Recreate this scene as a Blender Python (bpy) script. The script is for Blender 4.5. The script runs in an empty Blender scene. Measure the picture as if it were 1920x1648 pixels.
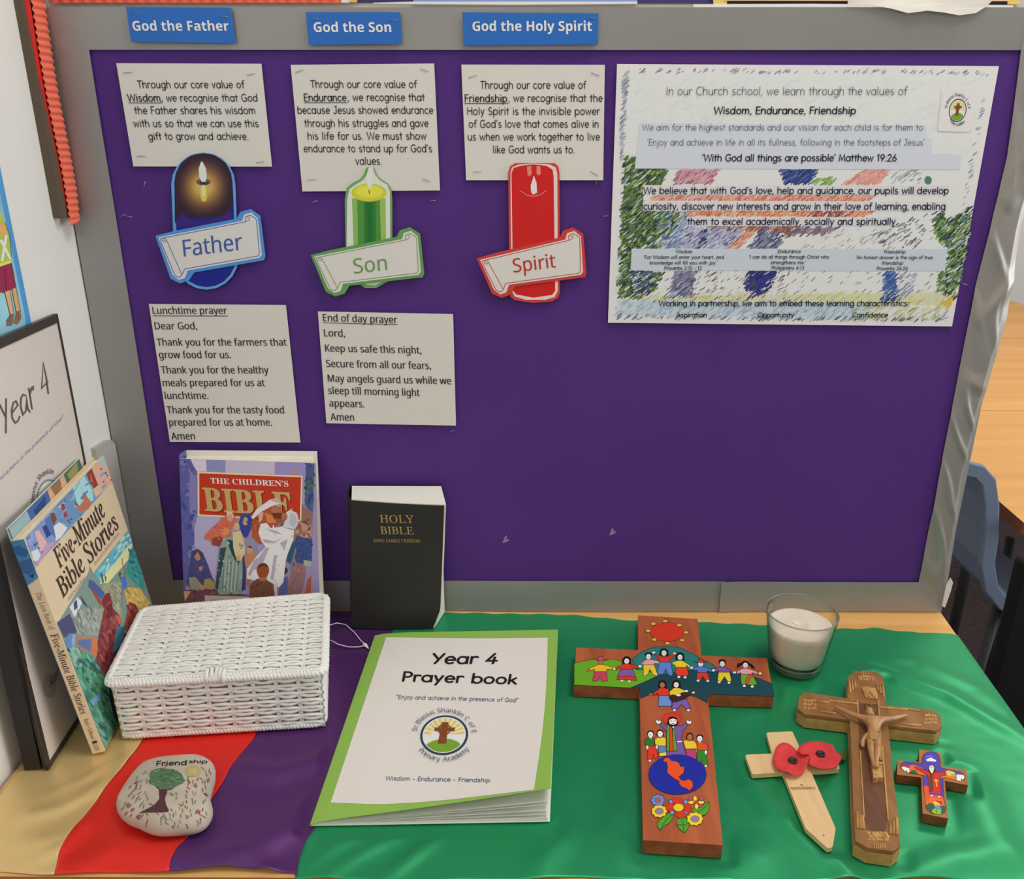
# Prayer table in a primary-school classroom: purple display board, satin cloth, books, crosses, candle.
import bpy, bmesh, math, random
from math import sin, cos, pi, sqrt, radians, atan2
from mathutils import Vector, Matrix, noise
from mathutils.bvhtree import BVHTree

scene = bpy.context.scene
COL = scene.collection
random.seed(7)

# ------------------------------------------------------------------ camera
F_PX, PITCH, ROLL, YAW = 1549.359, 0.348307, 0.000841, 0.003849
CAM = Vector((-0.028391, -1.006898, 0.619590))
FWD = Vector((-sin(YAW) * cos(PITCH), cos(YAW) * cos(PITCH), -sin(PITCH)))
_r = Vector((cos(YAW), sin(YAW), 0)); _u = _r.cross(FWD)
RIGHT = _r * cos(ROLL) + _u * sin(ROLL)
UPV = _u * cos(ROLL) - _r * sin(ROLL)
cam_data = bpy.data.cameras.new('camera')
cam_data.sensor_fit = 'HORIZONTAL'; cam_data.sensor_width = 36.0
cam_data.lens = F_PX * 36.0 / 1920.0
cam_data.clip_start = 0.02; cam_data.clip_end = 60
cam = bpy.data.objects.new('camera', cam_data); COL.objects.link(cam)
cam.matrix_world = Matrix(((RIGHT.x, UPV.x, -FWD.x, CAM.x), (RIGHT.y, UPV.y, -FWD.y, CAM.y),
                           (RIGHT.z, UPV.z, -FWD.z, CAM.z), (0, 0, 0, 1)))
scene.camera = cam

# ------------------------------------------------------------------ view, world, lights
scene.view_settings.view_transform = 'Standard'
scene.view_settings.look = 'None'
scene.view_settings.exposure = 0.2
scene.view_settings.gamma = 1.0
scene.view_settings.use_curve_mapping = False
world = bpy.data.worlds.new('classroom_air'); scene.world = world
world.use_nodes = True
world.node_tree.nodes['Background'].inputs[0].default_value = (0.85, 0.92, 1.0, 1)
world.node_tree.nodes['Background'].inputs[1].default_value = 0.08

def area(name, loc, target, sx, sy, watts, color):
    d = bpy.data.lights.new(name, 'AREA'); d.shape = 'RECTANGLE'; d.size = sx; d.size_y = sy
    d.energy = watts; d.color = color
    o = bpy.data.objects.new(name, d); COL.objects.link(o)
    o.location = loc
    o.rotation_euler = (Vector(target) - Vector(loc)).to_track_quat('-Z', 'Y').to_euler()
    return o
area('window_daylight', (2.75, -0.35, 0.75), (0.0, -0.25, 0.1), 1.7, 1.3, 27, (0.93, 0.97, 1.0))
area('ceiling_panel_light', (0.55, -0.50, 1.90), (0.45, -0.40, 0.0), 0.6, 0.6, 11.0, (1.0, 0.95, 0.88))
area('ceiling_panel_light', (-0.1, -2.3, 1.90), (-0.1, -2.1, 0.0), 1.2, 0.6, 7, (1.0, 0.93, 0.84))
area('ceiling_panel_light', (1.6, 1.2, 1.90), (1.6, 1.2, 0.0), 1.2, 0.6, 13, (1.0, 0.95, 0.88))

# ------------------------------------------------------------------ photo rays -> real surfaces
def ray(px, py):
    return (FWD + RIGHT * ((px - 960) / F_PX) - UPV * ((py - 824) / F_PX))
def onX(px, py, X): d = ray(px, py); return CAM + d * ((X - CAM.x) / d.x)
def onY(px, py, Y=0.0): d = ray(px, py); return CAM + d * ((Y - CAM.y) / d.y)
def onZ(px, py, Z=0.0): d = ray(px, py); return CAM + d * ((Z - CAM.z) / d.z)
def to_px(p):
    d = Vector(p) - CAM; z = d.dot(FWD)
    return 960 + F_PX * d.dot(RIGHT) / z, 824 - F_PX * d.dot(UPV) / z
def Zm(L, ox, oy, s): return [(ox + a / s, oy + b / s) for a, b in L]

class PlaneS:
    """a flat surface: pixel -> point on it, lifted by off along its normal"""
    def __init__(s, O, N):
        s.O = Vector(O); s.N = Vector(N).normalized()
        if s.N.dot(CAM - s.O) < 0: s.N = -s.N
    def __call__(s, px, py, off=0.0):
        d = ray(px, py); t = (s.O - CAM).dot(s.N) / d.dot(s.N)
        return CAM + d * t + s.N * off
class MeshS:
    """a curved surface: pixel -> hit point on the mesh, lifted along its normal"""
    def __init__(s, verts, faces, fallback):
        s.t = BVHTree.FromPolygons([tuple(v) for v in verts], faces); s.fb = fallback
    def __call__(s, px, py, off=0.0):
        d = ray(px, py).normalized(); h = s.t.ray_cast(CAM, d)
        if h[0] is None: return s.fb(px, py, off)
        n = h[1]
        if n.dot(d) > 0: n = -n
        return h[0] + n * off

def homog(src, dst):
    """plane-to-plane map taking four points to four points"""
    import numpy as np
    Am = []; B = []
    for (x, y), (X, Y) in zip(src, dst):
        Am += [[x, y, 1, 0, 0, 0, -X * x, -X * y], [0, 0, 0, x, y, 1, -Y * x, -Y * y]]; B += [X, Y]
    h = np.linalg.solve(np.array(Am, float), np.array(B, float))
    return lambda x, y: ((h[0] * x + h[1] * y + h[2]) / (h[6] * x + h[7] * y + 1), (h[3] * x + h[4] * y + h[5]) / (h[6] * x + h[7] * y + 1))
class RectS:
    """a flat rectangle traced by its four corners in the photograph: print is laid out in the rectangle's own u, v"""
    def __init__(s, quad, O, U, V, N): s.h = homog(quad, [(0, 0), (1, 0), (1, 1), (0, 1)]); s.O, s.U, s.V, s.N = O, U, V, N
    def __call__(s, px, py, off=0.0):
        u, v = s.h(px, py); u = min(1, max(0, u)); v = min(1, max(0, v)); return s.O + s.U * u + s.V * v + s.N * off

# ------------------------------------------------------------------ materials
def lin(c): return c / 12.92 if c <= 0.04045 else ((c + 0.055) / 1.055) ** 2.4
def pc(h, k=0.72):
    h = h.lstrip('#')
    return tuple(min(0.93, lin(int(h[i:i + 2], 16) / 255.0) / k) for i in (0, 2, 4))
_mats = {}
def M(h, rough=0.6, metal=0.0, spec=0.35, noise_s=None, noise_a=0.12, bump_s=None, bump_d=0.0005, bump_k=0.5,
      sheen=0.0, aniso=0.0, k=0.72, stretch=None, coat=0.0):
    key = (h, rough, metal, spec, noise_s, noise_a, bump_s, bump_d, bump_k, sheen, aniso, k, stretch, coat)
    if key in _mats: return _mats[key]
    m = bpy.data.materials.new('mat_' + h.lstrip('#')); m.use_nodes = True
    nt = m.node_tree; b = nt.nodes['Principled BSDF']
    c = pc(h, k)
    b.inputs['Base Color'].default_value = (*c, 1)
    b.inputs['Roughness'].default_value = rough; b.inputs['Metallic'].default_value = metal
    b.inputs['Specular IOR Level'].default_value = spec
    if sheen: b.inputs['Sheen Weight'].default_value = sheen
    if aniso: b.inputs['Anisotropic'].default_value = aniso
    if coat: b.inputs['Coat Weight'].default_value = coat; b.inputs['Coat Roughness'].default_value = 0.12
    co = None
    def coords():
        nonlocal co
        if co is None:
            tc = nt.nodes.new('ShaderNodeTexCoord'); co = tc.outputs['Object']
            if stretch:
                mp = nt.nodes.new('ShaderNodeMapping'); mp.inputs['Scale'].default_value = stretch
                nt.links.new(co, mp.inputs['Vector']); co = mp.outputs['Vector']
        return co
    if noise_s:
        n = nt.nodes.new('ShaderNodeTexNoise'); n.inputs['Scale'].default_value = noise_s
        n.inputs['Detail'].default_value = 5
        nt.links.new(coords(), n.inputs['Vector'])
        r = nt.nodes.new('ShaderNodeValToRGB')
        r.color_ramp.elements[0].position = 0.3; r.color_ramp.elements[1].position = 0.7
        r.color_ramp.elements[0].color = (*[x * (1 - noise_a) for x in c], 1)
        r.color_ramp.elements[1].color = (*[min(.95, x * (1 + noise_a)) for x in c], 1)
        nt.links.new(n.outputs['Fac'], r.inputs['Fac']); nt.links.new(r.outputs['Color'], b.inputs['Base Color'])
    if bump_s:
        n = nt.nodes.new('ShaderNodeTexNoise'); n.inputs['Scale'].default_value = bump_s
        n.inputs['Detail'].default_value = 4
        nt.links.new(coords(), n.inputs['Vector'])
        bp = nt.nodes.new('ShaderNodeBump'); bp.inputs['Distance'].default_value = bump_d
        bp.inputs['Strength'].default_value = bump_k
        nt.links.new(n.outputs['Fac'], bp.inputs['Height']); nt.links.new(bp.outputs['Normal'], b.inputs['Normal'])
    _mats[key] = m
    return m
def ink(h): return M(h, rough=0.6, spec=0.25)
def wood(h, h2, scale=1.0, stretch=(3, 60, 60), rough=0.45, axis='X', k=0.72):
    key = ('wood', h, h2, scale, stretch, rough)
    if key in _mats: return _mats[key]
    m = bpy.data.materials.new('wood_' + h.lstrip('#')); m.use_nodes = True
    nt = m.node_tree; b = nt.nodes['Principled BSDF']
    tc = nt.nodes.new('ShaderNodeTexCoord'); mp = nt.nodes.new('ShaderNodeMapping')
    mp.inputs['Scale'].default_value = stretch
    n = nt.nodes.new('ShaderNodeTexNoise'); n.inputs['Scale'].default_value = scale; n.inputs['Detail'].default_value = 7
    n.inputs['Distortion'].default_value = 0.6
    r = nt.nodes.new('ShaderNodeValToRGB')
    r.color_ramp.elements[0].position = 0.32; r.color_ramp.elements[1].position = 0.68
    r.color_ramp.elements[0].color = (*pc(h2, k), 1); r.color_ramp.elements[1].color = (*pc(h, k), 1)
    nt.links.new(tc.outputs['Object'], mp.inputs['Vector']); nt.links.new(mp.outputs['Vector'], n.inputs['Vector'])
    nt.links.new(n.outputs['Fac'], r.inputs['Fac']); nt.links.new(r.outputs['Color'], b.inputs['Base Color'])
    bp = nt.nodes.new('ShaderNodeBump'); bp.inputs['Distance'].default_value = 0.0006; bp.inputs['Strength'].default_value = 0.08
    nt.links.new(n.outputs['Fac'], bp.inputs['Height']); nt.links.new(bp.outputs['Normal'], b.inputs['Normal'])
    b.inputs['Roughness'].default_value = rough; b.inputs['Specular IOR Level'].default_value = 0.35
    _mats[key] = m
    return m

# ------------------------------------------------------------------ objects
ORG = {}
def setp(o, label=None, cat=None, group=None, kind=None):
    if label: o['label'] = label
    if cat: o['category'] = cat
    if group: o['group'] = group
    if kind: o['kind'] = kind
    return o
def empty(name, loc, label=None, cat=None, group=None, kind=None):
    o = bpy.data.objects.new(name, None); COL.objects.link(o); o.location = loc
    o.empty_display_size = 0.02; ORG[o.name] = Vector(loc)
    return setp(o, label, cat, group, kind)

class MB:
    """collects shapes in world coordinates; build() links them as ONE mesh object"""
    def __init__(s): s.v = []; s.f = []; s.m = []; s.mats = []; s.sm = []
    def mi(s, m):
        if m not in s.mats: s.mats.append(m)
        return s.mats.index(m)
    def add(s, verts, faces, m, smooth=False):
        b = len(s.v); i = s.mi(m); s.v += [tuple(p) for p in verts]
        for f in faces: s.f.append(tuple(b + k for k in f)); s.m.append(i); s.sm.append(smooth)
    def box(s, c, size, m, ax=None):
        c = Vector(c); X, Y, Z = ax or (Vector((1, 0, 0)), Vector((0, 1, 0)), Vector((0, 0, 1)))
        hx, hy, hz = (k / 2 for k in size)
        vs = [c + X * (i * hx) + Y * (j * hy) + Z * (k * hz) for k in (-1, 1) for j in (-1, 1) for i in (-1, 1)]
        s.add(vs, [(0, 2, 3, 1), (4, 5, 7, 6), (0, 1, 5, 4), (2, 6, 7, 3), (0, 4, 6, 2), (1, 3, 7, 5)], m)
    def prism(s, top, bot, m, mside=None):
        n = len(top); vs = list(top) + list(bot)
        s.add(vs, [tuple(range(n)), tuple(range(2 * n - 1, n - 1, -1))], m)
        s.add(vs, [(i, i + n, (i + 1) % n + n, (i + 1) % n) for i in range(n)], mside or m)
    def tube(s, path, r, m, n=8, closed=False, caps=True, smooth=True):
        path = [Vector(p) for p in path]; N = len(path); vs = []; prev = None
        for i, p in enumerate(path):
            a = path[(i - 1) % N] if (closed or i > 0) else p
            c = path[(i + 1) % N] if (closed or i < N - 1) else p
            t = (c - a).normalized()
            if prev is None:
                ref = Vector((0, 0, 1)) if abs(t.z) < 0.9 else Vector((1, 0, 0))
                u = t.cross(ref).normalized()
            else:
                u = (prev - t * prev.dot(t)).normalized()
            prev = u; w = t.cross(u); rr = r[i] if isinstance(r, (list, tuple)) else r
            vs += [p + (u * cos(2 * pi * k / n) + w * sin(2 * pi * k / n)) * rr for k in range(n)]
        fs = []
        for i in range(N if closed else N - 1):
            j = (i + 1) % N
            fs += [(i * n + k, i * n + (k + 1) % n, j * n + (k + 1) % n, j * n + k) for k in range(n)]
        if caps and not closed: fs += [tuple(range(n - 1, -1, -1)), tuple((N - 1) * n + k for k in range(n))]
        s.add(vs, fs, m, smooth)
    def lathe(s, c, prof, m, n=48, smooth=True):
        c = Vector(c); vs = []; fs = []
        for r, z in prof:
            vs += [c + Vector((r * cos(2 * pi * k / n), r * sin(2 * pi * k / n), z)) for k in range(n)]
        for i in range(len(prof) - 1):
            fs += [(i * n + k, i * n + (k + 1) % n, (i + 1) * n + (k + 1) % n, (i + 1) * n + k) for k in range(n)]
        s.add(vs, fs, m, smooth)
    def grid(s, fn, nu, nv, m, smooth=True):
        vs = [fn(i / nu, j / nv) for j in range(nv + 1) for i in range(nu + 1)]
        s.add(vs, [(j * (nu + 1) + i, j * (nu + 1) + i + 1, (j + 1) * (nu + 1) + i + 1, (j + 1) * (nu + 1) + i)
                   for j in range(nv) for i in range(nu)], m, smooth)
    def slab(s, fn, nu, nv, th, m, smooth=True, medge=None):
        """a sheet with thickness: fn(u,v) front surface, th(p,u,v) -> back point"""
        A = [Vector(fn(i / nu, j / nv)) for j in range(nv + 1) for i in range(nu + 1)]
        B = [th(A[j * (nu + 1) + i], i / nu, j / nv) for j in range(nv + 1) for i in range(nu + 1)]
        q = [(j * (nu + 1) + i, j * (nu + 1) + i + 1, (j + 1) * (nu + 1) + i + 1, (j + 1) * (nu + 1) + i)
             for j in range(nv) for i in range(nu)]
        s.add(A, q, m, smooth); s.add(B, [f[::-1] for f in q], m, smooth)
        rim = [i for i in range(nu + 1)] + [j * (nu + 1) + nu for j in range(1, nv + 1)] + \
              [nv * (nu + 1) + i for i in range(nu - 1, -1, -1)] + [j * (nu + 1) for j in range(nv - 1, 0, -1)]
        R = len(rim)
        s.add([A[k] for k in rim] + [B[k] for k in rim],
              [(i, (i + 1) % R, (i + 1) % R + R, i + R) for i in range(R)], medge or m)
    def build(s, name, parent=None, label=None, cat=None, group=None, kind=None, loc=None, bevel=0.0, sub=0):
        org = Vector((0, 0, 0))
        if parent is not None: org = ORG[parent.name]
        elif loc is not None: org = Vector(loc)
        elif s.v:
            xs = [v[0] for v in s.v]; ys = [v[1] for v in s.v]; zs = [v[2] for v in s.v]
            org = Vector(((min(xs) + max(xs)) / 2, (min(ys) + max(ys)) / 2, min(zs)))
        me = bpy.data.meshes.new(name)
        me.from_pydata([tuple(Vector(v) - org) for v in s.v], [], s.f)
        for m in s.mats: me.materials.append(m)
        me.polygons.foreach_set('material_index', s.m); me.polygons.foreach_set('use_smooth', s.sm)
        me.update()
        o = bpy.data.objects.new(name, me); COL.objects.link(o)
        if parent is not None: o.parent = parent; ORG[o.name] = org
        else: o.location = org; ORG[o.name] = org
        if bevel:
            b = o.modifiers.new('bevel', 'BEVEL'); b.width = bevel; b.segments = 2; b.limit_method = 'ANGLE'; b.angle_limit = radians(40)
        if sub:
            b = o.modifiers.new('sub', 'SUBSURF'); b.levels = sub; b.render_levels = sub
        return setp(o, label, cat, group, kind)

# ------------------------------------------------------------------ lettering
def arc(cx, cy, rx, ry, a0, a1):
    n = max(4, int(abs(a1 - a0) / 22))
    return [(cx + rx * cos(radians(a0 + (a1 - a0) * i / n)), cy + ry * sin(radians(a0 + (a1 - a0) * i / n))) for i in range(n + 1)]
_o = arc(.27, .25, .22, .25, 0, 360); _o2 = arc(.29, .25, .22, .25, 0, 360)
G = {
 'a': (.56, [_o, [(.49, .5), (.49, 0)]]), 'b': (.56, [[(.07, .74), (.07, 0)], _o2]), 'c': (.48, [arc(.27, .25, .22, .25, 48, 312)]),
 'd': (.58, [_o, [(.49, .74), (.49, 0)]]), 'e': (.52, [[(.06, .26), (.475, .26)] + arc(.27, .25, .21, .25, 8, 312)]),
 'f': (.34, [arc(.29, .58, .13, .16, 55, 180) + [(.16, 0)], [(.03, .46), (.31, .46)]]),
 'g': (.56, [_o, [(.49, .5)] + arc(.28, -.06, .21, .17, 0, -150)]), 'h': (.54, [[(.07, .74), (.07, 0)], [(.07, .26)] + arc(.26, .3, .19, .2, 170, 0) + [(.45, 0)]]),
 'i': (.2, [[(.1, .5), (.1, 0)], [(.1, .67), (.1, .7)]]), 'j': (.24, [[(.15, .5)] + arc(.03, -.1, .12, .13, 0, -120), [(.15, .67), (.15, .7)]]),
 'k': (.47, [[(.07, .74), (.07, 0)], [(.38, .48), (.08, .2)], [(.18, .29), (.42, 0)]]), 'l': (.2, [[(.1, .74), (.1, 0)]]),
 'm': (.8, [[(.07, .5), (.07, 0)], [(.07, .28)] + arc(.23, .32, .155, .18, 170, 0) + [(.385, 0)], [(.385, .28)] + arc(.55, .32, .155, .18, 170, 0) + [(.705, 0)]]),
 'n': (.54, [[(.07, .5), (.07, 0)], [(.07, .26)] + arc(.26, .3, .19, .2, 170, 0) + [(.45, 0)]]), 'o': (.55, [_o]),
 'p': (.57, [[(.07, .5), (.07, -.24)], _o2]), 'q': (.57, [_o, [(.49, .5), (.49, -.24)]]),
 'r': (.36, [[(.07, .5), (.07, 0)], [(.07, .28)] + arc(.24, .3, .17, .2, 170, 50)]),
 's': (.44, [arc(.22, .375, .145, .125, 45, 260) + arc(.21, .125, .16, .125, 80, -145)]),
 't': (.34, [[(.16, .68), (.16, 0)], [(.02, .47), (.31, .47)]]), 'u': (.54, [[(.07, .5)] + arc(.26, .2, .19, .2, 180, 360), [(.45, .5), (.45, 0)]]),
 'v': (.46, [[(.04, .5), (.225, 0), (.41, .5)]]), 'w': (.7, [[(.04, .5), (.19, 0), (.35, .46), (.51, 0), (.66, .5)]]),
 'x': (.46, [[(.05, .5), (.41, 0)], [(.4, .5), (.05, 0)]]), 'y': (.48, [[(.05, .5), (.245, .02)], [(.43, .5), (.13, -.24)]]),
 'z': (.44, [[(.05, .5), (.38, .5), (.05, 0), (.4, 0)]]),
 'A': (.62, [[(.03, 0), (.31, .72), (.58, 0)], [(.13, .25), (.49, .25)]]),
 'B': (.54, [[(.08, 0), (.08, .72), (.26, .72)] + arc(.27, .55, .17, .17, 90, -90) + [(.09, .38)], [(.27, .38)] + arc(.28, .19, .2, .19, 90, -90) + [(.08, 0)]]),
 'C': (.66, [arc(.37, .36, .31, .37, 48, 312)]), 'D': (.64, [[(.08, 0), (.08, .72), (.24, .72)] + arc(.25, .36, .33, .36, 90, -90) + [(.08, 0)]]),
 'E': (.5, [[(.45, .72), (.08, .72), (.08, 0), (.46, 0)], [(.08, .38), (.42, .38)]]), 'F': (.47, [[(.44, .72), (.08, .72), (.08, 0)], [(.08, .38), (.39, .38)]]),
 'G': (.72, [arc(.37, .36, .31, .37, 45, 330) + [(.66, .33), (.42, .33)]]), 'H': (.63, [[(.08, .72), (.08, 0)], [(.55, .72), (.55, 0)], [(.08, .38), (.55, .38)]]),
 'I': (.24, [[(.12, .72), (.12, 0)]]), 'J': (.46, [[(.36, .72)] + arc(.2, .17, .16, .17, 0, -160), [(.18, .72), (.46, .72)]]),
 'K': (.56, [[(.08, .72), (.08, 0)], [(.48, .72), (.09, .32)], [(.22, .46), (.53, 0)]]), 'L': (.44, [[(.08, .72), (.08, 0), (.42, 0)]]),
 'M': (.78, [[(.06, 0), (.13, .72), (.38, .1), (.64, .72), (.71, 0)]]), 'N': (.64, [[(.08, 0), (.08, .72), (.55, 0), (.55, .72)]]),
 'O': (.76, [arc(.38, .36, .32, .37, 0, 360)]), 'P': (.5, [[(.08, 0), (.08, .72), (.25, .72)] + arc(.26, .53, .19, .19, 90, -90) + [(.08, .34)]]),
 'R': (.54, [[(.08, 0), (.08, .72), (.25, .72)] + arc(.26, .54, .19, .18, 90, -90) + [(.09, .36)], [(.2, .36), (.5, 0)]]),
 'S': (.5, [arc(.25, .54, .17, .18, 40, 262) + arc(.24, .18, .19, .18, 82, -145)]), 'T': (.5, [[(.25, .72), (.25, 0)], [(.02, .72), (.49, .72)]]),
 'U': (.62, [[(.08, .72)] + arc(.31, .23, .23, .23, 180, 360) + [(.54, .72)]]), 'V': (.58, [[(.03, .72), (.29, 0), (.55, .72)]]),
 'W': (.9, [[(.03, .72), (.22, 0), (.45, .68), (.68, 0), (.87, .72)]]), 'Y': (.54, [[(.03, .72), (.28, .34)], [(.53, .72), (.16, 0)]]),
 '0': (.56, [arc(.28, .36, .22, .36, 0, 360)]), '1': (.36, [[(.08, .58), (.22, .72), (.22, 0)]]),
 '2': (.52, [arc(.26, .53, .19, .19, 165, -30) + [(.05, 0), (.48, 0)]]), '3': (.5, [arc(.23, .54, .17, .18, 140, -90) + arc(.23, .18, .2, .18, 90, -140)]),
 '4': (.54, [[(.36, .72), (.04, .2), (.5, .2)], [(.38, .46), (.34, 0)]]), '6': (.52, [arc(.28, .2, .2, .2, 0, 360), [(.38, .72), (.1, .28)]]),
 '9': (.52, [arc(.26, .5, .2, .21, 0, 360), [(.45, .45), (.2, 0)]]), '.': (.2, [[(.09, 0), (.09, .03)]]), ',': (.2, [[(.12, .04), (.06, -.1)]]),
 "'": (.16, [[(.08, .74), (.06, .58)]]), '"': (.28, [[(.08, .74), (.07, .58)], [(.19, .74), (.18, .58)]]), ':': (.22, [[(.1, .02), (.1, .05)], [(.1, .42), (.1, .45)]]),
 '-': (.36, [[(.05, .27), (.3, .27)]]), '*': (.4, [[(.16, .3), (.2, .3)]]), ' ': (.3, []),
}
def ribbon(pts, w):
    """flat stroke of half-width w with blunt round ends -> verts, faces"""
    closed = len(pts) > 3 and abs(pts[0][0] - pts[-1][0]) + abs(pts[0][1] - pts[-1][1]) < 1e-6
    P = [Vector((a, b)) for a, b in pts]
    if not closed:
        d0 = (P[0] - P[1]).normalized(); d1 = (P[-1] - P[-2]).normalized()
    vs = []; N = len(P)
    for i in range(N):
        a = P[i - 1] if i > 0 else (P[-2] if closed else P[0])
        c = P[i + 1] if i < N - 1 else (P[1] if closed else P[-1])
        t1 = (P[i] - a); t2 = (c - P[i])
        t1 = t1.normalized() if t1.length > 1e-9 else t2.normalized()
        t2 = t2.normalized() if t2.length > 1e-9 else t1
        n = Vector((-(t1.y + t2.y), t1.x + t2.x))
        if n.length < 1e-6: n = Vector((-t1.y, t1.x))
        n.normalize(); k = 1.0 / max(0.45, abs(n.dot(Vector((-t1.y, t1.x)))))
        vs += [P[i] + n * w * k, P[i] - n * w * k]
    fs = [(2 * i, 2 * i + 1, 2 * i + 3, 2 * i + 2) for i in range(N - 1)]
    if not closed:
        for (p, d, i0) in ((P[0], d0, 0), (P[-1], d1, 2 * N - 2)):
            n = Vector((-d.y, d.x)); b = len(vs)
            vs += [p + d * w * .75 + n * w * .6, p + d * w * .75 - n * w * .6]
            fs.append((i0, b if (vs[i0] - vs[b]).length < (vs[i0] - vs[b + 1]).length else b + 1,
                       b + 1 if (vs[i0] - vs[b]).length < (vs[i0] - vs[b + 1]).length else b, i0 + 1))
    return [(v.x, v.y) for v in vs], fs
def serif_map(s):
    out = ''
    for ch in s:
        if 'A' <= ch <= 'Z': out += chr(0x1D400 + ord(ch) - 65)
        elif 'a' <= ch <= 'z': out += chr(0x1D41A + ord(ch) - 97)
        else: out += ch
    return out
def ital_map(s):
    return ''.join('\u210e' if ch == 'h' else chr(0x1D434 + ord(ch) - 65) if 'A' <= ch <= 'Z' else chr(0x1D44E + ord(ch) - 97) if 'a' <= ch <= 'z' else ch for ch in s)
def sans_map(s):
    return ''.join(chr(0x1D5A0 + ord(ch) - 65) if 'A' <= ch <= 'Z' else chr(0x1D5BA + ord(ch) - 97) if 'a' <= ch <= 'z' else ch for ch in s)
def arial_map(s):
    return ''.join(chr(0x1D5D4 + ord(ch) - 65) if 'A' <= ch <= 'Z' else chr(0x1D5EE + ord(ch) - 97) if 'a' <= ch <= 'z' else ch for ch in s)
_fc = {}
def font_geo(s, style):
    """-> verts (cap height .7, baseline 0, x from 0 to width), faces, width"""
    key = (s, style)
    if key in _fc: return _fc[key]
    if style in ('comic', 'comicb', 'gothic', 'gothicb', 'marker'):
        w = {'comic': .049, 'comicb': .064, 'gothic': .036, 'gothicb': .060, 'marker': .06}[style]
        x = 0; V = []; Fs = []
        for ch in s:
            adv, strokes = G.get(ch, G['-'])
            for st in strokes:
                v, f = ribbon(st, w); b = len(V)
                V += [(x + a, c * .97) for a, c in v]; Fs += [tuple(b + k for k in q) for q in f]
            x += adv + (.05 if style.startswith('comic') or style == 'marker' else .035)
        r = (V, Fs, max(x - .05, .1))
    else:
        cu = bpy.data.curves.new('t', 'FONT')
        cu.body = {'serifb': serif_map, 'slab': serif_map, 'serif': ital_map, 'serifl': ital_map, 'arial': arial_map, 'sans': sans_map}.get(style, lambda q: q)(s)
        cu.size = 1; cu.resolution_u = 3
        cu.offset = {'sans': 0.0, 'sansl': -.006, 'arial': .004, 'serif': .004, 'serifb': 0.0, 'slab': .016, 'serifl': .012}[style]
        o = bpy.data.objects.new('t', cu); COL.objects.link(o)
        me = o.to_mesh(); V = [(v.co.x, v.co.y) for v in me.vertices]; Fs = [tuple(p.vertices) for p in me.polygons]
        o.to_mesh_clear(); bpy.data.objects.remove(o); bpy.data.curves.remove(cu)
        if style in ('serif', 'serifl'): V = [(a - b * (.31 if style == 'serif' else .18), b) for a, b in V]
        x0 = min(v[0] for v in V); x1 = max(v[0] for v in V)
        r = ([(a - x0, b * 1.02) for a, b in V], Fs, x1 - x0)
    _fc[key] = r
    return r
VP = (990.0, 5064.0)     # where the room's verticals meet in the photograph
def vup(p, h):
    d = Vector((p[0] - VP[0], p[1] - VP[1])).normalized(); return (d.x * h, d.y * h)

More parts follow.
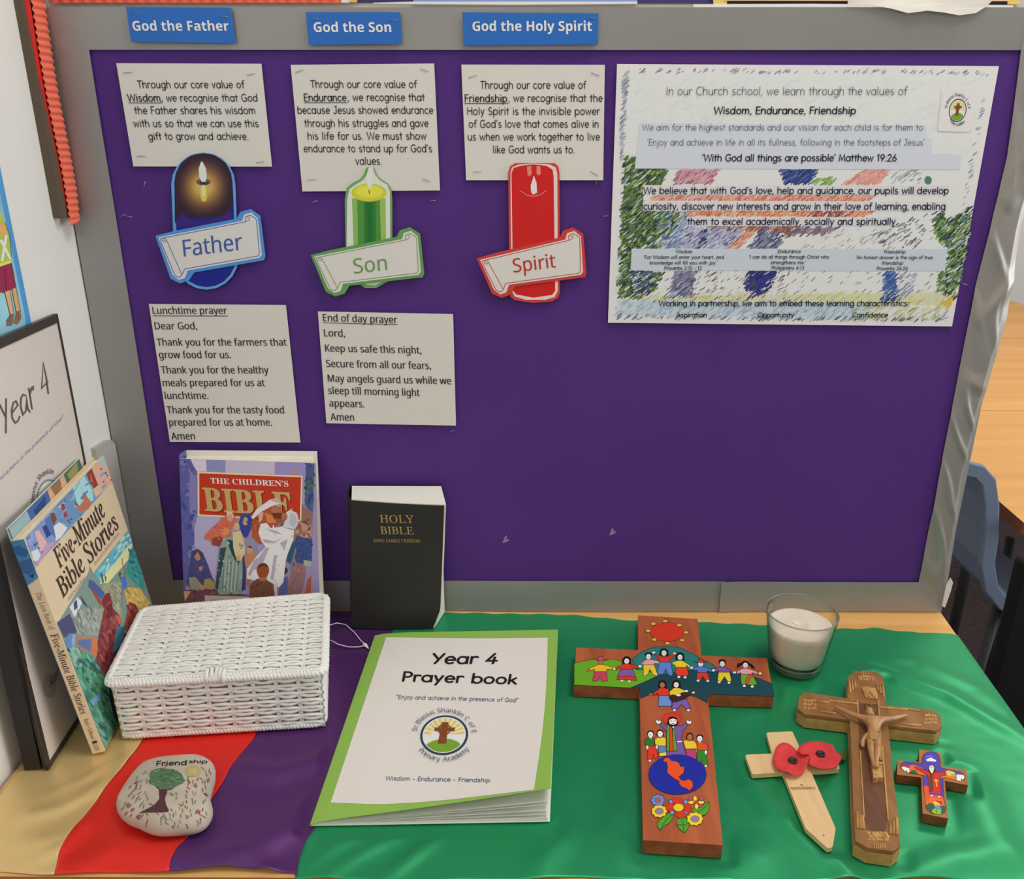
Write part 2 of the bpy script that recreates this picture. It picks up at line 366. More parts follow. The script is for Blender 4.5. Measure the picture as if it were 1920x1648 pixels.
class Art(MB):
    """print lying on a surface S; shapes are traced in photo pixels and carried to S"""
    def __init__(s, S, base=0.0002, step=0.00004): super().__init__(); s.S = S; s.base = base; s.step = step; s.cnt = 0
    def off(s, layer): return s.base + s.step * layer + (s.cnt % 89) * 2.5e-7
    def add(s, verts, faces, m, smooth=False):
        s.cnt += 1; out = []
        for f in faces:
            p = [verts[k] for k in f]
            n = sum(((Vector(p[i]) - Vector(p[0])).cross(Vector(p[i + 1]) - Vector(p[0])) for i in range(1, len(p) - 1)), Vector())
            out.append(f if n.dot(CAM - Vector(p[0])) >= 0 else tuple(f)[::-1])
        MB.add(s, verts, out, m, smooth)
    def poly(s, pts, h, layer=0):
        s.add([s.S(x, y, s.off(layer)) for x, y in pts], [tuple(range(len(pts)))], ink(h) if isinstance(h, str) else h)
    def fan(s, pts, h, layer=0, rings=3, c=None):
        cx = sum(p[0] for p in pts) / len(pts); cy = sum(p[1] for p in pts) / len(pts)
        if c: cx, cy = c
        n = len(pts); V = [s.S(cx, cy, s.off(layer))]
        for r in range(1, rings + 1):
            V += [s.S(cx + (x - cx) * r / rings, cy + (y - cy) * r / rings, s.off(layer)) for x, y in pts]
        Fs = [(0, 1 + i, 1 + (i + 1) % n) for i in range(n)]
        for r in range(1, rings):
            a = 1 + (r - 1) * n; b = 1 + r * n
            Fs += [(a + i, b + i, b + (i + 1) % n, a + (i + 1) % n) for i in range(n)]
        s.add(V, Fs, ink(h) if isinstance(h, str) else h)
    def ell(s, cx, cy, rx, ry, h, layer=0, rot=0.0, n=22):
        s.poly([(cx + rx * cos(t) * cos(rot) - ry * sin(t) * sin(rot), cy + rx * cos(t) * sin(rot) + ry * sin(t) * cos(rot))
                for t in [2 * pi * i / n for i in range(n)]], h, layer)
    def line(s, pts, w, h, layer=0, closed=False):
        pts = list(pts) + ([pts[0]] if closed else [])
        v, f = ribbon(pts, w / 2)
        s.add([s.S(x, y, s.off(layer)) for x, y in v], f, ink(h) if isinstance(h, str) else h)
    def quad(s, q, h, layer=0, n=1):
        """q: 4 corners; subdivided n x n to follow a curved surface"""
        def fn(i, j):
            u, w = i / n, j / n
            x = (q[0][0] * (1 - u) + q[1][0] * u) * (1 - w) + (q[3][0] * (1 - u) + q[2][0] * u) * w
            y = (q[0][1] * (1 - u) + q[1][1] * u) * (1 - w) + (q[3][1] * (1 - u) + q[2][1] * u) * w
            return s.S(x, y, s.off(layer))
        V = [fn(i, j) for j in range(n + 1) for i in range(n + 1)]
        s.add(V, [(j * (n + 1) + i, j * (n + 1) + i + 1, (j + 1) * (n + 1) + i + 1, (j + 1) * (n + 1) + i) for j in range(n) for i in range(n)],
              ink(h) if isinstance(h, str) else h, n > 1)
    def text(s, t, p0, p1, cap, h, layer=5, style='sans', up=None):
        V, Fs, w = font_geo(t, style)
        u = up or vup(p0, cap)
        dx, dy = (p1[0] - p0[0]) / w, (p1[1] - p0[1]) / w
        s.add([s.S(p0[0] + x * dx + y / .7 * u[0], p0[1] + x * dy + y / .7 * u[1], s.off(layer)) for x, y in V], Fs, ink(h) if isinstance(h, str) else h)
    def arctext(s, t, c, rx, ry, a0, a1, cap, h, layer=5, style='sans', inside=False):
        """letters along an ellipse in pixels from angle a0 to a1 (degrees, clockwise from up)"""
        tot = 0; ws = []
        for ch in t:
            w = .3 if ch == ' ' else font_geo(ch, style)[2] + .09
            ws.append(w); tot += w
        x = 0
        for ch, w in zip(t, ws):
            a = radians(a0 + (a1 - a0) * (x + w / 2) / tot); x += w
            if ch == ' ': continue
            V, Fs, gw = font_geo(ch, style)
            pc_ = (c[0] + rx * sin(a), c[1] - ry * cos(a))
            da = radians((a1 - a0) / tot)
            tx, ty = rx * cos(a) * da, ry * sin(a) * da
            ux, uy = sin(a) * cap, -cos(a) * cap * (ry / rx)
            if inside: ux, uy = -ux, -uy
            s.add([s.S(pc_[0] + (px - gw / 2) * tx + py / .7 * ux, pc_[1] + (px - gw / 2) * ty + py / .7 * uy, s.off(layer)) for px, py in V], Fs, ink(h))
# ================================================================== ROOM
WHITE_WALL = M('#d8d4cf', rough=.85, spec=.2, bump_s=90, bump_d=.0004, noise_s=3, noise_a=.02)
XW = -0.553
def struct(name, mb, **k): return mb.build(name, kind='structure', **k)
b = MB(); b.box((1.3, -0.3, -0.745), (3.9, 6.4, .05), M('#51464a', rough=.9, spec=.2, noise_s=60, noise_a=.25)); struct('floor', b)
b = MB(); b.box((1.3, -0.3, 2.03), (3.9, 6.4, .05), M('#e6e3de', rough=.9)); struct('ceiling', b)
b = MB(); b.box((XW - .03, -0.3, .64), (.06, 6.3, 2.75), WHITE_WALL); struct('wall_left', b)
b = MB(); b.box((1.3, 2.73, .64), (3.8, .06, 2.75), M('#f4f2ee', rough=.85, spec=.2)); struct('wall_back', b)
b = MB(); b.box((1.3, -3.33, .64), (3.8, .06, 2.75), WHITE_WALL); struct('wall_front', b)
b = MB()
for c, s in (((3.13, -.3, -.33), (.06, 6.3, .8)), ((3.13, -.3, 1.83), (.06, 6.3, .4)), ((3.13, -2.4, .85), (.06, 2.1, 1.56)), ((3.13, 1.7, .85), (.06, 2.3, 1.56))):
    b.box(c, s, WHITE_WALL)
struct('wall_right', b)

# ================================================================== TABLE
WOODT = wood('#cfa264', '#bd8d4f', scale=1.3, stretch=(2, 30, 30), rough=.42)
WOODE = wood('#a8703a', '#8a5728', scale=1.5, stretch=(3, 30, 60), rough=.5)
def xr(y): return .5655 + (y + .006) * .105          # the table's slightly slanted right edge
table = empty('table', (0, -.2, -.72), 'school table with a pale wood top under the satin cloth and display board', 'table')
b = MB()
top = [Vector((XW + .004, -.4478, 0)), Vector((xr(-.4478), -.4478, 0)), Vector((xr(.035), .035, 0)), Vector((XW + .004, .035, 0))]
b.prism(top, [p - Vector((0, 0, .024)) for p in top], WOODT, WOODE); b.build('tabletop', table, bevel=.002)
for x, y in ((-.50, -.42), (.46, -.42), (.52, -.01), (-.50, -.01)):
    b = MB(); b.tube([(x, y, -.024), (x, y, -.72)], .014, M('#3a3a3c', rough=.4, metal=.6), n=12); b.build('leg', table)

# ================================================================== CLOTH
def px_on(L, z=.002): return [onZ(x, y, z) for x, y in L]
def interp_x(L):
    """polyline of points -> x as a function of y"""
    L = sorted([(p.y, p.x) for p in L])
    def f(y):
        if y <= L[0][0]: a, c = L[0], L[1]
        elif y >= L[-1][0]: a, c = L[-2], L[-1]
        else:
            for a, c in zip(L, L[1:]):
                if a[0] <= y <= c[0]: break
        return a[1] + (c[1] - a[1]) * (y - a[0]) / (c[0] - a[0])
    return f
seam1 = interp_x(px_on([(103, 1634), (111, 1603), (125, 1577), (170, 1515), (227, 1444), (259, 1398)]) + [Vector((-.437, -.03, 0))])
seam2 = interp_x(px_on([(316, 1645), (320, 1622), (335, 1590), (358, 1561), (397, 1497), (421, 1461), (448, 1417), (477, 1382)]) + [Vector((-.325, -.03, 0))])
seam3 = interp_x(px_on([(555, 1648), (560, 1612), (575, 1575), (592, 1548)]) + [Vector((-.19, -.03, 0))])
bk = sorted([(p.x, p.y) for p in px_on([(760, 1146), (835, 1148), (1000, 1150), (1080, 1153), (1197, 1163), (1308, 1166), (1440, 1171), (1500, 1177), (1580, 1178), (1640, 1176), (1680, 1181), (1725, 1186), (1745, 1184), (1790, 1189)])])
def yback(x):
    if x <= bk[0][0]: return -.006
    if x >= bk[-1][0]: return bk[-1][1]
    for a, c in zip(bk, bk[1:]):
        if a[0] <= x <= c[0]: return a[1] + (c[1] - a[1]) * (x - a[0]) / (c[0] - a[0]) + .0012 * sin(x * 140)
def yfront(x): return -.4445 + .002 * sin(x * 21 + 1) + .0012 * sin(x * 60) - (.0060 if x > seam3(-.44) else 0)
RIDGES = []
def ridge(pts, w, h): RIDGES.append(([Vector((p.x, p.y)) for p in px_on(pts)], w, h))
ridge([(1388, 1425), (1410, 1480), (1450, 1530), (1510, 1580), (1570, 1625), (1640, 1700)], .013, .0075)
ridge([(1300, 1700), (1395, 1610), (1420, 1590)], .02, .004)
ridge([(1590, 1283), (1640, 1254), (1700, 1275), (1777, 1303), (1850, 1345), (1930, 1390)], .012, .0055)
ridge([(1640, 1225), (1720, 1240), (1830, 1290), (1900, 1350)], .012, .0022)
ridge([(1770, 1420), (1830, 1490), (1860, 1560), (1930, 1640)], .022, .006)
ridge([(1700, 1640), (1790, 1610), (1880, 1600)], .016, .004)
ridge([(590, 1615), (640, 1580), (700, 1570)], .010, .0035)
ridge([(600, 1648), (680, 1600), (760, 1560)], .008, .003)
ridge([(720, 1650), (770, 1610), (820, 1570)], .008, .0035)
ridge([(1010, 1640), (1030, 1600), (1060, 1560)], .014, .004)
ridge([(1180, 1640), (1150, 1560), (1165, 1500)], .016, .003)
ridge([(1380, 1350), (1440, 1310), (1500, 1290)], .014, .003)
ridge([(60, 1530), (110, 1517), (150, 1498), (190, 1476), (240, 1432)], .010, .005)
ridge([(60, 1585), (110, 1570), (160, 1545), (200, 1510)], .011, .0035)
ridge([(90, 1490), (150, 1465), (235, 1420)], .008, .0025)
ridge([(70, 1612), (120, 1590), (150, 1560)], .009, .004)
ridge([(140, 1625), (230, 1590), (330, 1612), (420, 1600)], .018, .006)
ridge([(390, 1630), (470, 1600), (540, 1560), (600, 1500)], .018, .008)
ridge([(430, 1440), (520, 1452), (620, 1420)], .016, .006)
ridge([(400, 1530), (470, 1560), (540, 1520)], .015, .003)
ridge([(490, 1625), (510, 1655)], .01, .005)
def _fp(L): return [Vector((q.x, q.y)) for q in px_on(L)]
FOOT = [_fp(L) for L in (
    [(572, 1556), (1040, 1552), (1056, 1180), (694, 1183)], [(226, 1396), (612, 1368), (640, 1230), (280, 1180)], [(215, 1500), (250, 1435), (330, 1418), (400, 1425), (402, 1550), (300, 1570), (225, 1545)],
    [(165, 1416), (205, 1412), (300, 1190), (262, 1190)], [(1195, 1155), (1312, 1162), (1318, 1240), (1446, 1250), (1458, 1328), (1330, 1322), (1362, 1612), (1204, 1606), (1198, 1312), (1072, 1308), (1078, 1222), (1196, 1230)],
    [(1588, 1272), (1660, 1275), (1668, 1335), (1770, 1350), (1770, 1392), (1670, 1380), (1692, 1618), (1600, 1598), (1594, 1370), (1492, 1345), (1496, 1300), (1588, 1318)],
    [(1437, 1374), (1486, 1372), (1500, 1405), (1572, 1412), (1578, 1448), (1522, 1450), (1570, 1555), (1562, 1596), (1546, 1596), (1506, 1556), (1466, 1452), (1412, 1458), (1394, 1416), (1448, 1414)],
    [(1720, 1408), (1766, 1414), (1770, 1440), (1818, 1448), (1820, 1490), (1775, 1476), (1782, 1550), (1728, 1542), (1725, 1470), (1680, 1462), (1680, 1428), (1722, 1432)],
    [(1440, 1225), (1545, 1225), (1545, 1275), (1505, 1282), (1440, 1262)])]
def clear_of(p):
    # 1 away from the things on the cloth, 0 beneath them
    k = 1.0
    for q in FOOT:
        r = False; d = 9.0; n = len(q)
        for i in range(n):
            a, c = q[i], q[i - 1]
            if (a.y > p.y) != (c.y > p.y) and p.x < (c.x - a.x) * (p.y - a.y) / (c.y - a.y) + a.x: r = not r
            ab = c - a; t = max(0, min(1, (p - a).dot(ab) / ab.length_squared)); d = min(d, (p - (a + ab * t)).length)
        if r: return 0.0
        k = min(k, max(0, (d - .002) / .010))
    return min(1, k)
def cloth_h(x, y):
    h = .0009 + .0006 * (noise.noise(Vector((x * 14, y * 14, 0))) + .7) + .0002 * noise.noise(Vector((x * 45, y * 60, 3)))
    p = Vector((x, y)); add = 0
    for L, w, hh in RIDGES:
        d = 1e9; tt = 0; n = len(L) - 1
        for i in range(n):
            a, c = L[i], L[i + 1]; ab = c - a
            t = max(0, min(1, (p - a).dot(ab) / ab.length_squared)); q = (p - (a + ab * t)).length
            if q < d: d = q; tt = (i + t) / n
        if d < 3 * w: add += hh * math.exp(-(d / w) ** 2) * sin(pi * min(1, max(0, .08 + .84 * tt))) ** .6
    if add > .0004: add *= clear_of(p)
    return max(.0006, h + add)
cloth = empty('tablecloth', (0, -.22, 0), 'four-colour satin tablecloth in cream, red, purple and green strips on the table', 'tablecloth')
def satin(h, h2):
    m = bpy.data.materials.new('satin_' + h.lstrip('#')); m.use_nodes = True
    nt = m.node_tree; b = nt.nodes['Principled BSDF']
    b.inputs['Base Color'].default_value = (*pc(h), 1)
    b.inputs['Roughness'].default_value = .36; b.inputs['Metallic'].default_value = .40
    b.inputs['Specular IOR Level'].default_value = .45
    b.inputs['Sheen Weight'].default_value = .25; b.inputs['Sheen Roughness'].default_value = .4
    b.inputs['Sheen Tint'].default_value = (*pc(h2), 1)
    tc = nt.nodes.new('ShaderNodeTexCoord'); mp = nt.nodes.new('ShaderNodeMapping'); mp.inputs['Scale'].default_value = (900, 1500, 900)
    n = nt.nodes.new('ShaderNodeTexNoise'); n.inputs['Scale'].default_value = 1.0
    bp = nt.nodes.new('ShaderNodeBump'); bp.inputs['Distance'].default_value = .0002; bp.inputs['Strength'].default_value = .12
    nt.links.new(tc.outputs['Object'], mp.inputs['Vector']); nt.links.new(mp.outputs['Vector'], n.inputs['Vector'])
    nt.links.new(n.outputs['Fac'], bp.inputs['Height']); nt.links.new(bp.outputs['Normal'], b.inputs['Normal'])
    return m
SAT = {'cream': satin('#cdb27a', '#efdcae'), 'red': satin('#d82a22', '#ff6a50'), 'purple': satin('#512a64', '#8a52a8'), 'green': satin('#1f8a58', '#5fd09a')}
def panel(name, xl, xrf, mat, nu, nv, hang=False, label=None):
    vs = []; fs = []
    for j in range(nv + 1):
        v = j / nv; row = []
        for i in range(nu + 1):
            u = i / nu
            y = -.44 + v * .43
            for _ in range(3):
                x = xl(y) * (1 - u) + xrf(y) * u
                y = yfront(x) + (yback(x) - yfront(x)) * v
            h = cloth_h(x, y)
            if hang:
                e = xrf(y) - x
                if e < .006: h = max(.0008, h * .6)
            row.append(Vector((x, y, h)))
        if hang:
            x, y, h = row[-1]
            for k in range(1, 9):
                t = k / 8
                row.append(Vector((x + .004 * sin(min(1, t * 3) * pi / 2) + .003 * sin(y * 60) * t, y, h - .0015 - .07 * t * t - .004 * t)))
        vs += row
    W = len(vs) // (nv + 1)
    for j in range(nv):
        for i in range(W - 1):
            fs.append((j * W + i, j * W + i + 1, (j + 1) * W + i + 1, (j + 1) * W + i))
    b = MB(); b.add(vs, fs, mat, True); o = b.build(name, cloth, label=label)
    s = o.modifiers.new('thick', 'SOLIDIFY'); s.thickness = .0005; s.offset = 1 if False else -1
    return o
panel('cream_panel', lambda y: XW + .008, seam1, SAT['cream'], 40, 150, label='cream satin strip by the wall')
panel('red_panel', seam1, seam2, SAT['red'], 40, 150, label='red satin strip')
panel('purple_panel', seam2, seam3, SAT['purple'], 50, 150, label='purple satin strip')
panel('green_panel', seam3, lambda y: xr(y) + .001, SAT['green'], 240, 170, hang=True, label='wide green satin strip')

# ================================================================== DISPLAY BOARD
board = empty('display_board', (0, 0, 0), 'purple-backed display board with a silver paper border standing on the table', 'display board')
PB = PlaneS((0, 0, 0), (0, -1, 0))
b = MB(); b.box((.008, .012, .379), (1.118, .020, .752), M('#8c8a88', rough=.8)); b.build('backing_board', board)
b = MB(); b.box((.012, .0012, .38), (1.09, .0016, .70), M('#4a2a74', rough=.72, spec=.25, noise_s=8, noise_a=.05, bump_s=900, bump_d=.0001)); b.build('backing_paper', board, label='purple backing paper')
SILVER = M('#8b8a89', rough=.46, metal=.4, spec=.5, bump_s=14, bump_d=.004, bump_k=.25, noise_s=5, noise_a=.06)
CRUMP = M('#97948f', rough=.42, metal=.55, spec=.5, bump_s=30, bump_d=.002, bump_k=.25, noise_s=9, noise_a=.08)
def strip(name, x0, x1, z0, z1, nu, nv, dep, mat, xoff=None, label=None):
    def fn(u, v):
        x = x0 + (x1 - x0) * u; z = z0 + (z1 - z0) * v
        if xoff: x += xoff(u, v)
        return Vector((x, -.0008 - dep(x, z, u, v), z))
    b = MB(); b.slab(fn, nu, nv, lambda p, u, v: p + Vector((0, .0006, 0)), mat)
    return b.build(name, board, label=label)
ripple = lambda x, z: .0006 * noise.noise(Vector((x * 9, z * 9, 1)))
strip('border_strip', -.551, -.5005, 0.001, .7135, 10, 80, lambda x, z, u, v: .0008 + .0012 * sin(z * 7) ** 2 * u + ripple(x, z), SILVER, label='left silver border strip')
strip('border_strip', -.549, .532, .7125, .7545, 120, 8, lambda x, z, u, v: .0014 + .0012 * v * (1 + sin(x * 5)) + ripple(x, z), SILVER,
      xoff=lambda u, v: 0, label='top silver border strip')
bw = lambda x, z, u, v: .0016 + .0018 * (1 - v) * (1 + sin(x * 8 + 1)) + ripple(x, z)
strip('border_strip', -.549, .262, .001, .047, 90, 8, bw, SILVER, label='left length of the bottom silver border')
strip('border_strip', .256, .566, .001, .0475, 50, 8, lambda x, z, u, v: .0012 + bw(x, z, u, v) + .0015 * math.exp(-((u) / .05) ** 2), SILVER, label='right length of the bottom silver border')
def crease(x, z, u, v):
    a = noise.noise(Vector((x * 22, z * 11, 5))); c = abs(noise.noise(Vector((x * 30 + z * 14, z * 9, 9))))
    f = .003 * max(0, a) + .0022 * (1 - min(1, c * 4)) * (.3 + .7 * sin(pi * u))
    edge = .006 * max(0, u - .8) / .2
    for zc, s in ((.60, .018), (.43, .012), (.56, .02)):
        f += .0035 * math.exp(-((z - zc - (u - .5) * .06) / s) ** 2) * u
    return .002 + f - edge
def rs_off(u, v):
    z = .001 + .753 * v
    out = interp([(.0, .0), (.03, .004), (.12, .0), (.2, -.004), (.29, .0), (.41, .010), (.52, .004), (.6, .008), (.75, .0)], z)
    inn = interp([(.0, 0), (.45, .0), (.52, .004), (.6, .008), (.68, .003), (.72, .0)], z)
    return out * u + inn * (1 - u)
def interp(T, z):
    for (a, p), (c, q) in zip(T, T[1:]):
        if z <= c: return p + (q - p) * max(0, (z - a) / (c - a))
    return T[-1][1]
strip('border_strip', .5275, .567, .001, .754, 26, 260, crease, CRUMP, xoff=rs_off, label='crumpled right silver border strip wrapped over the edge')
# torn flap of the wrapping paper near the bottom right corner
b = MB()
fl = [onY(x, y, -.006) for x, y in ((1774, 1100), (1783, 1084), (1787, 1092), (1783, 1108), (1772, 1139), (1767, 1137))]
b.prism(fl, [p + Vector((0, .002, 0)) for p in fl], M('#cfcbc4', rough=.6)); b.build('torn_flap', board, label='torn white paper flap')
# rumpled edge of white paper showing above the silver strip
def torn(u, v):
    x = .33 + .155 * u
    low = .0045 + interp([(0, .7515), (.12, .7525), (.3, .748), (.42, .7435), (.55, .746), (.68, .744), (.78, .7415), (.9, .744), (.97, .751), (1, .756)], u)
    z = low + (.7635 - low) * v
    return Vector((x, -.006 - .004 * sin(pi * u) * (1 - v), z))
b = MB(); b.slab(torn, 60, 6, lambda p, u, v: p + Vector((0, .0008, 0)), M('#d9cfc4', rough=.85, noise_s=60, noise_a=.15, stretch=(.3, 1, 2))); b.build('torn_paper', board, label='ragged white paper edge above the top border')
# small staples left in the purple paper
for x, y, a in ((231, 404, .3), (243, 406, -.2), (271, 346, 1.2), (812, 376, .1), (590, 378, .3), (1118, 343, 1.3), (1137, 405, .1), (1810, 533, -.25), (948, 1010, 1.0), (1150, 995, -.3), (340, 466, .2), (848, 808, .4)):
    c = onY(x, y, -.0012); b = MB(); L = .0035
    b.tube([c - Vector((cos(a), 0, sin(a))) * L, c + Vector((cos(a), 0, sin(a))) * L], .0003, M('#b9b6bd', rough=.3, metal=.9), n=5)
    b.build('staple', board)
c = onY(940, 1012, -.004)
for cx, cy in ((948, 1010), (1148, 996)):
    A = Art(PB, .0006)
    A.poly([(cx - 6, cy + 8), (cx - 2, cy - 3), (cx + 3, cy - 8), (cx + 1, cy), (cx + 8, cy + 2), (cx, cy + 6)], '#8d7a9e', 1); A.build('paper_scrap', board)

# upper board above: orange corrugated edging, navy and white strips, yellow edge
up = empty('upper_display', (0, .02, .76), 'second display above the top border with orange and navy edging', 'display board')
b = MB(); b.box((.0, .026, .93), (1.10, .006, .345), M('#b5b0aa', rough=.9)); b.build('backing_board', up)
def flat_bar(name, pxs, y, h, label=None, th=.002):
    p = [onY(a, c, y) for a, c in pxs]
    b = MB(); b.prism(p, [q + Vector((0, th, 0)) for q in p], M(h, rough=.7)); b.build(name, up, label=label)
def corr_bar(name, x0, x1, z0, z1, y, h, label):
    b = MB()
    b.slab(lambda u, v: Vector((x0 + (x1 - x0) * u, y - .0010 * sin(u * (x1 - x0) / .0060 * pi), z0 + (z1 - z0) * v)), int((x1 - x0) / .001), 4, lambda p, u, v: p + Vector((0, .0007, 0)), M(h, rough=.75))
    b.build(name, up, label=label)
corr_bar('corrugated_border', -.545, -.222, .7615, .80, .018, '#d9604a', 'orange corrugated border strip')
flat_bar('paper_strip', [(598, -30), (655, -30), (655, 5), (598, 5)], .019, '#efe6da', 'cream paper strip')
flat_bar('paper_strip', [(655, -30), (672, -30), (669, 4), (655, 4)], .0185, '#e3b064', 'yellow paper strip')
flat_bar('paper_strip', [(669, -30), (1920, -30), (1895, 8), (669, 5)], .022, '#3a3663', 'navy paper strip')
flat_bar('paper_strip', [(776, -30), (1190, -30), (1195, 3), (775, 3)], .0195, '#7f95c6', 'light blue paper strip')
flat_bar('paper_strip', [(700, 5), (775, 3), (1195, 3), (1195, 7), (960, 9), (700, 7)], .015, '#efe9e6', 'white paper edge')
flat_bar('paper_strip', [(1300, 8), (1520, 7), (1900, 10), (1900, 14), (1300, 14)], .017, '#e8ddd3', 'white paper edge')
flat_bar('paper_strip', [(1336, -30), (1365, -30), (1363, 9), (1338, 9)], .0185, '#e2b765', 'yellow paper strip')
flat_bar('paper_strip', [(1888, -30), (1914, -30), (1912, 8), (1890, 8)], .0185, '#e2b765', 'yellow paper strip')
flat_bar('paper_strip', [(1360, -30), (1895, -30), (1892, 2), (1360, 1)], .0175, '#dcb88a', 'tan paper edge')

# ================================================================== LEFT WALL FURNISHINGS
pin = empty('pinboard', (XW + .006, .0, .53), 'pinboard edge with orange corrugated border on the left wall', 'pinboard')
b = MB(); b.box((XW + .005, -.0235, .80), (.010, .037, .53), M('#5a4e42', rough=.9)); b.build('backing_board', pin)
b = MB()
rp = [(XW + .0105, y, z) for y, z in ((-.040, .80), (-.030, .80), (-.026, .53), (-.030, .56), (-.0305, .60), (-.034, .64), (-.039, .68))]
rp = [Vector(p) for p in rp]; b.prism(rp, [p - Vector((.0005, 0, 0)) for p in rp], M('#c22a22', rough=.7)); b.build('backing_paper', pin, label='torn red backing paper')
b = MB()
def cor(u, v):
    z = .526 + .29 * v; w = interp([(0, .021), (.12, .025), (1, .026)], v)
    y0 = -.031 + .002 * sin(v * 9)
    if v < .02: z += .006 * u
    return Vector((XW + .013 + .0009 * sin(v * .29 / .0075 * 2 * pi) + .004 * sin(pi * u), y0 + w * u, z))
b.slab(cor, 8, 420, lambda p, u, v: p - Vector((.0006, 0, 0)), M('#dc6a54', rough=.8, spec=.15)); b.build('corrugated_border', pin, label='orange corrugated border strip')

b = MB()
tp = [(-.053, 0.0), (-.053, .2605), (-.0200, .2590), (-.0095, .2550), (-.0035, .2470), (-.0025, 0.0)]
b.prism([Vector((XW + .006, y, z)) for y, z in tp], [Vector((XW, y, z)) for y, z in tp], M('#a9a5a0', rough=.7)); b.build('trunking_box', None, 'low trunking box, greyed for shade, on the left wall beside the board corner', 'trunking box', bevel=.001)  # the corner's shade is put into the box's grey colour

PW = PlaneS((XW + .003, 0, 0), (1, 0, 0))
poster = empty('wall_poster', (XW, -.27, .41), 'blue rounded poster of a child in maroon shorts on the left wall', 'poster')
def rrect(y0, y1, z0, z1, r, x):
    P = []
    for cy, cz, a in ((y1 - r, z1 - r, 0), (y0 + r, z1 - r, 90), (y0 + r, z0 + r, 180), (y1 - r, z0 + r, 270)):
        P += [Vector((x, cy + r * cos(radians(a + k * 15)), cz + r * sin(radians(a + k * 15)))) for k in range(7)]
    return P
b = MB(); P = rrect(-.43, -.1285, .413, .72, .022, XW + .0028)
b.prism(P, [p - Vector((.0026, 0, 0)) for p in P], M('#4f93c9', rough=.4)); b.build('sheet', poster)
b = MB(); P = rrect(-.425, -.138, .4255, .715, .018, XW + .0031)
b.prism(P, [p - Vector((.0002, 0, 0)) for p in P], M('#86b7dd', rough=.4, noise_s=14, noise_a=.25)); b.build('printed_background', poster, label='pale blue printed background')
A = Art(PW, .0004)
z3 = lambda L: Zm(L, 0, 200, 3.585)
A.poly(z3([(-160, 560), (-40, 640), (10, 720), (30, 780), (60, 860), (75, 1020), (72, 1050), (20, 1085), (-90, 1090), (-130, 800)]), '#a9bb52', 1)
A.poly(z3([(-20, 1060), (72, 1030), (76, 1050), (22, 1085), (-20, 1088)]), '#c7d65f', 2)
A.poly(z3([(-30, 1084), (74, 1050), (104, 1215), (28, 1252), (-30, 1245)]), '#8d2f4c', 2)
A.line(z3([(30, 1090), (38, 1245)]), 1.0, '#5c1c33', 3)
A.poly(z3([(0, 780), (40, 800), (46, 850), (20, 868), (-10, 850)]), '#d9a463', 3)
A.line(z3([(4, 900), (66, 1020)]), 5, '#f1efe6', 4); A.line(z3([(38, 868), (10, 1035)]), 5, '#f1efe6', 5)
A.poly(z3([(28, 1245), (62, 1232), (92, 1398), (66, 1404)]), '#d3a878', 2); A.poly(z3([(76, 1228), (104, 1215), (134, 1372), (106, 1384)]), '#cf9f6d', 2)
A.poly(z3([(66, 1395), (92, 1390), (88, 1430), (78, 1470), (42, 1475), (40, 1440)]), '#7d6655', 3)
A.poly(z3([(106, 1375), (134, 1368), (142, 1420), (118, 1462), (84, 1456), (98, 1420)]), '#8a6a4d', 3)
for L in ([(28, 1245), (66, 1404)], [(62, 1232), (92, 1398)], [(104, 1215), (134, 1372)], [(76, 1228), (106, 1384)], [(30, 780), (60, 860), (75, 1020)], [(104, 1215), (74, 1050)], [(40, 1440), (66, 1395), (60, 1440)], [(98, 1420), (118, 1380), (120, 1430)]):
    A.line(z3(L), .9, '#4b3b33', 6)
A.build('printed_figure', poster, label='printed child in a green top and maroon shorts')
# ================================================================== CARDS ON THE BOARD
PAPER = M('#cdc9c3', rough=.75, spec=.25, bump_s=400, bump_d=.00008)
STAPLE = M('#8d8b8a', rough=.3, metal=.9)
PS = PlaneS((0, -.0030, 0), (0, -1, 0))
def staple(root, x0, y0, x1, y1, S=PS):
    b = MB(); b.tube([S(x0, y0, .0006), S(x1, y1, .0006)], .00028, STAPLE, n=5); b.build('staple', root)
def card(name, quad, label, cat, group, mat=PAPER, S=PS):
    P = [S(x, y, 0) for x, y in quad]; n = S.N
    low = min(P, key=lambda p: p.z)
    root = empty(name, (sum(p.x for p in P) / len(P), low.y, low.z), label, cat, group)
    b = MB(); b.prism(P, [p - n * .0006 for p in P], mat); b.build('sheet', root)
    return root
DK = '#343337'
def lines(A, L, cap, style, col=DK, layer=5):
    for t, x0, x1, y, *r in L:
        A.text(t, (x0, y), (x1, y + (r[0] if r else 0)), cap, col, layer, style)
        if style == 'sans': A.text(t, (x0 + .55, y), (x1 + .55, y + (r[0] if r else 0)), cap, col, layer + 1, style)
gv = 'value cards stapled along the top of the board'
c1 = card('value_card', [(218, 118.5), (490, 119.5), (510, 312.5), (250, 312)], 'white card about Wisdom stapled under the God the Father label', 'card', gv)
A = Art(PS)
lines(A, [('Through our core value of', 259, 459, 165), ('Wisdom', 240, 302, 190), (', we recognise that God', 303, 484, 190), ('the Father shares his wisdom', 253, 480, 213.5),
          ('with us so that we can use this', 251, 486, 238), ('gift to grow and achieve.', 279, 467, 262)], 13.5, 'comic')
A.text('Wisdom', (240.4, 190), (302.4, 190), 13.5, DK, 6, 'comic'); A.line([(242, 193), (304, 193)], 1.3, DK, 5); A.build('printed_text', c1)
for q in ((231, 137, 249, 135), (463, 141, 479, 138), (257, 293, 273, 293), (480, 305, 495, 303)): staple(c1, *q)
c2 = card('value_card', [(545, 121.5), (814, 119), (825, 357), (567, 359)], 'white card about Endurance stapled under the God the Son label', 'card', gv)
A = Art(PS)
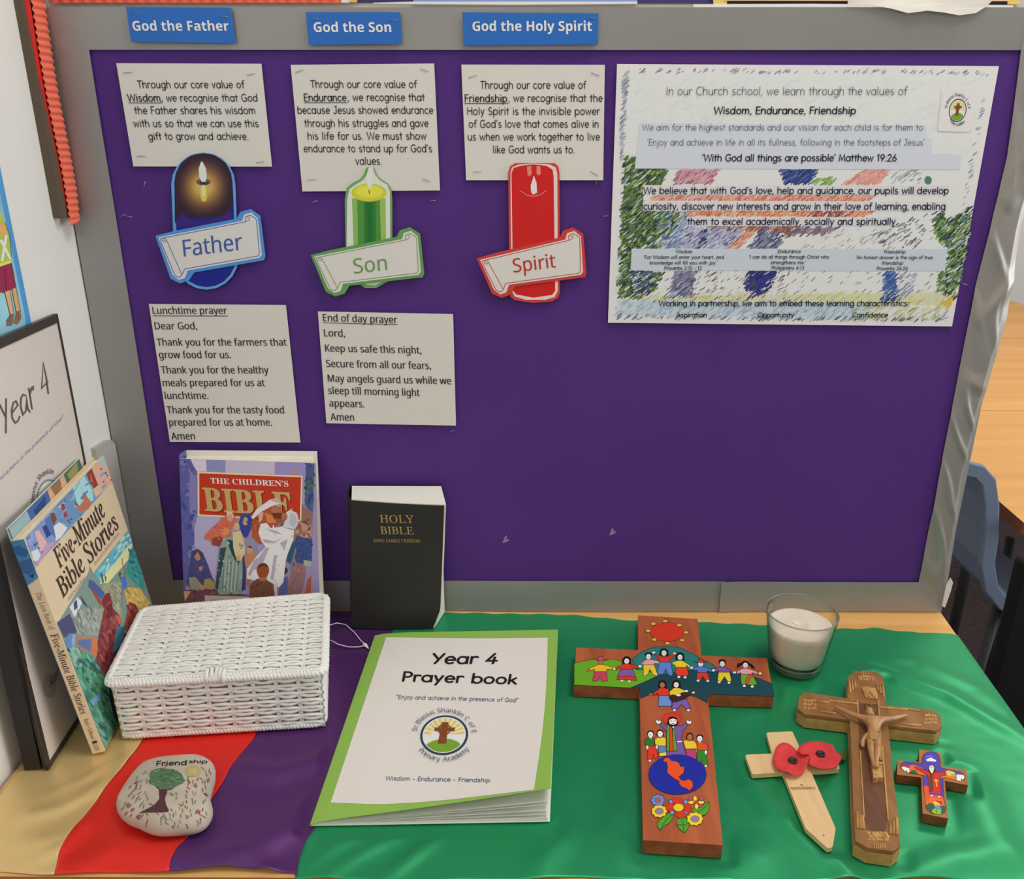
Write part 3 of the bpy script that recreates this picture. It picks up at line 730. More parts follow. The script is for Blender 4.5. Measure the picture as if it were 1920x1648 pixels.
lines(A, [('Through our core value of', 583, 782, 164.5), ('Endurance', 570, 650, 189.5), (', we recognise that', 652, 797, 189), ('because Jesus showed endurance', 558, 813, 213),
          ('through his struggles and gave', 571, 804, 237.5), ('his life for us. We must show', 577, 800, 261.5), ("endurance to stand up for God's", 570, 811, 285), ('values.', 667, 717, 308.5)], 13.5, 'comic')
A.text('Endurance', (570.4, 189.5), (650.4, 189.5), 13.5, DK, 6, 'comic'); A.line([(571, 192.5), (651, 192.5)], 1.3, DK, 5); A.build('printed_text', c2)
for q in ((554, 136, 569, 131), (788, 129, 804, 134), (577, 338, 593, 336), (792, 336, 807, 340)): staple(c2, *q)
c3 = card('value_card', [(865, 121), (1134, 121.5), (1131, 338), (874, 338)], 'white card about Friendship stapled under the God the Holy Spirit label', 'card', gv)
A = Art(PS)
lines(A, [('Through our core value of', 901, 1099, 166), ('Friendship', 871, 951, 191), (', we recognise that the', 953, 1130, 190.5), ('Holy Spirit is the invisible power', 876, 1125, 215),
          ("of God's love that comes alive in", 879, 1123, 239), ('us when we work together to live', 877, 1125, 263), ('like God wants us to.', 924, 1078, 287)], 13.5, 'comic')
A.text('Friendship', (871.4, 191), (951.4, 191), 13.5, DK, 6, 'comic'); A.line([(871, 194), (952, 194)], 1.3, DK, 5); A.build('printed_text', c3)
for q in ((878, 146, 894, 141), (1108, 136, 1124, 142), (887, 322, 902, 322), (1107, 321, 1121, 329)): staple(c3, *q)

# blue heading labels on the top border
gl = 'blue heading labels on the top border'
PL = PlaneS((0, -.0068, 0), (0, -1, 0))
BLUE = M('#1f62b3', rough=.35, spec=.4)
for q, t, x0, x1, y, lab, st in (
    ([(236, 13), (433, 14.5), (442, 81), (246, 78)], 'God the Father', 250, 430, 57.5, 'blue label reading God the Father on the top border', ((245, 25, 262, 26), (411, 32, 429, 32))),
    ([(573, 23), (750, 23), (753, 82), (579, 84)], 'God the Son', 589, 734, 60, 'blue label reading God the Son on the top border', ((582, 37, 598, 35), (728, 37, 746, 39))),
    ([(867, 23), (1122, 25), (1121, 83), (869, 85)], 'God the Holy Spirit', 886, 1110, 58, 'blue label reading God the Holy Spirit on the top border', ((884, 41, 898, 40), (1101, 33, 1117, 35)))):
    r = card('heading_label', q, lab, 'label', gl, BLUE, PL); A = Art(PL); A.text(t, (x0, y), (x1, y), 17.5, '#e4e6ea', 5, 'arial'); A.build('lettering', r, label='white lettering')
    for s in st: staple(r, *s, S=PL)

# prayers
gp = 'typed prayers on the board'
r = card('prayer_sheet', [(279, 570), (536, 572), (563, 829.5), (318.5, 828.5)], 'white sheet with the Lunchtime prayer on the purple board', 'prayer sheet', gp)
A = Art(PS)
lines(A, [('Lunchtime prayer', 287, 426, 588.5), ('Dear God,', 291, 370, 617.5), ('Thank you for the farmers that', 295, 538, 648), ('grow food for us.', 299, 433, 671.5),
          ('Thank you for the healthy', 303, 504, 700), ('meals prepared for us at', 306, 497, 724), ('lunchtime.', 310, 391, 748), ('Thank you for the tasty food', 314, 533, 775),
          ('prepared for us at home.', 318, 510, 798), ('Amen', 322, 366, 824)], 13, 'sans')
A.line([(287, 592), (427, 592.5)], 1.2, DK, 5); A.build('printed_text', r)
r = card('prayer_sheet', [(596, 584), (849.5, 589), (855, 798), (612, 793.5)], 'white sheet with the End of day prayer on the purple board', 'prayer sheet', gp)
A = Art(PS)
lines(A, [('End of day prayer', 606, 745, 602, 4), ('Lord,', 608, 647, 630.5, 1), ('Keep us safe this night,', 610, 790, 659, 4), ('Secure from all our fears,', 612, 808, 688, 4),
          ('May angels guard us while we', 615, 846, 715.5, 5), ('sleep till morning light', 616, 787, 738.5, 4), ('appears.', 618, 683, 762, 2), ('Amen', 620, 664, 788, 1)], 13, 'sans')
A.line([(606, 605), (745, 608.5)], 1.2, DK, 5); A.build('printed_text', r)

# ------------------------------------------------------------------ paper candle cut-outs
gc = 'paper candle cut-outs with name banners'
def cutout(outline, lab, S):
    P = [S(x, y, 0) for x, y in outline]; low = min(p.z for p in P)
    root = empty('candle_cutout', (sum(p.x for p in P) / len(P), P[0].y, low), lab, 'paper cut-out', gc)
    return root, P, S.N
PC = PlaneS((0, -.0050, 0), (0, -1, 0)); PC2 = PlaneS((0, -.0064, 0), (0, -1, 0))
def sheet(root, P, N, m, name='candle_sheet', th=.0007):
    b = MB(); b.prism(P, [p - N * th for p in P], m); return b.build(name, root)
def cap_shape(x0, x1, yt, yb, lean, r=None, n=10):
    """a capsule: rounded top and bottom, lean = x shift from top to bottom"""
    r = r or (x1 - x0) / 2; cx = (x0 + x1) / 2
    T = [(cx + (x1 - x0) / 2 * cos(pi * i / n), yt + r - r * sin(pi * i / n)) for i in range(n + 1)]
    B = [(cx + lean + (x1 - x0) / 2 * cos(pi + pi * i / n), yb - r - r * sin(pi + pi * i / n)) for i in range(n + 1)]
    return T + B
def banner(root, q, txt, p0, p1, cap, col, edge, S):
    """scroll banner: coloured trim, white sheet, rolled ends, name"""
    cx = sum(p[0] for p in q) / 4; cy = sum(p[1] for p in q) / 4
    b = MB(); n = S.N
    tl, tr, br, bl = [Vector(p) for p in q]
    ux = (tr - tl).normalized(); uy = (bl - tl).normalized()
    out = [tl - ux * 9 - uy * 7, tl + ux * 30 - uy * 9, tr - ux * 34 - uy * 9, tr - ux * 24 - uy * 20, tr - ux * 4 - uy * 22, tr + ux * 10 - uy * 6, br + ux * 9 + uy * 2, br + ux * 4 + uy * 9,
           bl + ux * 40 + uy * 9, bl + ux * 26 + uy * 22, bl + ux * 8 + uy * 24, bl - ux * 6 + uy * 12]
    P = [S(p.x, p.y, 0) for p in out]; b.prism(P, [p - n * .0007 for p in P], M(edge, rough=.55)); b.build('banner', root)
    A = Art(S)
    A.poly([tuple(p) for p in (tl - ux * 4 - uy * 3, tr - ux * 26 - uy * 3, tr - ux * 18 - uy * 14, tr - ux * 4 - uy * 15, tr + ux * 4 - uy * 2, br + ux * 4 - uy * 2, br - ux * 2 + uy * 3, bl + ux * 30 + uy * 3, bl + ux * 20 + uy * 16, bl + ux * 8 + uy * 17, bl + ux * 0 + uy * 6)], '#cfccc8', 1)
    L = [tl + ux * 14 + uy * 2, tr - ux * 2 + uy * 0, br - ux * 3 - uy * 4, bl + ux * 17 - uy * 3]
    A.line([tuple(p) for p in (tl - ux * 1, tr - ux * 20)], 1.3, col, 3)
    A.line([tuple(p) for p in (tr - ux * 20, tr - ux * 17 - uy * 9, tr - ux * 8 - uy * 11, tr - ux * 1 - uy * 4, tr + ux * 1, br + ux * 0 - uy * 5, br - ux * 4 - uy * 1, bl + ux * 25 - uy * 1)], 1.3, col, 3)
    A.line([tuple(p) for p in (tr - ux * 20, tr - ux * 12 - uy * 2, tr - ux * 10 - uy * 7, tr - ux * 15 - uy * 7)], 1.1, col, 3)
    A.line([tuple(p) for p in (tl - ux * 1, tl - ux * 2 + uy * 6, bl + ux * 4 + uy * 8, bl + ux * 11 + uy * 13, bl + ux * 18 + uy * 8, bl + ux * 25 - uy * 1)], 1.3, col, 3)
    A.line([tuple(p) for p in (tl + ux * 9 + uy * 4, bl + ux * 17 + uy * 9)], 1.2, col, 3)
    A.line([tuple(p) for p in (tl + ux * 9 + uy * 4, tl + ux * 5 + uy * 8, tl + ux * 1 + uy * 4, tl + ux * 5 + uy * 1, tl + ux * 8 + uy * 3)], 1.2, col, 3)
    d = Vector((p1[0] - p0[0], p1[1] - p0[1])).normalized()
    A.text(txt, (p0[0] + .6, p0[1]), (p1[0] + .6, p1[1]), cap, col, 6, 'sans', up=(d.y * cap * .85, -d.x * cap))
    A.text(txt, p0, p1, cap, col, 5, 'sans', up=(d.y * cap * .85, -d.x * cap))
    A.build('printed_text', root)
# Father: dark blue capsule with a glowing flame
out = cap_shape(321, 441, 286, 543, 6)
root, P, N = cutout(out, 'blue paper candle with a Father banner below the Wisdom card', PC)
sheet(root, P, N, M('#5d9bd6', rough=.5))
A = Art(PC)
A.poly(cap_shape(327, 436, 287, 538, 6), '#1b2384', 1)
top = [(327 + (1 if y > 340 else 0), y) for y in (345,)]
def halo(cx, cy, steps):
    for i, (rx, ry, h) in enumerate(steps): A.ell(cx, cy, rx, ry, h, 3 + i, n=28)
A.poly([(328, 420), (327.5, 345), (330, 325), (340, 305), (357, 292), (381, 287.5), (405, 292), (423, 305), (433, 325), (436, 345), (438, 380), (432, 395), (415, 405), (382, 410), (350, 408), (337, 402)], '#33202f', 2)
halo(382, 350, [(52, 58, '#38232f'), (49, 54, '#3f2932'), (46, 50, '#463034'), (43, 46.5, '#513836'), (40, 43, '#5d4238'), (37, 39.5, '#6b4d3a'), (34, 36, '#78583c'), (31, 32.5, '#86643e'), (28, 29, '#957141'), (25, 26, '#a37d46'), (21.5, 22.5, '#b18b4e'), (18, 19, '#bd9859'), (14, 15, '#c7a566')])
A.ell(382, 341, 14, 6.5, '#6d5a52', 17); A.ell(383, 343, 9, 3.5, '#3f3a46', 18)
A.poly([(377, 348), (388, 348), (389, 372), (386, 378), (379, 377), (376, 368)], '#e3bd62', 18); A.ell(382, 358, 3.5, 12, '#f3dc93', 19)
A.poly([(378, 302), (373, 316), (374, 332), (379, 341), (386, 341), (388.5, 330), (387, 316), (382, 306)], '#f0e7d5', 20); A.ell(383, 343, 2, 2.2, '#2c2230', 21)
A.poly([(339, 398), (352, 410), (382, 416), (412, 409), (430, 394), (438, 412), (439, 425), (332, 425)], '#3a2175', 4)
A.build('candle_print', root)
banner(root, [(302, 447), (480, 412), (488, 480), (322, 510)], 'Father', (345, 481), (455, 468), 30, '#3d5a9c', '#4b8bcf', PC2)
# Son: green pillar candle
out = Zm([(835, 1255), (885, 1258), (905, 1310), (935, 1345), (985, 1375), (1015, 1420), (1022, 1500), (1022, 1980), (675, 1980), (666, 1500), (680, 1410), (720, 1375), (780, 1345), (808, 1310), (822, 1265)], 480, 0, 4)
root, P, N = cutout(out + [(712, 495), (738, 512), (727, 530), (705, 540), (685, 540), (665, 527), (655, 500)], 'green paper candle with a Son banner below the Endurance card', PC)
P = [PC(x, y) for x, y in (out[:8] + [(738, 505), (727, 528), (705, 540), (684, 540), (664, 525), (655, 505)] + out[8:])]
sheet(root, P, N, M('#6c9c5e', rough=.55))
A = Art(PC)
A.poly([(650, 470), (651, 375), (655, 355), (662, 349), (680, 338), (690, 325), (693, 314), (699, 314), (704, 328), (712, 338), (726, 346), (731, 358), (732, 480), (727, 515), (718, 528), (703, 535), (688, 534), (673, 526), (664, 512), (655, 490)], '#cfd4cc', 1)
A.poly([(660, 372), (723, 372), (724, 490), (718, 512), (705, 522), (688, 522), (672, 512), (664, 480)], '#4c8a3c', 2)
A.poly([(660, 372), (670, 372), (672, 500), (664, 480)], '#7fae56', 3); A.poly([(712, 372), (723, 372), (724, 490), (716, 500)], '#8fb45a', 3)
A.poly([(682, 378), (704, 378), (706, 515), (684, 515)], '#2f7433', 3); A.poly([(688, 380), (698, 380), (700, 515), (690, 515)], '#1f6a30', 4)
A.ell(692, 361, 33, 17, '#c6c33c', 5); A.ell(692, 359, 26, 12, '#d8d24a', 6); A.ell(692, 358, 18, 8, '#e2d84e', 7)
A.poly([(691, 315), (698, 313), (701, 330), (699, 345), (694, 354), (689, 348), (686, 335)], '#efeee6', 8); A.line([(692, 357), (693, 363)], 1.6, '#5a4a24', 9)
A.build('candle_print', root)
banner(root, [(594, 483), (780, 446), (786, 512), (613, 535)], 'Son', (664, 513), (726, 506), 27, '#6b9157', '#5f9450', PC2)
# Spirit: red pillar candle
out = [(953, 322), (957, 311), (966, 306), (1040, 306), (1047, 312), (1049, 325), (1050, 548), (1047, 558), (1035, 565), (1000, 568), (965, 563), (957, 556), (955, 545)]
root, P, N = cutout(out, 'red paper candle with a Spirit banner below the Friendship card', PC)
sheet(root, P, N, M('#c23b38', rough=.5))
A = Art(PC)
A.poly([(957, 325), (960, 314), (972, 308.5), (1000, 306.5), (1030, 308), (1042, 314), (1045, 326), (1046, 545), (1040, 557), (1022, 562), (985, 562), (965, 556), (959, 545)], '#dbc9c4', 1)
A.poly([(959, 325), (963, 315), (975, 311), (1000, 308), (1025, 311), (1036, 318), (1038, 330), (1041, 545), (1035, 553), (1000, 558), (968, 552), (962, 545)], '#c3201f', 2)
A.poly([(988, 312), (996, 311), (997, 326), (993, 331), (989, 327)], '#d98078', 3); A.poly([(1006, 311), (1013, 312), (1014, 326), (1010, 329), (1006, 326)], '#d98078', 3)
A.line([(976, 358), (988, 366), (1002, 368), (1016, 364), (1023, 357)], 1.2, '#dc8d85', 4)
A.poly([(1001, 329), (1006, 343), (1007, 361), (1000, 365), (996, 361), (995, 348)], '#ece6dc', 5)
A.build('candle_print', root)
banner(root, [(905, 489), (1086, 446), (1090, 512), (924, 538)], 'Spirit', (963, 511), (1042, 501), 25, '#b5332f', '#c03a34', PC2)

# ------------------------------------------------------------------ vision poster
POST = [(1157, 120), (1873, 124), (1785, 612), (1140, 605)]
root = card('vision_poster', POST, 'large poster of the school vision with a pencil-sketch building at the right', 'poster', None, M('#dcd9d8', rough=.45, spec=.45))
PP = PlaneS((0, -.0030, 0), (0, -1, 0))
A = Art(PP, .0001, .00003)
A.poly([(1172, 134), (1855, 139), (1772, 600), (1157, 593)], '#d2d6d8', 1)
def inside(p, q):
    r = False; n = len(q)
    for i in range(n):
        (x0, y0), (x1, y1) = q[i], q[i - 1]
        if (y0 > p[1]) != (y1 > p[1]) and p[0] < (x1 - x0) * (p[1] - y0) / (y1 - y0) + x0: r = not r
    return r
def strokes(q, cols, n, L=13, w=3.0, layer=2, ang=-.62):
    xs = [p[0] for p in q]; ys = [p[1] for p in q]; k = 0; tries = 0
    while k < n and tries < n * 6:
        tries += 1
        p = (random.uniform(min(xs), max(xs)), random.uniform(min(ys), max(ys)))
        if not inside(p, q): continue
        a = ang + random.uniform(-.16, .16); l = L * random.uniform(.5, 1.2) / 2; ww = w * random.uniform(.6, 1.2) / 2
        dx, dy = cos(a) * l, sin(a) * l; nx, ny = -sin(a) * ww, cos(a) * ww
        A.poly([(p[0] - dx - nx * .6, p[1] - dy - ny * .6), (p[0] + dx - nx, p[1] + dy - ny), (p[0] + dx + nx * .6, p[1] + dy + ny * .6), (p[0] - dx + nx, p[1] - dy + ny)], random.choice(cols), layer + random.uniform(0, 3.5))
        k += 1
GR = ['#4c6a35', '#6f8f45', '#2e4a34', '#3a5550', '#55703a', '#8aa75a', '#27343c', '#4a5a78', '#5d7d3c']
def fill(q, h): A.poly(q, h, 1.6)
for q, h in (([(1172, 298), (1195, 292), (1205, 310), (1250, 316), (1240, 348), (1206, 350), (1206, 394), (1284, 402), (1242, 466), (1186, 468), (1181, 508), (1240, 512), (1222, 546), (1196, 560), (1160, 554)], '#5d7350'),
             ([(1242, 395), (1300, 398), (1268, 465), (1236, 465)], '#93a4c2'), ([(1185, 508), (1225, 508), (1220, 546), (1202, 554)], '#4c639a'), ([(1276, 318), (1342, 318), (1334, 345), (1266, 345)], '#c59aa6'),
             ([(1224, 366), (1636, 366), (1628, 377), (1220, 377)], '#d8a08c'), ([(1288, 395), (1638, 396), (1622, 406), (1292, 405)], '#dd9a78'), ([(1335, 424), (1495, 424), (1478, 438), (1420, 434), (1344, 431)], '#a88470'),
             ([(1292, 426), (1396, 432), (1360, 466), (1265, 466)], '#a9acc6'), ([(1404, 432), (1418, 432), (1384, 466), (1366, 466)], '#d8a494'), ([(1434, 428), (1453, 430), (1466, 455), (1452, 466), (1404, 466)], '#737d9a'),
             ([(1466, 430), (1572, 426), (1545, 438), (1490, 438)], '#94869a'), ([(1464, 318), (1530, 318), (1517, 343), (1478, 343)], '#3d4a86'), ([(1580, 343), (1624, 319), (1668, 319), (1652, 343)], '#dba79f'),
             ([(1404, 508), (1453, 508), (1438, 550), (1406, 556)], '#323a7a'), ([(1264, 508), (1304, 508), (1297, 554), (1258, 557)], '#8a86a0'), ([(1662, 508), (1678, 508), (1683, 562), (1655, 562)], '#5572aa'),
             ([(1755, 404), (1768, 400), (1776, 416), (1800, 404), (1816, 392), (1808, 470), (1790, 556), (1758, 543), (1764, 512), (1774, 505), (1780, 468), (1756, 440)], '#6a8a5e'), ([(1200, 556), (1766, 549), (1762, 572), (1200, 564)], '#c9c9ac'), ([(1160, 564), (1640, 569), (1622, 596), (1160, 590)], '#b5c4d0')):
    fill(q, h)
strokes([(1178, 140), (1845, 145), (1812, 300), (1170, 295)], ['#cfd9df', '#d8dada', '#c9d6dc', '#d4d8da'], 420, 20, 5)
strokes([(1170, 296), (1195, 292), (1205, 310), (1252, 316), (1243, 348), (1206, 350), (1206, 394), (1288, 402), (1236, 466), (1186, 468), (1181, 508), (1244, 512), (1226, 548), (1196, 562), (1158, 556)], GR, 900, 11, 3.6)
strokes([(1168, 296), (1195, 292), (1252, 316), (1206, 350), (1206, 394), (1290, 402), (1236, 466), (1184, 510), (1244, 512), (1198, 562), (1156, 558)], ['#c3cabd', '#d0d2c8', '#1f2a2c', '#26332c', '#3b3444', '#b9c6c9'], 230, 12, 2.4, 4)
strokes([(1235, 395), (1305, 398), (1270, 465), (1232, 465)], ['#7d8fb8', '#8fa3c7', '#5f76a8', '#9fb0cc'], 130)
strokes([(1182, 508), (1228, 508), (1222, 548), (1200, 556)], ['#3d5592', '#2e3f78', '#5c77ac'], 60)
strokes([(1272, 318), (1348, 318), (1338, 345), (1262, 345)], ['#c08a9c', '#a96f86', '#d3a6ae', '#8f6076'], 110)
strokes([(1222, 366), (1640, 366), (1630, 377), (1218, 377)], ['#d98d78', '#c9775f', '#e0a48e', '#b4647a'], 220, 11, 3)
strokes([(1285, 395), (1640, 396), (1625, 406), (1290, 405)], ['#dd8f66', '#d0704a', '#e3a983', '#c96552'], 210, 11, 3)
strokes([(1520, 396), (1600, 396), (1590, 407), (1510, 406)], ['#6a4a58', '#8a5a58', '#5a4050'], 70, 10, 3)
strokes([(1330, 424), (1500, 424), (1480, 440), (1420, 436), (1340, 432)], ['#8a5a42', '#a06a50', '#6e4b48'], 110, 10, 3)
strokes([(1290, 424), (1400, 430), (1362, 466), (1262, 466)], ['#a4a7c4', '#8f93b5', '#b7b9cf', '#7c80a8'], 200)
strokes([(1312, 430), (1325, 430), (1322, 466), (1305, 466)], ['#2f3163', '#3d3f74'], 40, 8)
strokes([(1400, 432), (1420, 432), (1385, 466), (1362, 466)], ['#d58d78', '#c8755f', '#dba48e'], 55)
strokes([(1430, 426), (1455, 428), (1470, 455), (1455, 466), (1400, 466)], ['#4a5a86', '#3a4a7c', '#7d7f95', '#8f8a94'], 100)
strokes([(1460, 428), (1580, 424), (1545, 440), (1490, 440), (1475, 445)], ['#7f6a78', '#8f7d8c', '#6a5a70'], 90)
strokes([(1462, 317), (1534, 317), (1520, 345), (1475, 345)], ['#2c3d7e', '#3a4c8c', '#5a6898', '#26326a'], 100)
strokes([(1526, 335), (1570, 330), (1560, 345), (1520, 345)], ['#6f9a4f', '#8fb06a'], 30)
strokes([(1575, 345), (1622, 318), (1672, 318), (1655, 345)], ['#d99a92', '#c9827e', '#e3b0a4'], 110)
strokes([(1680, 318), (1730, 318), (1725, 345), (1665, 345)], ['#6f7488', '#8d93a5', '#a5aab8'], 34, 11, 2.2)
A.ell(1740, 338, 7, 8, '#4d7d6d', 4)
strokes([(1215, 362), (1645, 362), (1630, 410), (1280, 410)], ['#d3cfcf', '#c9c4c8', '#8a6a78', '#e3cfc6'], 150, 11, 2.6, 3.5)
strokes([(1250, 420), (1500, 420), (1440, 468), (1230, 468)], ['#d3d0d2', '#c6c6d0', '#55506a'], 130, 12, 2.4, 3.5)
strokes([(1190, 506), (1500, 506), (1480, 566), (1185, 566)], ['#d3d0d0', '#c9c6c8', '#6a5f6c', '#4f4a58'], 170, 12, 2.0, 3.5)
strokes([(1400, 508), (1457, 508), (1440, 552), (1404, 560), (1398, 540)], ['#2b3277', '#343c86', '#23285e'], 130)
strokes([(1262, 508), (1308, 508), (1300, 556), (1255, 560)], ['#7d7690', '#6a6488', '#8f8698', '#44477a', '#8aa3c4'], 120)
strokes([(1660, 508), (1680, 508), (1686, 566), (1652, 566)], ['#4465a5', '#3a5590', '#6d8fc0', '#2f4480'], 110)
strokes([(1690, 512), (1722, 508), (1705, 560), (1680, 560)], ['#8fa0bd', '#7a8bb0', '#a5b2c8', '#9a7f78'], 55, 11, 2.2)
strokes([(1750, 400), (1768, 395), (1775, 412), (1800, 400), (1822, 385), (1812, 470), (1793, 560), (1755, 545), (1762, 510), (1772, 505), (1778, 468), (1752, 440)], GR + ['#6f8f6a', '#7fa08a'], 520, 11, 3.6)
strokes([(1748, 398), (1768, 392), (1775, 412), (1824, 383), (1814, 470), (1795, 562), (1752, 547), (1778, 468)], ['#c9cfc4', '#d3d4cc', '#26332c', '#b7c4bd'], 110, 12, 2.4, 4)
strokes([(1765, 560), (1790, 555), (1786, 580), (1762, 575)], ['#d2a63c', '#c9b050'], 26)
strokes([(1330, 510), (1780, 400), (1770, 545), (1330, 560)], ['#5f5a66', '#77727c', '#8f8a90'], 150, 11, 1.5, 3)
strokes([(1650, 425), (1740, 400), (1730, 465), (1640, 465)], ['#5f5f7c', '#7f84a0', '#4f4a60'], 70, 9, 2.2)
strokes([(1500, 430), (1690, 428), (1680, 468), (1500, 468)], ['#b9b6b8', '#8a8890', '#c6c3c4'], 70, 11, 1.8)
strokes([(1200, 552), (1770, 545), (1766, 575), (1200, 566)], ['#c9c98a', '#b9bd7a', '#d3d0a0', '#a9b06a', '#cfcfc0'], 260, 13, 2.6)
strokes([(1158, 560), (1640, 566), (1620, 600), (1157, 592)], ['#a9bccb', '#b9c9d4', '#93a9be', '#c4d0d8'], 480, 15, 3)
strokes([(1600, 575), (1768, 575), (1765, 600), (1600, 600)], ['#a8a870', '#c3c28e', '#8f9468', '#c9c6b0'], 120, 13, 2.4)
strokes([(1160, 590), (1770, 597), (1768, 602), (1158, 597)], ['#5a6688', '#47527a', '#6a7590'], 100, 11, 2.0, 4)
for q in ([(1174, 128), (1855, 133), (1853, 140), (1173, 136)], [(1848, 140), (1855, 141), (1775, 598), (1768, 596)], [(1168, 140), (1177, 140), (1168, 300), (1162, 300)]):
    strokes(q, ['#8c93a8', '#a9afbd', '#6d7690'], 110, 9, 2, 4)
# soft colour under the strokes is built by fill()
for q, h in (([(1200, 231), (1735, 235), (1737, 258), (1748, 259), (1745, 288), (1803, 290), (1800, 318), (1190, 316)], '#c4cad6'), ([(1206, 347), (1780, 348), (1777, 365), (1205, 364)], '#cfcdcf'),
             ([(1206, 376), (1774, 378), (1770, 395), (1205, 395)], '#cfcdcf'), ([(1288, 406), (1685, 407), (1680, 423), (1287, 424)], '#cfcdcf'), ([(1184, 466), (1776, 467), (1771, 508), (1183, 507)], '#bcc6d2')):
    A.poly(q, h, 9)
A.build('printed_picture', root, label='pencil-sketch picture of a school building between trees')
A = Art(PP, .0006)
for t, x0, x1, y, cap, st, col in (
    ('In our Church school, we learn through the values of', 1248, 1700, 178, 15, 'gothic', '#6b6e73'), ('Wisdom, Endurance, Friendship', 1338, 1604, 213.5, 13, 'gothicb', '#2e3036'),
    ('We aim for the highest standards and our vision for each child is for them to', 1204, 1730, 244.5, 11.5, 'gothic', '#666a74'),
    ("'Enjoy and achieve in life in all its fullness, following in the footsteps of Jesus'", 1213, 1733, 272.5, 11.5, 'gothic', '#666a74'),
    ("'With God all things are possible' Matthew 19:26", 1316, 1680, 302, 12.5, 'gothicb', '#2e3036'),
    ("We believe that with God's love, help and guidance, our pupils will develop", 1206, 1778, 363, 12, 'gothicb', '#343b58'),
    ('curiosity, discover new interests and grow in their love of learning, enabling', 1206, 1772, 392.5, 12, 'gothicb', '#343b58'),
    ('them to excel academically, socially and spiritually.', 1288, 1682, 421, 12, 'gothicb', '#343b58'),
    ('Wisdom', 1267, 1298, 474.5, 6.2, 'gothicb', '#3d4048'), ("'For Wisdom will enter your heart, and", 1207, 1357, 485, 6.2, 'gothicb', '#3d4048'),
    ("knowledge will fill you with joy.'", 1218, 1345, 495.5, 6.2, 'gothicb', '#3d4048'), ('Proverbs 2:10 - 12', 1245, 1315, 505.5, 6.2, 'gothicb', '#3d4048'),
    ('Endurance', 1458, 1501, 474, 6.2, 'gothicb', '#3d4048'), ("'I can do all things through Christ who", 1404, 1554, 484.5, 6.2, 'gothicb', '#3d4048'),
    ("strengthens me.'", 1444, 1510, 495, 6.2, 'gothicb', '#3d4048'), ('Philippians 4:13', 1446, 1507, 505, 6.2, 'gothicb', '#3d4048'),
    ('Friendship', 1657, 1697, 475, 6.2, 'gothicb', '#3d4048'), ("'An honest answer is the sign of true", 1604, 1748, 485.5, 6.2, 'gothicb', '#3d4048'),
    ("friendship'", 1653, 1694, 496, 6.2, 'gothicb', '#3d4048'), ('Proverbs 24:26', 1643, 1701, 506, 6.2, 'gothicb', '#3d4048'),
    ('Working in partnership, we aim to embed these learning characteristics:', 1235, 1704, 573.5, 10, 'gothicb', '#22242a'),
    ('Aspiration', 1268, 1325, 594.5, 8.5, 'gothicb', '#22242a'), ('Opportunity', 1420, 1488, 594.5, 8.5, 'gothicb', '#22242a'), ('Confidence', 1597, 1664, 594.5, 8.5, 'gothicb', '#22242a')):
    A.text(t, (x0, y), (x1, y), cap, col, 5, st)
A.build('printed_text', root)
def emblem(A, c, rx, ry, lay=8, big=True, sx=0.0):
    """round school emblem: brown Celtic cross on a green hill before yellow rays, lettering around"""
    n = 40
    sh = lambda x, y: (c[0] + x * rx + y * sx * rx, c[1] + y * ry)
    cir = lambda k: [sh(k * cos(2 * pi * i / n), k * sin(2 * pi * i / n)) for i in range(n)]
    A.poly(cir(1.0), '#2c3c58', lay); A.poly(cir(.90), '#e6e2d2', lay + 1)
    for i in range(11):
        a = radians(-172 + i * 16.4); w = .085
        A.poly([sh(.12 * cos(a), .12 * sin(a)), sh(.84 * cos(a - w), .84 * sin(a - w)), sh(.84 * cos(a + w), .84 * sin(a + w))], '#e2bd52', lay + 2)
    A.poly([sh(.86 * cos(radians(t)), .86 * sin(radians(t))) for t in range(34, 150, 8)] + [sh(-.45, .3), sh(-.1, .2), sh(.3, .22), sh(.6, .36)], '#6f9a2f', lay + 3)
    for pts in ([(-.12, -.62), (.14, -.62), (.12, .45), (-.24, .45)], [(-.42, -.36), (.44, -.36), (.42, -.18), (-.42, -.18)]):
        A.poly([sh(*p) for p in pts], '#7a4428', lay + 4)
    ring = [sh(.25 * cos(2 * pi * i / 20), -.26 + .25 * sin(2 * pi * i / 20)) for i in range(21)]
    A.line(ring, rx * .06, '#7a4428', lay + 5)
A = Art(PP, .0006)
q = Zm([(1305, 665), (1550, 655), (1568, 680), (1530, 970), (1500, 990), (1275, 985), (1272, 965), (1300, 690)], 1440, 0, 4); A.poly(q, '#dedad8', 0)
q = Zm([(1312, 672), (1550, 664), (1564, 684), (1527, 968), (1496, 986), (1284, 980), (1280, 962)], 1440, 0, 4); A.poly(q, '#d9d4d4', 1)
emblem(A, (1795, 207), 16.5, 22, 2, sx=-.12)
A.arctext('St Blasius Shanklin C of E', (1795, 207), 20, 27, -82, 84, 4.2, '#4c5474', 8, 'gothicb'); A.arctext('Primary Academy', (1795, 207), 20, 29, 232, 138, 4.2, '#4c5474', 8, 'gothicb', inside=True)
A.build('emblem', root, label='small oval school emblem with a brown cross')
# ================================================================== BOOKS
CREAMP = M('#d9d0bf', rough=.85, spec=.15, noise_s=30, noise_a=.06, stretch=(1, 1, 60))
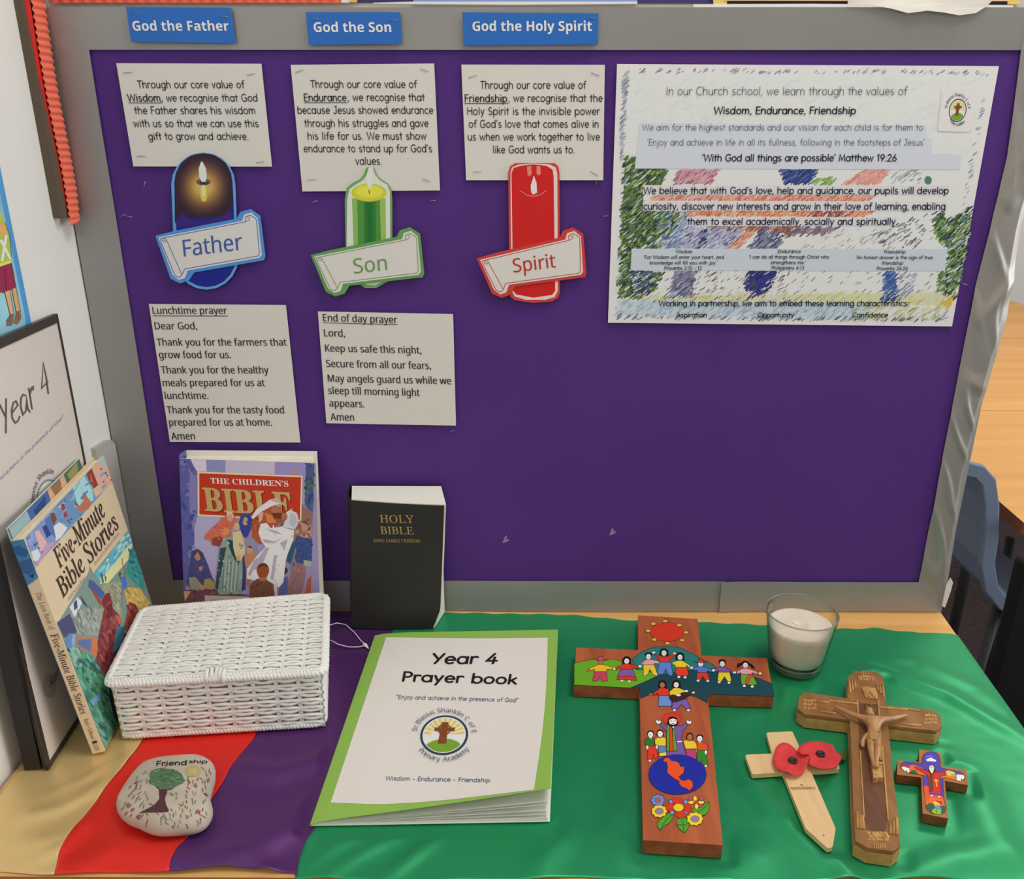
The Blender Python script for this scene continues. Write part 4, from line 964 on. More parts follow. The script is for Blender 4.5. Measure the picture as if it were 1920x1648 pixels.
# ---- children's bible, hardback leaning on the board
TL, TR = onY(336.5, 860, -.041), onY(592, 868, -.041)
BL, BR = onY(347, 1196, -.0800), onY(602, 1197, -.0800)
BL.z = BR.z = .003
bTL, bTR = onY(347, 845, -.0085), onY(594, 847, -.0105)
bBL, bBR = Vector((-.4590, -.0490, .003)), Vector((-.2830, -.0500, .003))
cb = empty('childrens_bible', (-.366, -.08, .003), "hardback children's bible with a red title panel leaning on the board behind the basket", 'book')
def bil(a, b, c, d): return lambda u, v: (a * (1 - u) + b * u) * (1 - v) + (c * (1 - u) + d * u) * v      # BL BR TL TR
front = bil(BL, BR, TL, TR); back = bil(bBL, bBR, bTL, bTR)
nrm = (BR - BL).cross(TL - BL).normalized()
if nrm.y > 0: nrm = -nrm
b = MB(); b.slab(front, 8, 8, lambda p, u, v: p - nrm * .0025, M('#8d84ad', rough=.38, spec=.5), smooth=False, medge=M('#d3cdbf', rough=.7)); b.build('front_cover', cb, label='illustrated front cover')
b = MB(); b.slab(back, 4, 4, lambda p, u, v: p + Vector((0, .0023, 0)), M('#d3cfc8', rough=.55), smooth=False); b.build('back_cover', cb, label='white back cover')
fi = lambda u, v: front(.02 + .955 * u, .01 + .965 * v) - nrm * .0027
bi = lambda u, v: back(.02 + .955 * u, .01 + .965 * v) + nrm * .0003
b = MB(); b.slab(fi, 3, 3, lambda p, u, v: bi(u, v), CREAMP, smooth=False); b.build('pages', cb)
b = MB()
def spine_c(u, v):
    a = front(0, v); c = back(0, v) + Vector((0, .0022, 0)); m = a * (1 - u) + c * u
    return m - Vector((.004 * sin(pi * u), 0, 0))
b.slab(spine_c, 8, 4, lambda p, u, v: p + Vector((.0018, 0, 0)), M('#5a5f96', rough=.4)); b.build('spine', cb)
gv_, gf_ = [], []
for j in range(9):
    for i in range(9): gv_.append(front(i / 8, j / 8))
for j in range(8):
    for i in range(8): gf_.append((j * 9 + i, j * 9 + i + 1, (j + 1) * 9 + i + 1, (j + 1) * 9 + i))
SCB = RectS([to_px(TL), to_px(TR), to_px(BR), to_px(BL)], TL, TR - TL, BL - TL, nrm)
A = Art(SCB, .0003, .00004)
z = lambda L: Zm(L, 320, 830, 5.493)
def P(L, h, l): A.poly(z(L), h, l)
def E_(cx, cy, rx, ry, h, l, rot=0): A.ell(320 + cx / 5.493, 830 + cy / 5.493, rx / 5.493, ry / 5.493, h, l, rot)
def mott(L, cols, n, r, l):
    q = z(L); xs = [p[0] for p in q]; ys = [p[1] for p in q]; k = 0
    while k < n:
        p = (random.uniform(min(xs), max(xs)), random.uniform(min(ys), max(ys)))
        if inside(p, q): A.ell(p[0], p[1], r * random.uniform(.5, 1.3), r * random.uniform(.4, .9), random.choice(cols), l, random.uniform(0, 3), 7)
        k += 1
P([(84, 152), (1478, 222), (1484, 1640), (134, 1640)], '#988fb4', 0)
mott([(84, 152), (1478, 222), (1484, 1640), (134, 1640)], ['#8f86ae', '#a79fc0', '#8a86b6', '#9f94b4'], 160, 6, 1)
P([(84, 152), (205, 152), (245, 250), (275, 290), (290, 735), (245, 740), (250, 1010), (220, 1100), (185, 1400), (130, 1540), (112, 900)], '#565a9c', 2)
mott([(84, 152), (205, 152), (275, 290), (290, 735), (250, 1010), (185, 1400), (130, 1540)], ['#44549e', '#6a5f9a', '#3d4a8a', '#7a76aa'], 70, 5, 3)
P([(200, 260), (270, 300), (285, 735), (235, 900), (195, 640)], '#7d78b0', 3)
P([(250, 740), (520, 740), (500, 1050), (470, 1400), (400, 1280), (330, 1110), (250, 1060)], '#aaa2c8', 2)
P([(205, 150), (370, 158), (378, 288), (275, 288), (245, 240)], '#cdc4d4', 3); P([(370, 160), (572, 172), (572, 302), (378, 288)], '#8387b8', 3)
P([(572, 172), (1080, 192), (1080, 318), (572, 302)], '#bbb0c8', 3); P([(1080, 192), (1395, 212), (1395, 335), (1080, 318)], '#8f86bc', 3)
P([(1250, 330), (1280, 240), (1308, 332)], '#b5806c', 4)
P([(1395, 212), (1480, 222), (1480, 700), (1395, 620)], '#475680', 3); mott([(1395, 212), (1480, 222), (1480, 690), (1395, 610)], ['#3a5a60', '#3f4f94', '#566a58', '#2f3f6a'], 50, 4, 4)
P([(1362, 600), (1400, 640), (1480, 700), (1480, 1100), (1290, 1000), (1290, 820), (1362, 770)], '#8a6660', 3)
mott([(1300, 780), (1480, 760), (1480, 960), (1300, 960)], ['#a87c6a', '#6f4a48', '#b98f7c'], 30, 4, 4)
P([(280, 290), (1366, 332), (1363, 778), (285, 737)], '#d4c8a0', 5); P([(300, 308), (1351, 347), (1349, 766), (303, 719)], '#b5321f', 6)
def cbt(t, x0, y0, x1, y1, cap, h, l, st): A.text(t, z([(x0, y0)])[0], z([(x1, y1)])[0], cap / 5.493, h, l, st)
cbt('THE CHILDREN\'S', 422, 408, 1226, 438, 56, '#ece4d8', 9, 'serifb')
cbt('BIBLE', 372, 688, 1296, 738, 232, '#5d1c14', 8, 'slab'); cbt('BIBLE', 362, 680, 1286, 730, 232, '#b89a62', 9, 'slab')
P([(610, 685), (655, 695), (680, 745), (705, 765), (640, 850), (640, 930), (560, 965), (520, 1045), (440, 1030), (410, 980), (355, 975), (360, 930), (430, 860), (520, 780), (570, 740)], '#c5654f', 11)
P([(440, 960), (520, 940), (560, 965), (520, 1045), (440, 1030)], '#8a4038', 12); P([(590, 690), (640, 688), (665, 740), (640, 790), (600, 770)], '#d9baa8', 12); E_(626, 750, 27, 40, '#c99a7c', 13); E_(575, 890, 45, 40, '#d08a5a', 12)
P([(540, 960), (640, 940), (760, 1000), (795, 1180), (765, 1330), (755, 1530), (520, 1540), (485, 1480), (500, 1200)], '#86998f', 11)
P([(525, 1060), (475, 1460), (500, 1500), (560, 1200), (590, 1050)], '#2f4450', 12); P([(590, 970), (660, 980), (740, 1200), (710, 1235), (640, 1100)], '#204048', 12); P([(760, 1080), (795, 1180), (800, 1480), (755, 1500), (765, 1330)], '#343a6c', 12)
for k in range(9): P([(560 + k * 20, 1180 + 20 * (k % 3)), (572 + k * 20, 1180), (560 + k * 18, 1510), (545 + k * 18, 1500)], '#a9b6a6' if k % 2 else '#6f837e', 13)
P([(655, 900), (740, 880), (790, 1050), (785, 1110), (740, 1190), (690, 1150), (662, 1050)], '#cdbb90', 14); E_(697, 838, 30, 42, '#caa27e', 15); P([(690, 1130), (740, 1130), (735, 1190), (700, 1185)], '#c79d72', 15)
P([(745, 705), (830, 705), (862, 770), (852, 850), (820, 930), (790, 960), (745, 900), (718, 800)], '#34408c', 11); E_(786, 785, 28, 42, '#b98f78', 12); P([(790, 950), (850, 930), (900, 1000), (925, 1100), (800, 1080)], '#8d84a0', 11)
P([(780, 1130), (850, 1100), (915, 1130), (885, 1210), (820, 1300), (790, 1230)], '#b9795a', 12); E_(838, 1075, 33, 40, '#c38f6e', 13); P([(805, 1050), (840, 1030), (872, 1060), (840, 1052)], '#4a332e', 14); P([(800, 1300), (850, 1380), (840, 1470), (810, 1440)], '#a9694c', 12)
P([(930, 690), (1000, 660), (1150, 635), (1172, 760), (1120, 830), (1040, 850), (960, 800), (925, 900), (990, 1000), (930, 1015), (860, 940), (850, 800), (890, 730)], '#a5502f', 12)
P([(985, 700), (1060, 720), (1110, 800), (1020, 800)], '#c97a4c', 13); E_(1100, 670, 50, 38, '#a9694e', 14); P([(1060, 700), (1170, 700), (1150, 760), (1080, 750)], '#6e2f22', 15); P([(920, 700), (975, 690), (960, 770), (930, 800)], '#c9a08c', 14)
P([(845, 745), (900, 665), (1040, 565), (1110, 553), (1165, 600), (1060, 632), (950, 690), (870, 760)], '#d5d1d4', 15); P([(1030, 570), (1110, 556), (1160, 600), (1120, 600)], '#b9a49c', 16)
P([(1210, 690), (1250, 665), (1320, 700), (1342, 780), (1300, 862), (1240, 850), (1150, 840), (1190, 760)], '#c6c5ce', 16); P([(1250, 700), (1310, 720), (1325, 790), (1290, 845), (1240, 800)], '#b0aebb', 17); E_(1195, 738, 27, 36, '#a3664a', 17); P([(1160, 770), (1200, 760), (1180, 830), (1140, 838)], '#7a5a48', 17)
P([(945, 810), (1010, 800), (1050, 850), (1160, 840), (1292, 870), (1290, 960), (1230, 1120), (1212, 1200), (1195, 1400), (1150, 1455), (1060, 1400), (880, 1385), (808, 1370), (812, 1270), (900, 1150), (1000, 1040), (955, 980), (925, 900)], '#dad6da', 15)
for q in ([(1000, 1050), (1040, 1050), (960, 1250), (830, 1300)], [(1090, 1130), (1125, 1120), (1090, 1380), (1060, 1370)], [(960, 960), (1100, 985), (1180, 940), (1090, 1005), (1000, 1000)], [(1150, 1000), (1230, 960), (1200, 1080)], [(1010, 860), (1120, 880), (1170, 920), (1060, 890)], [(880, 1180), (930, 1150), (850, 1340), (820, 1330)]):
    P(q, '#a9a1b6', 17)
P([(225, 1090), (290, 1070), (340, 1110), (390, 1220), (430, 1330), (475, 1440), (440, 1490), (350, 1460), (300, 1500), (200, 1480), (165, 1420), (200, 1280), (208, 1180)], '#46467a', 11)
E_(288, 1142, 36, 50, '#b08066', 12); P([(240, 1090), (290, 1070), (340, 1115), (330, 1190), (290, 1095), (245, 1150)], '#4c3a5c', 13); P([(190, 1370), (260, 1358), (330, 1440), (300, 1505), (205, 1485)], '#8e8c7a', 12); P([(360, 1385), (420, 1370), (478, 1440), (440, 1492), (345, 1470)], '#9d8b5a', 12); P([(300, 1430), (345, 1450), (360, 1490), (320, 1500)], '#b98a70', 13)
P([(300, 1250), (345, 1250), (330, 1300), (300, 1290)], '#b57f66', 13)
P([(1320, 930), (1482, 960), (1482, 1200), (1330, 1215), (1290, 1100)], '#37487c', 12); E_(1402, 838, 36, 50, '#b3836f', 13); P([(1360, 790), (1410, 775), (1450, 830), (1400, 800)], '#5c4440', 14); P([(1240, 1010), (1310, 980), (1300, 1240), (1215, 1180)], '#2f4f6a', 12); P([(1400, 1170), (1480, 1180), (1480, 1240), (1400, 1230)], '#9aa294', 13)
P([(1310, 1195), (1412, 1215), (1425, 1330), (1385, 1530), (1228, 1545), (1240, 1400)], '#8b6669', 12); P([(1445, 1370), (1483, 1320), (1483, 1530), (1415, 1545)], '#a75338', 12); E_(1188, 1280, 50, 42, '#3b2d2b', 13); P([(1150, 1370), (1240, 1340), (1240, 1540), (1150, 1540)], '#56588c', 12); P([(1255, 1260), (1310, 1050), (1325, 1060), (1275, 1290)], '#7f7484', 13); E_(1200, 1218, 22, 40, '#b98a74', 13)
P([(130, 1500), (480, 1480), (850, 1545), (1480, 1530), (1484, 1640), (134, 1640)], '#6b4652', 5); P([(362, 1552), (850, 1556), (850, 1640), (362, 1640)], '#bcaca6', 7); P([(130, 1512), (212, 1512), (150, 1620)], '#c29c7a', 7)
P([(852, 1420), (920, 1368), (1010, 1368), (1090, 1430), (1128, 1640), (838, 1640)], '#704a3a', 16); E_(978, 1280, 66, 76, '#93482e', 17); P([(925, 1330), (1030, 1330), (1010, 1390), (950, 1390)], '#a9664a', 16); P([(915, 1260), (950, 1215), (1010, 1210), (1040, 1250), (980, 1235)], '#5e3224', 18); P([(1090, 1440), (1130, 1400), (1128, 1560), (1110, 1560)], '#c9bfc4', 15)
cbt('RETOLD BY', 430, 1612, 560, 1610, 18, '#5a4658', 9, 'sans')
for L, cols, n_, r_, ly in (([(945, 810), (1160, 840), (1290, 900), (1230, 1120), (1195, 1400), (880, 1380), (815, 1280), (1000, 1040)], ['#e3e0e2', '#cbc6d0', '#bdb6c4', '#d9d5da'], 70, 3, 15.5), ([(540, 960), (760, 1000), (765, 1330), (750, 1520), (520, 1530), (500, 1200)], ['#9aaba2', '#6f857f', '#5d7470', '#a8b5ac'], 60, 2.6, 14),
                      ([(225, 1090), (340, 1110), (430, 1330), (440, 1440), (200, 1470), (208, 1180)], ['#3c3c6e', '#55558c', '#4a3f66'], 30, 2.6, 12), ([(1320, 930), (1482, 960), (1482, 1200), (1330, 1210)], ['#2d3d6e', '#4a5c90', '#3f5180'], 34, 2.6, 13), ([(1310, 1195), (1412, 1215), (1385, 1530), (1230, 1540)], ['#7a5860', '#9a767a', '#84606c'], 36, 2.6, 13),
                      ([(852, 1430), (1010, 1390), (1120, 1600), (845, 1600)], ['#643f30', '#7d5643', '#59382c'], 36, 2.8, 17), ([(440, 860), (600, 740), (640, 930), (440, 1020)], ['#d0705a', '#b3584a', '#c9806c'], 30, 2.4, 12), ([(745, 720), (850, 730), (840, 900), (770, 940)], ['#2c3680', '#46549c'], 16, 2.2, 12),
                      ([(860, 750), (930, 700), (980, 1000), (870, 930)], ['#8f4228', '#b7623c', '#7c3824'], 24, 2.4, 13), ([(140, 1500), (840, 1550), (1470, 1540), (1470, 1620), (140, 1620)], ['#5a3a48', '#7d5560', '#6f4f4a'], 60, 3, 6)):
    mott(L, cols, n_, r_, ly)
A.build('cover_print', cb, label='painted cover scene with red title panel')

# ---- holy bible, black paperback standing against the board
hb = empty('holy_bible', (-.185, -.035, .003), 'black paperback Holy Bible with gold lettering standing against the board', 'book')
BLK = M('#272623', rough=.55, spec=.35, k=.75, bump_s=700, bump_d=.0001)
def hf(u, v):
    x = (-.2478 + .0125 * v) * (1 - u) + (-.1290 + .0117 * v) * u
    yy = -.0520 + .0015 * v - .0080 * u * v ** 1.5 - .002 * sin(pi * u)
    xx = x - (.009 * max(0, u - .75) / .25 * max(0, .16 - v) / .16)
    return Vector((xx, yy, .003 + .1868 * v - .0035 * u * v))
def hbk(u, v):
    x = (-.2485 + .0030 * v) * (1 - u) + (-.1255 + .0005 * v) * u
    return Vector((x, -.010, .003 + .1897 * v))
b = MB(); b.slab(hf, 20, 20, lambda p, u, v: p + Vector((0, .0008, 0)), BLK); b.build('front_cover', hb)
b = MB(); b.slab(hbk, 4, 4, lambda p, u, v: p + Vector((0, .0008, 0)), BLK); b.build('back_cover', hb)
def hsp(u, v):
    a = hf(0, v); c = hbk(0, v); m = a * (1 - u) + c * u; return m - Vector((.0035 * sin(pi * u), 0, 0))
b = MB(); b.slab(hsp, 8, 8, lambda p, u, v: p + Vector((.0008, 0, 0)), BLK); b.build('spine', hb)
HP = M('#ddd6c8', rough=.85, spec=.15, noise_s=12, noise_a=.05, stretch=(1, 80, 1))
def hp_f(u, v):
    p = hf(u, v); p = p + Vector((0, .0011, 0)); 
    if u > .9: p.x += .0022 * (u - .9) / .1
    return p + Vector((0, 0, .0012 * v))
def hp_b(u, v):
    p = hbk(.03 + .97 * u, v) + Vector((0, -.0006, 0)); return p
b = MB(); b.slab(hp_f, 20, 20, lambda p, u, v: hp_b(u, v), HP, smooth=False); b.build('pages', hb)
gv_ = [hf(i / 20, j / 20) for j in range(21) for i in range(21)]
gf_ = [(j * 21 + i, j * 21 + i + 1, (j + 1) * 21 + i + 1, (j + 1) * 21 + i) for j in range(20) for i in range(20)]
SHB = MeshS(gv_, gf_, PlaneS((0, -.053, 0), (0, -1, 0)))
A = Art(SHB, .0004); GOLD = M('#b3995f', rough=.35, metal=.6)
zb = lambda x, y: (600 + x / 4.71, 880 + y / 4.71)
for t, x0, x1, y, cap, st in (('HOLY', 530, 828, 468, 66, 'serif'), ('BIBLE', 535, 828, 568, 64, 'serif'), ('KING JAMES VERSION', 472, 886, 640, 27, 'serif')):
    A.text(t, zb(x0, y), zb(x1, y + 4), cap / 4.71, GOLD, 3, st)
A.build('lettering', hb, label='gold lettering')

# ---- display frame by the wall, holding the Year 4 sheet
fr = empty('display_sign', (-.52, -.21, .003), 'black framed Year 4 sign standing along the left wall behind the story book', 'sign')
fBL, fBR = Vector((-.5142, -.3189, .003)), Vector((-.5320, -.1080, .003))
fTR = onX(105, 588, -.5495); fTL = Vector((-.5335, fTR.y - .216, fTR.z + .001))
ff = bil(fBL, fBR, fTL, fTR)
BLKF = M('#3a322e', rough=.4, spec=.4)
def fpt(u, v, d=0.0):
    n = (ff(min(1, u + .01), v) - ff(u - .01, v)).cross(ff(u, v + .01) - ff(u, v - .01)).normalized()
    if n.x < 0: n = -n
    return ff(u, v) + n * d
b = MB(); b.slab(lambda u, v: fpt(u, v, -.0005), 10, 14, lambda p, u, v: p - Vector((.0026, 0, 0)), M('#2a2826', rough=.5)); b.build('back_panel', fr)
for k, (u0, u1, v0, v1) in enumerate(((0, 1, .978, 1), (0, 1, 0, .012), (0, .028, 0, 1), (.985, 1, 0, 1))):
    b = MB(); b.slab(lambda u, v: fpt(u0 + (u1 - u0) * u, v0 + (v1 - v0) * v, .0018), 8, 10, lambda p, u, v: p - Vector((.0040, 0, 0)), BLKF); b.build('frame_bar', fr)
b = MB(); b.slab(lambda u, v: fpt(.028 + .957 * u, .012 + .966 * v, .0006), 10, 14, lambda p, u, v: p - Vector((.0008, 0, 0)), M('#cdc5bc', rough=.32, spec=.5)); b.build('insert_sheet', fr)
b = MB()
for y0 in (-.300,):
    pts = [Vector((-.521, y0 - .0175, .003)), Vector((-.5375, y0 - .0190, .003)), Vector((-.5375, y0 - .004, .003)), Vector((-.521, y0 - .004, .003))]
    tp_ = [p + Vector((.004, 0.0, .30)) for p in pts]
    b.prism(tp_, pts, M('#1e1d1d', rough=.5))
b.build('easel_stand', fr, label='black easel stand behind the sheet')
gv_ = [fpt(i / 12, j / 12, .0006) for j in range(13) for i in range(13)]
gf_ = [(j * 13 + i, j * 13 + i + 1, (j + 1) * 13 + i + 1, (j + 1) * 13 + i) for j in range(12) for i in range(12)]
SF = MeshS(gv_, gf_, PlaneS(fBL, (1, -.05, 0)))
A = Art(SF, .0005); zf = lambda x, y: (x / 4.85, 560 + y / 4.85)
CG = '#5c5450'
for ch, pts in (('Y', [[(-25, 925), (48, 1075)], [(52, 910), (50, 1220)]]),
                ('e', [[(105, 1040), (160, 965), (140, 930), (118, 945), (102, 1010), (108, 1085), (135, 1130), (160, 1110), (176, 1070)]]),
                ('a', [[(228, 880), (205, 870), (187, 905), (186, 985), (205, 1055), (232, 1020), (240, 940), (236, 880), (250, 1000), (268, 1030)]]),
                ('r', [[(258, 815), (275, 915), (288, 1003)], [(268, 880), (282, 810), (298, 800), (296, 830)]]),
                ('4', [[(436, 862), (418, 720), (390, 585), (375, 815), (432, 752)]])):
    for st in pts: A.line([zf(*p) for p in st], 2.6, CG, 3)
A.build('title', fr); A = Art(SF, .0005)
A.text('"Enjoy and achieve in the presence of God"', zf(-140, 1790), zf(568, 1090), 5.6, '#8d86a6', 3, 'comic', up=(1.2, -8.0))
A.build('printed_text', fr); A = Art(SF, .0005)
A.arctext('Blasius Shanklin', (93, 938), 30, 50, -98, 14, 5.5, '#6a6a72', 4, 'gothicb')
A.ell(92, 940, 25, 42, '#7d8894', 1); A.ell(92, 941, 23, 39, '#e6dcc4', 2); A.ell(93, 944, 15, 32, '#8a6a50', 3)
A.build('emblem', fr); A = Art(SF, .0005)
A.ell(92, 1286, 13, 22, '#a9a49a', 2); A.text('RE', (92, 1290), (108, 1270), 13, '#6d675f', 4, 'gothicb', up=(1, -15))
A.build('printed_text', fr)

# ---- Five-Minute Bible Stories leaning on the frame
fm = empty('story_book', (-.478, -.19, .003), 'cream story book with slanted picture bands leaning between the basket and the black frame', 'book')
mBL = onZ(197, 1407, .0062)
def solve_book():
    th = radians(97.2); D = Vector((cos(th), sin(th), 0)); n = Vector((-D.y, D.x, 0)); a = radians(7.4)
    w = Vector((0, 0, cos(a))) + n * sin(a)
    return D, n, w
D_, n_, w_ = solve_book()
FW, FH, FT = .222, .2560, .0125
out_n = D_.cross(w_).normalized()
if out_n.x < 0: out_n = -out_n
SPD = Vector((-1, -.02, 0)).normalized()
mBR, mTL, mTR = mBL + D_ * FW, mBL + w_ * FH, mBL + D_ * FW + w_ * FH
COVM = M('#dcc3a2', rough=.42, spec=.45)
thick = lambda p, t: p - out_n * t
b = MB(); P4 = [mBL, mBR, mTR, mTL]; b.prism(P4, [thick(p, .0018) for p in P4], COVM); b.build('front_cover', fm)
b = MB(); Q4 = [thick(p, FT - .0018) for p in P4]; b.prism(Q4, [thick(p, .0018) for p in Q4], COVM); b.build('back_cover', fm)
b = MB(); S4 = [mBL, mTL, thick(mTL, FT), thick(mBL, FT)]; b.prism([p - D_ * .0016 for p in S4], S4, COVM); b.build('spine', fm)
ins = lambda p: p
I4 = [thick(mBL + D_ * .001 + w_ * .003, .0019), thick(mBR - D_ * .004 + w_ * .003, .0019), thick(mTR - D_ * .004 - w_ * .003, .0019), thick(mTL + D_ * .001 - w_ * .003, .0019)]
b = MB(); b.prism(I4, [thick(p, FT - .0038) for p in I4], CREAMP); b.build('pages', fm)
SM = RectS([(26, 1018), (156, 860), (283, 1189), (197, 1407)], mTL, mTR - mTL, mBL - mTL, out_n); A = Art(SM, .0002, .00004)
z1 = lambda L: Zm(L, 0, 800, 5.15); z2 = lambda L: Zm(L, 0, 1080, 5.15)
cr = lambda L: [c for c in L]
def C1(L, h, l): A.poly(z1(L), h, l)
def C2(L, h, l): A.poly(z2(L), h, l)
C1([(140, 1118), (800, 300), (902, 560), (250, 1392)], '#6f98ba', 1)
for L, h in (([(145, 1125), (330, 900), (440, 1150), (250, 1390)], '#7f93c0'), ([(400, 800), (560, 600), (660, 850), (540, 990), (440, 960)], '#6a8fb4'), ([(540, 620), (640, 510), (720, 640), (740, 740), (600, 800)], '#9fd0dc'),
             ([(700, 420), (805, 305), (902, 560), (830, 650), (770, 700)], '#d6aa94'), ([(790, 305), (850, 420), (820, 420), (760, 350)], '#9cc4c4'), ([(650, 470), (700, 430), (775, 600), (750, 640), (690, 570)], '#8a4038'), ([(690, 480), (720, 560), (740, 600), (700, 540)], '#d9823f'),
             ([(725, 640), (775, 590), (792, 665), (760, 712)], '#e2b48c'), ([(380, 1010), (440, 960), (520, 1010), (470, 1100), (420, 1140)], '#d9e3e8'), ([(350, 880), (385, 865), (415, 930), (395, 990), (365, 960)], '#7a4a3e'), ([(440, 790), (470, 780), (512, 900), (485, 918)], '#9c3f40'),
             ([(555, 745), (580, 800), (620, 800), (640, 660), (665, 690), (725, 765), (700, 830), (620, 860)], '#b2735c'), ([(220, 1060), (255, 1040), (340, 1160), (335, 1260), (290, 1260)], '#dbaca8'), ([(200, 1250), (260, 1220), (300, 1300), (255, 1345), (225, 1330)], '#c9dee8'),
             ([(285, 1010), (340, 970), (375, 1080), (335, 1115)], '#34467f'), ([(300, 940), (350, 900), (390, 1000), (420, 1120), (360, 1060)], '#4f78a8'), ([(330, 1170), (420, 1150), (300, 1330), (270, 1390), (250, 1390)], '#b996b8'), ([(150, 1130), (200, 1040), (215, 1130), (190, 1200)], '#8ea2d0')):
    C1(L, h, 2)
for p in ((225, 1180), (268, 1215), (300, 1250), (520, 940), (535, 960), (550, 930), (835, 480), (850, 500), (820, 560), (790, 440), (890, 540)): A.ell(*z1([p])[0], 1.2, 1.8, '#2a2a38', 4, .5, 8)
A.line(z1([(490, 690), (560, 660), (580, 600), (600, 570)]), .9, '#2f4f7a', 4); A.line(z1([(420, 800), (440, 760)]), .8, '#2f3f5a', 4); A.line(z1([(470, 770), (480, 730)]), .8, '#2f3f5a', 4)
low = z1([(1086, 1004)]) + [(248, 1118), (262, 1140), (290, 1196), (199, 1404)] + [(95, 1177)] + z1([(742, 1450), (752, 1372), (790, 1440)])
bot = [to_px(mBR)]
low = z1([(1086, 1004)]) + [(282.5, 1189), (197.5, 1406.5), (95, 1177)] + z1([(742, 1440), (752, 1372), (790, 1440)])
A.poly(low, '#7c9288', 1)
C1([(800, 1442), (1086, 1008), (1150, 1120), (1000, 1420), (870, 1540)], '#5eafc2', 2); C1([(1080, 1180), (1150, 1110), (1100, 1300), (930, 1530), (850, 1540), (880, 1480)], '#e8dc9e', 3); C1([(1110, 1200), (1185, 1170), (1255, 1390), (1275, 1600), (1080, 1450)], '#3f918c', 3)
C2([(1070, 120), (1220, 130), (1330, 270), (1250, 400), (1160, 430), (1110, 250)], '#d0b060', 3); C2([(880, 110), (960, 80), (1065, 80), (1065, 400), (880, 545), (880, 310)], '#9c9c80', 4)
C2([(480, 490), (600, 390), (690, 520), (650, 610), (560, 620)], '#494e70', 3); C2([(600, 390), (760, 330), (900, 320), (870, 600), (690, 590)], '#919b92', 3)
C2([(590, 700), (740, 740), (860, 800), (1000, 1000), (1080, 1060), (1165, 1350), (1005, 1650), (950, 1600), (800, 1230)], '#4f907c', 2); C2([(600, 690), (720, 730), (740, 900), (690, 900)], '#8fb0a2', 3); C2([(780, 900), (900, 960), (1000, 1130), (960, 1350), (860, 1250)], '#5c9c74', 3)
C2([(910, 190), (950, 180), (990, 330), (1060, 400), (1075, 460), (1030, 600), (1010, 950), (960, 990), (860, 800), (880, 560), (910, 330), (870, 290)], '#7a3238', 5); C2([(1015, 390), (1060, 400), (1078, 470), (1050, 480)], '#b9625a', 6)
C2([(1130, 260), (1190, 280), (1255, 400), (1185, 560), (1130, 560), (1110, 480)], '#94463c', 5); C2([(1040, 500), (1115, 500), (1095, 680), (1010, 760), (1030, 600)], '#3f7088', 6); C2([(1110, 560), (1180, 600), (1080, 900), (1010, 1000), (1020, 760)], '#40302f', 4)
C2([(1000, 1000), (1100, 1060), (1165, 1380), (1090, 1420), (1020, 1200)], '#3b3a3a', 4); C2([(840, 1220), (930, 1130), (965, 1170), (870, 1262)], '#6ba6c6', 5)
C2([(750, 60), (800, 80), (900, 180), (890, 250), (820, 200), (750, 130)], '#4a5f94', 5); C2([(760, 130), (830, 200), (880, 260), (900, 310), (860, 290)], '#a24a3f', 6)
C2([(665, 620), (700, 610), (820, 625), (815, 760), (690, 705)], '#c7704f', 5); C2([(690, 640), (810, 630), (810, 750), (695, 690)], '#5a6fa2', 6); A.ell(*z2([(848, 700)])[0], 5, 21, '#c8734f', 6, -.08); A.ell(*z2([(620, 652)])[0], 8, 14, '#6186b8', 6); A.ell(*z2([(648, 640)])[0], 3, 12, '#87a8d0', 7)
C2([(590, 330), (655, 230), (705, 280), (645, 425)], '#dfe6e8', 4); C2([(625, 290), (650, 250), (665, 330), (635, 360)], '#3a4c7a', 5); C2([(680, 210), (740, 290), (760, 330), (700, 280)], '#46506a', 5)
A.line(z2([(700, 710), (740, 790), (710, 880), (695, 930)]), .9, '#2f3a40', 6); A.line(z2([(770, 310), (800, 370), (790, 440)]), .9, '#4a4a44', 6); A.line(z2([(660, 340), (680, 420)]), .8, '#4a4a44', 6)
C1([(1040, 1480), (1085, 1460), (1110, 1570), (1060, 1600), (1050, 1540)], '#4a76ba', 6); A.line(z1([(1065, 1480), (1075, 1400), (1045, 1340), (1040, 1290)]), 1.1, '#8a5a3c', 6); A.line(z1([(1045, 1490), (1020, 1440)]), 1.4, '#5a3a30', 7); A.ell(*z1([(1030, 1440)])[0], 2.4, 3.4, '#6a4434', 7); A.line(z2([(1065, 150), (1060, 320)]), 1, '#6a5a4a', 7); A.line(z2([(1095, 140), (1140, 200)]), 1.1, '#6a5a4a', 7)
C1([(850, 1435), (870, 1440), (890, 1530), (875, 1535)], '#3f5f6a', 4); C1([(885, 1440), (910, 1480), (905, 1530)], '#3f5f6a', 4)
def brush(L, f, cols, n, ln, ang, ly):
    q = f(L); xs = [p[0] for p in q]; ys = [p[1] for p in q]; k = t = 0
    while k < n and t < n * 20:
        t += 1; p = (random.uniform(min(xs), max(xs)), random.uniform(min(ys), max(ys)))
        if inside(p, q): A.ell(p[0], p[1], ln * random.uniform(.8, 1.9), ln * random.uniform(.35, .6), random.choice(cols), ly, ang + random.uniform(-.3, .3), 8); k += 1
brush([(145, 1125), (800, 305), (895, 545), (250, 1380)], z1, ['#5f86ac', '#88a9c8', '#7f9cc0', '#a3c3d4', '#5577a0'], 90, 4.5, -.9, 1.6)
brush([(820, 1420), (1080, 1030), (1140, 1130), (1000, 1400), (880, 1520)], z1, ['#4c9cb4', '#74bfcc', '#8fcbcb', '#b9d8b4'], 60, 4.5, -1.0, 2.6)
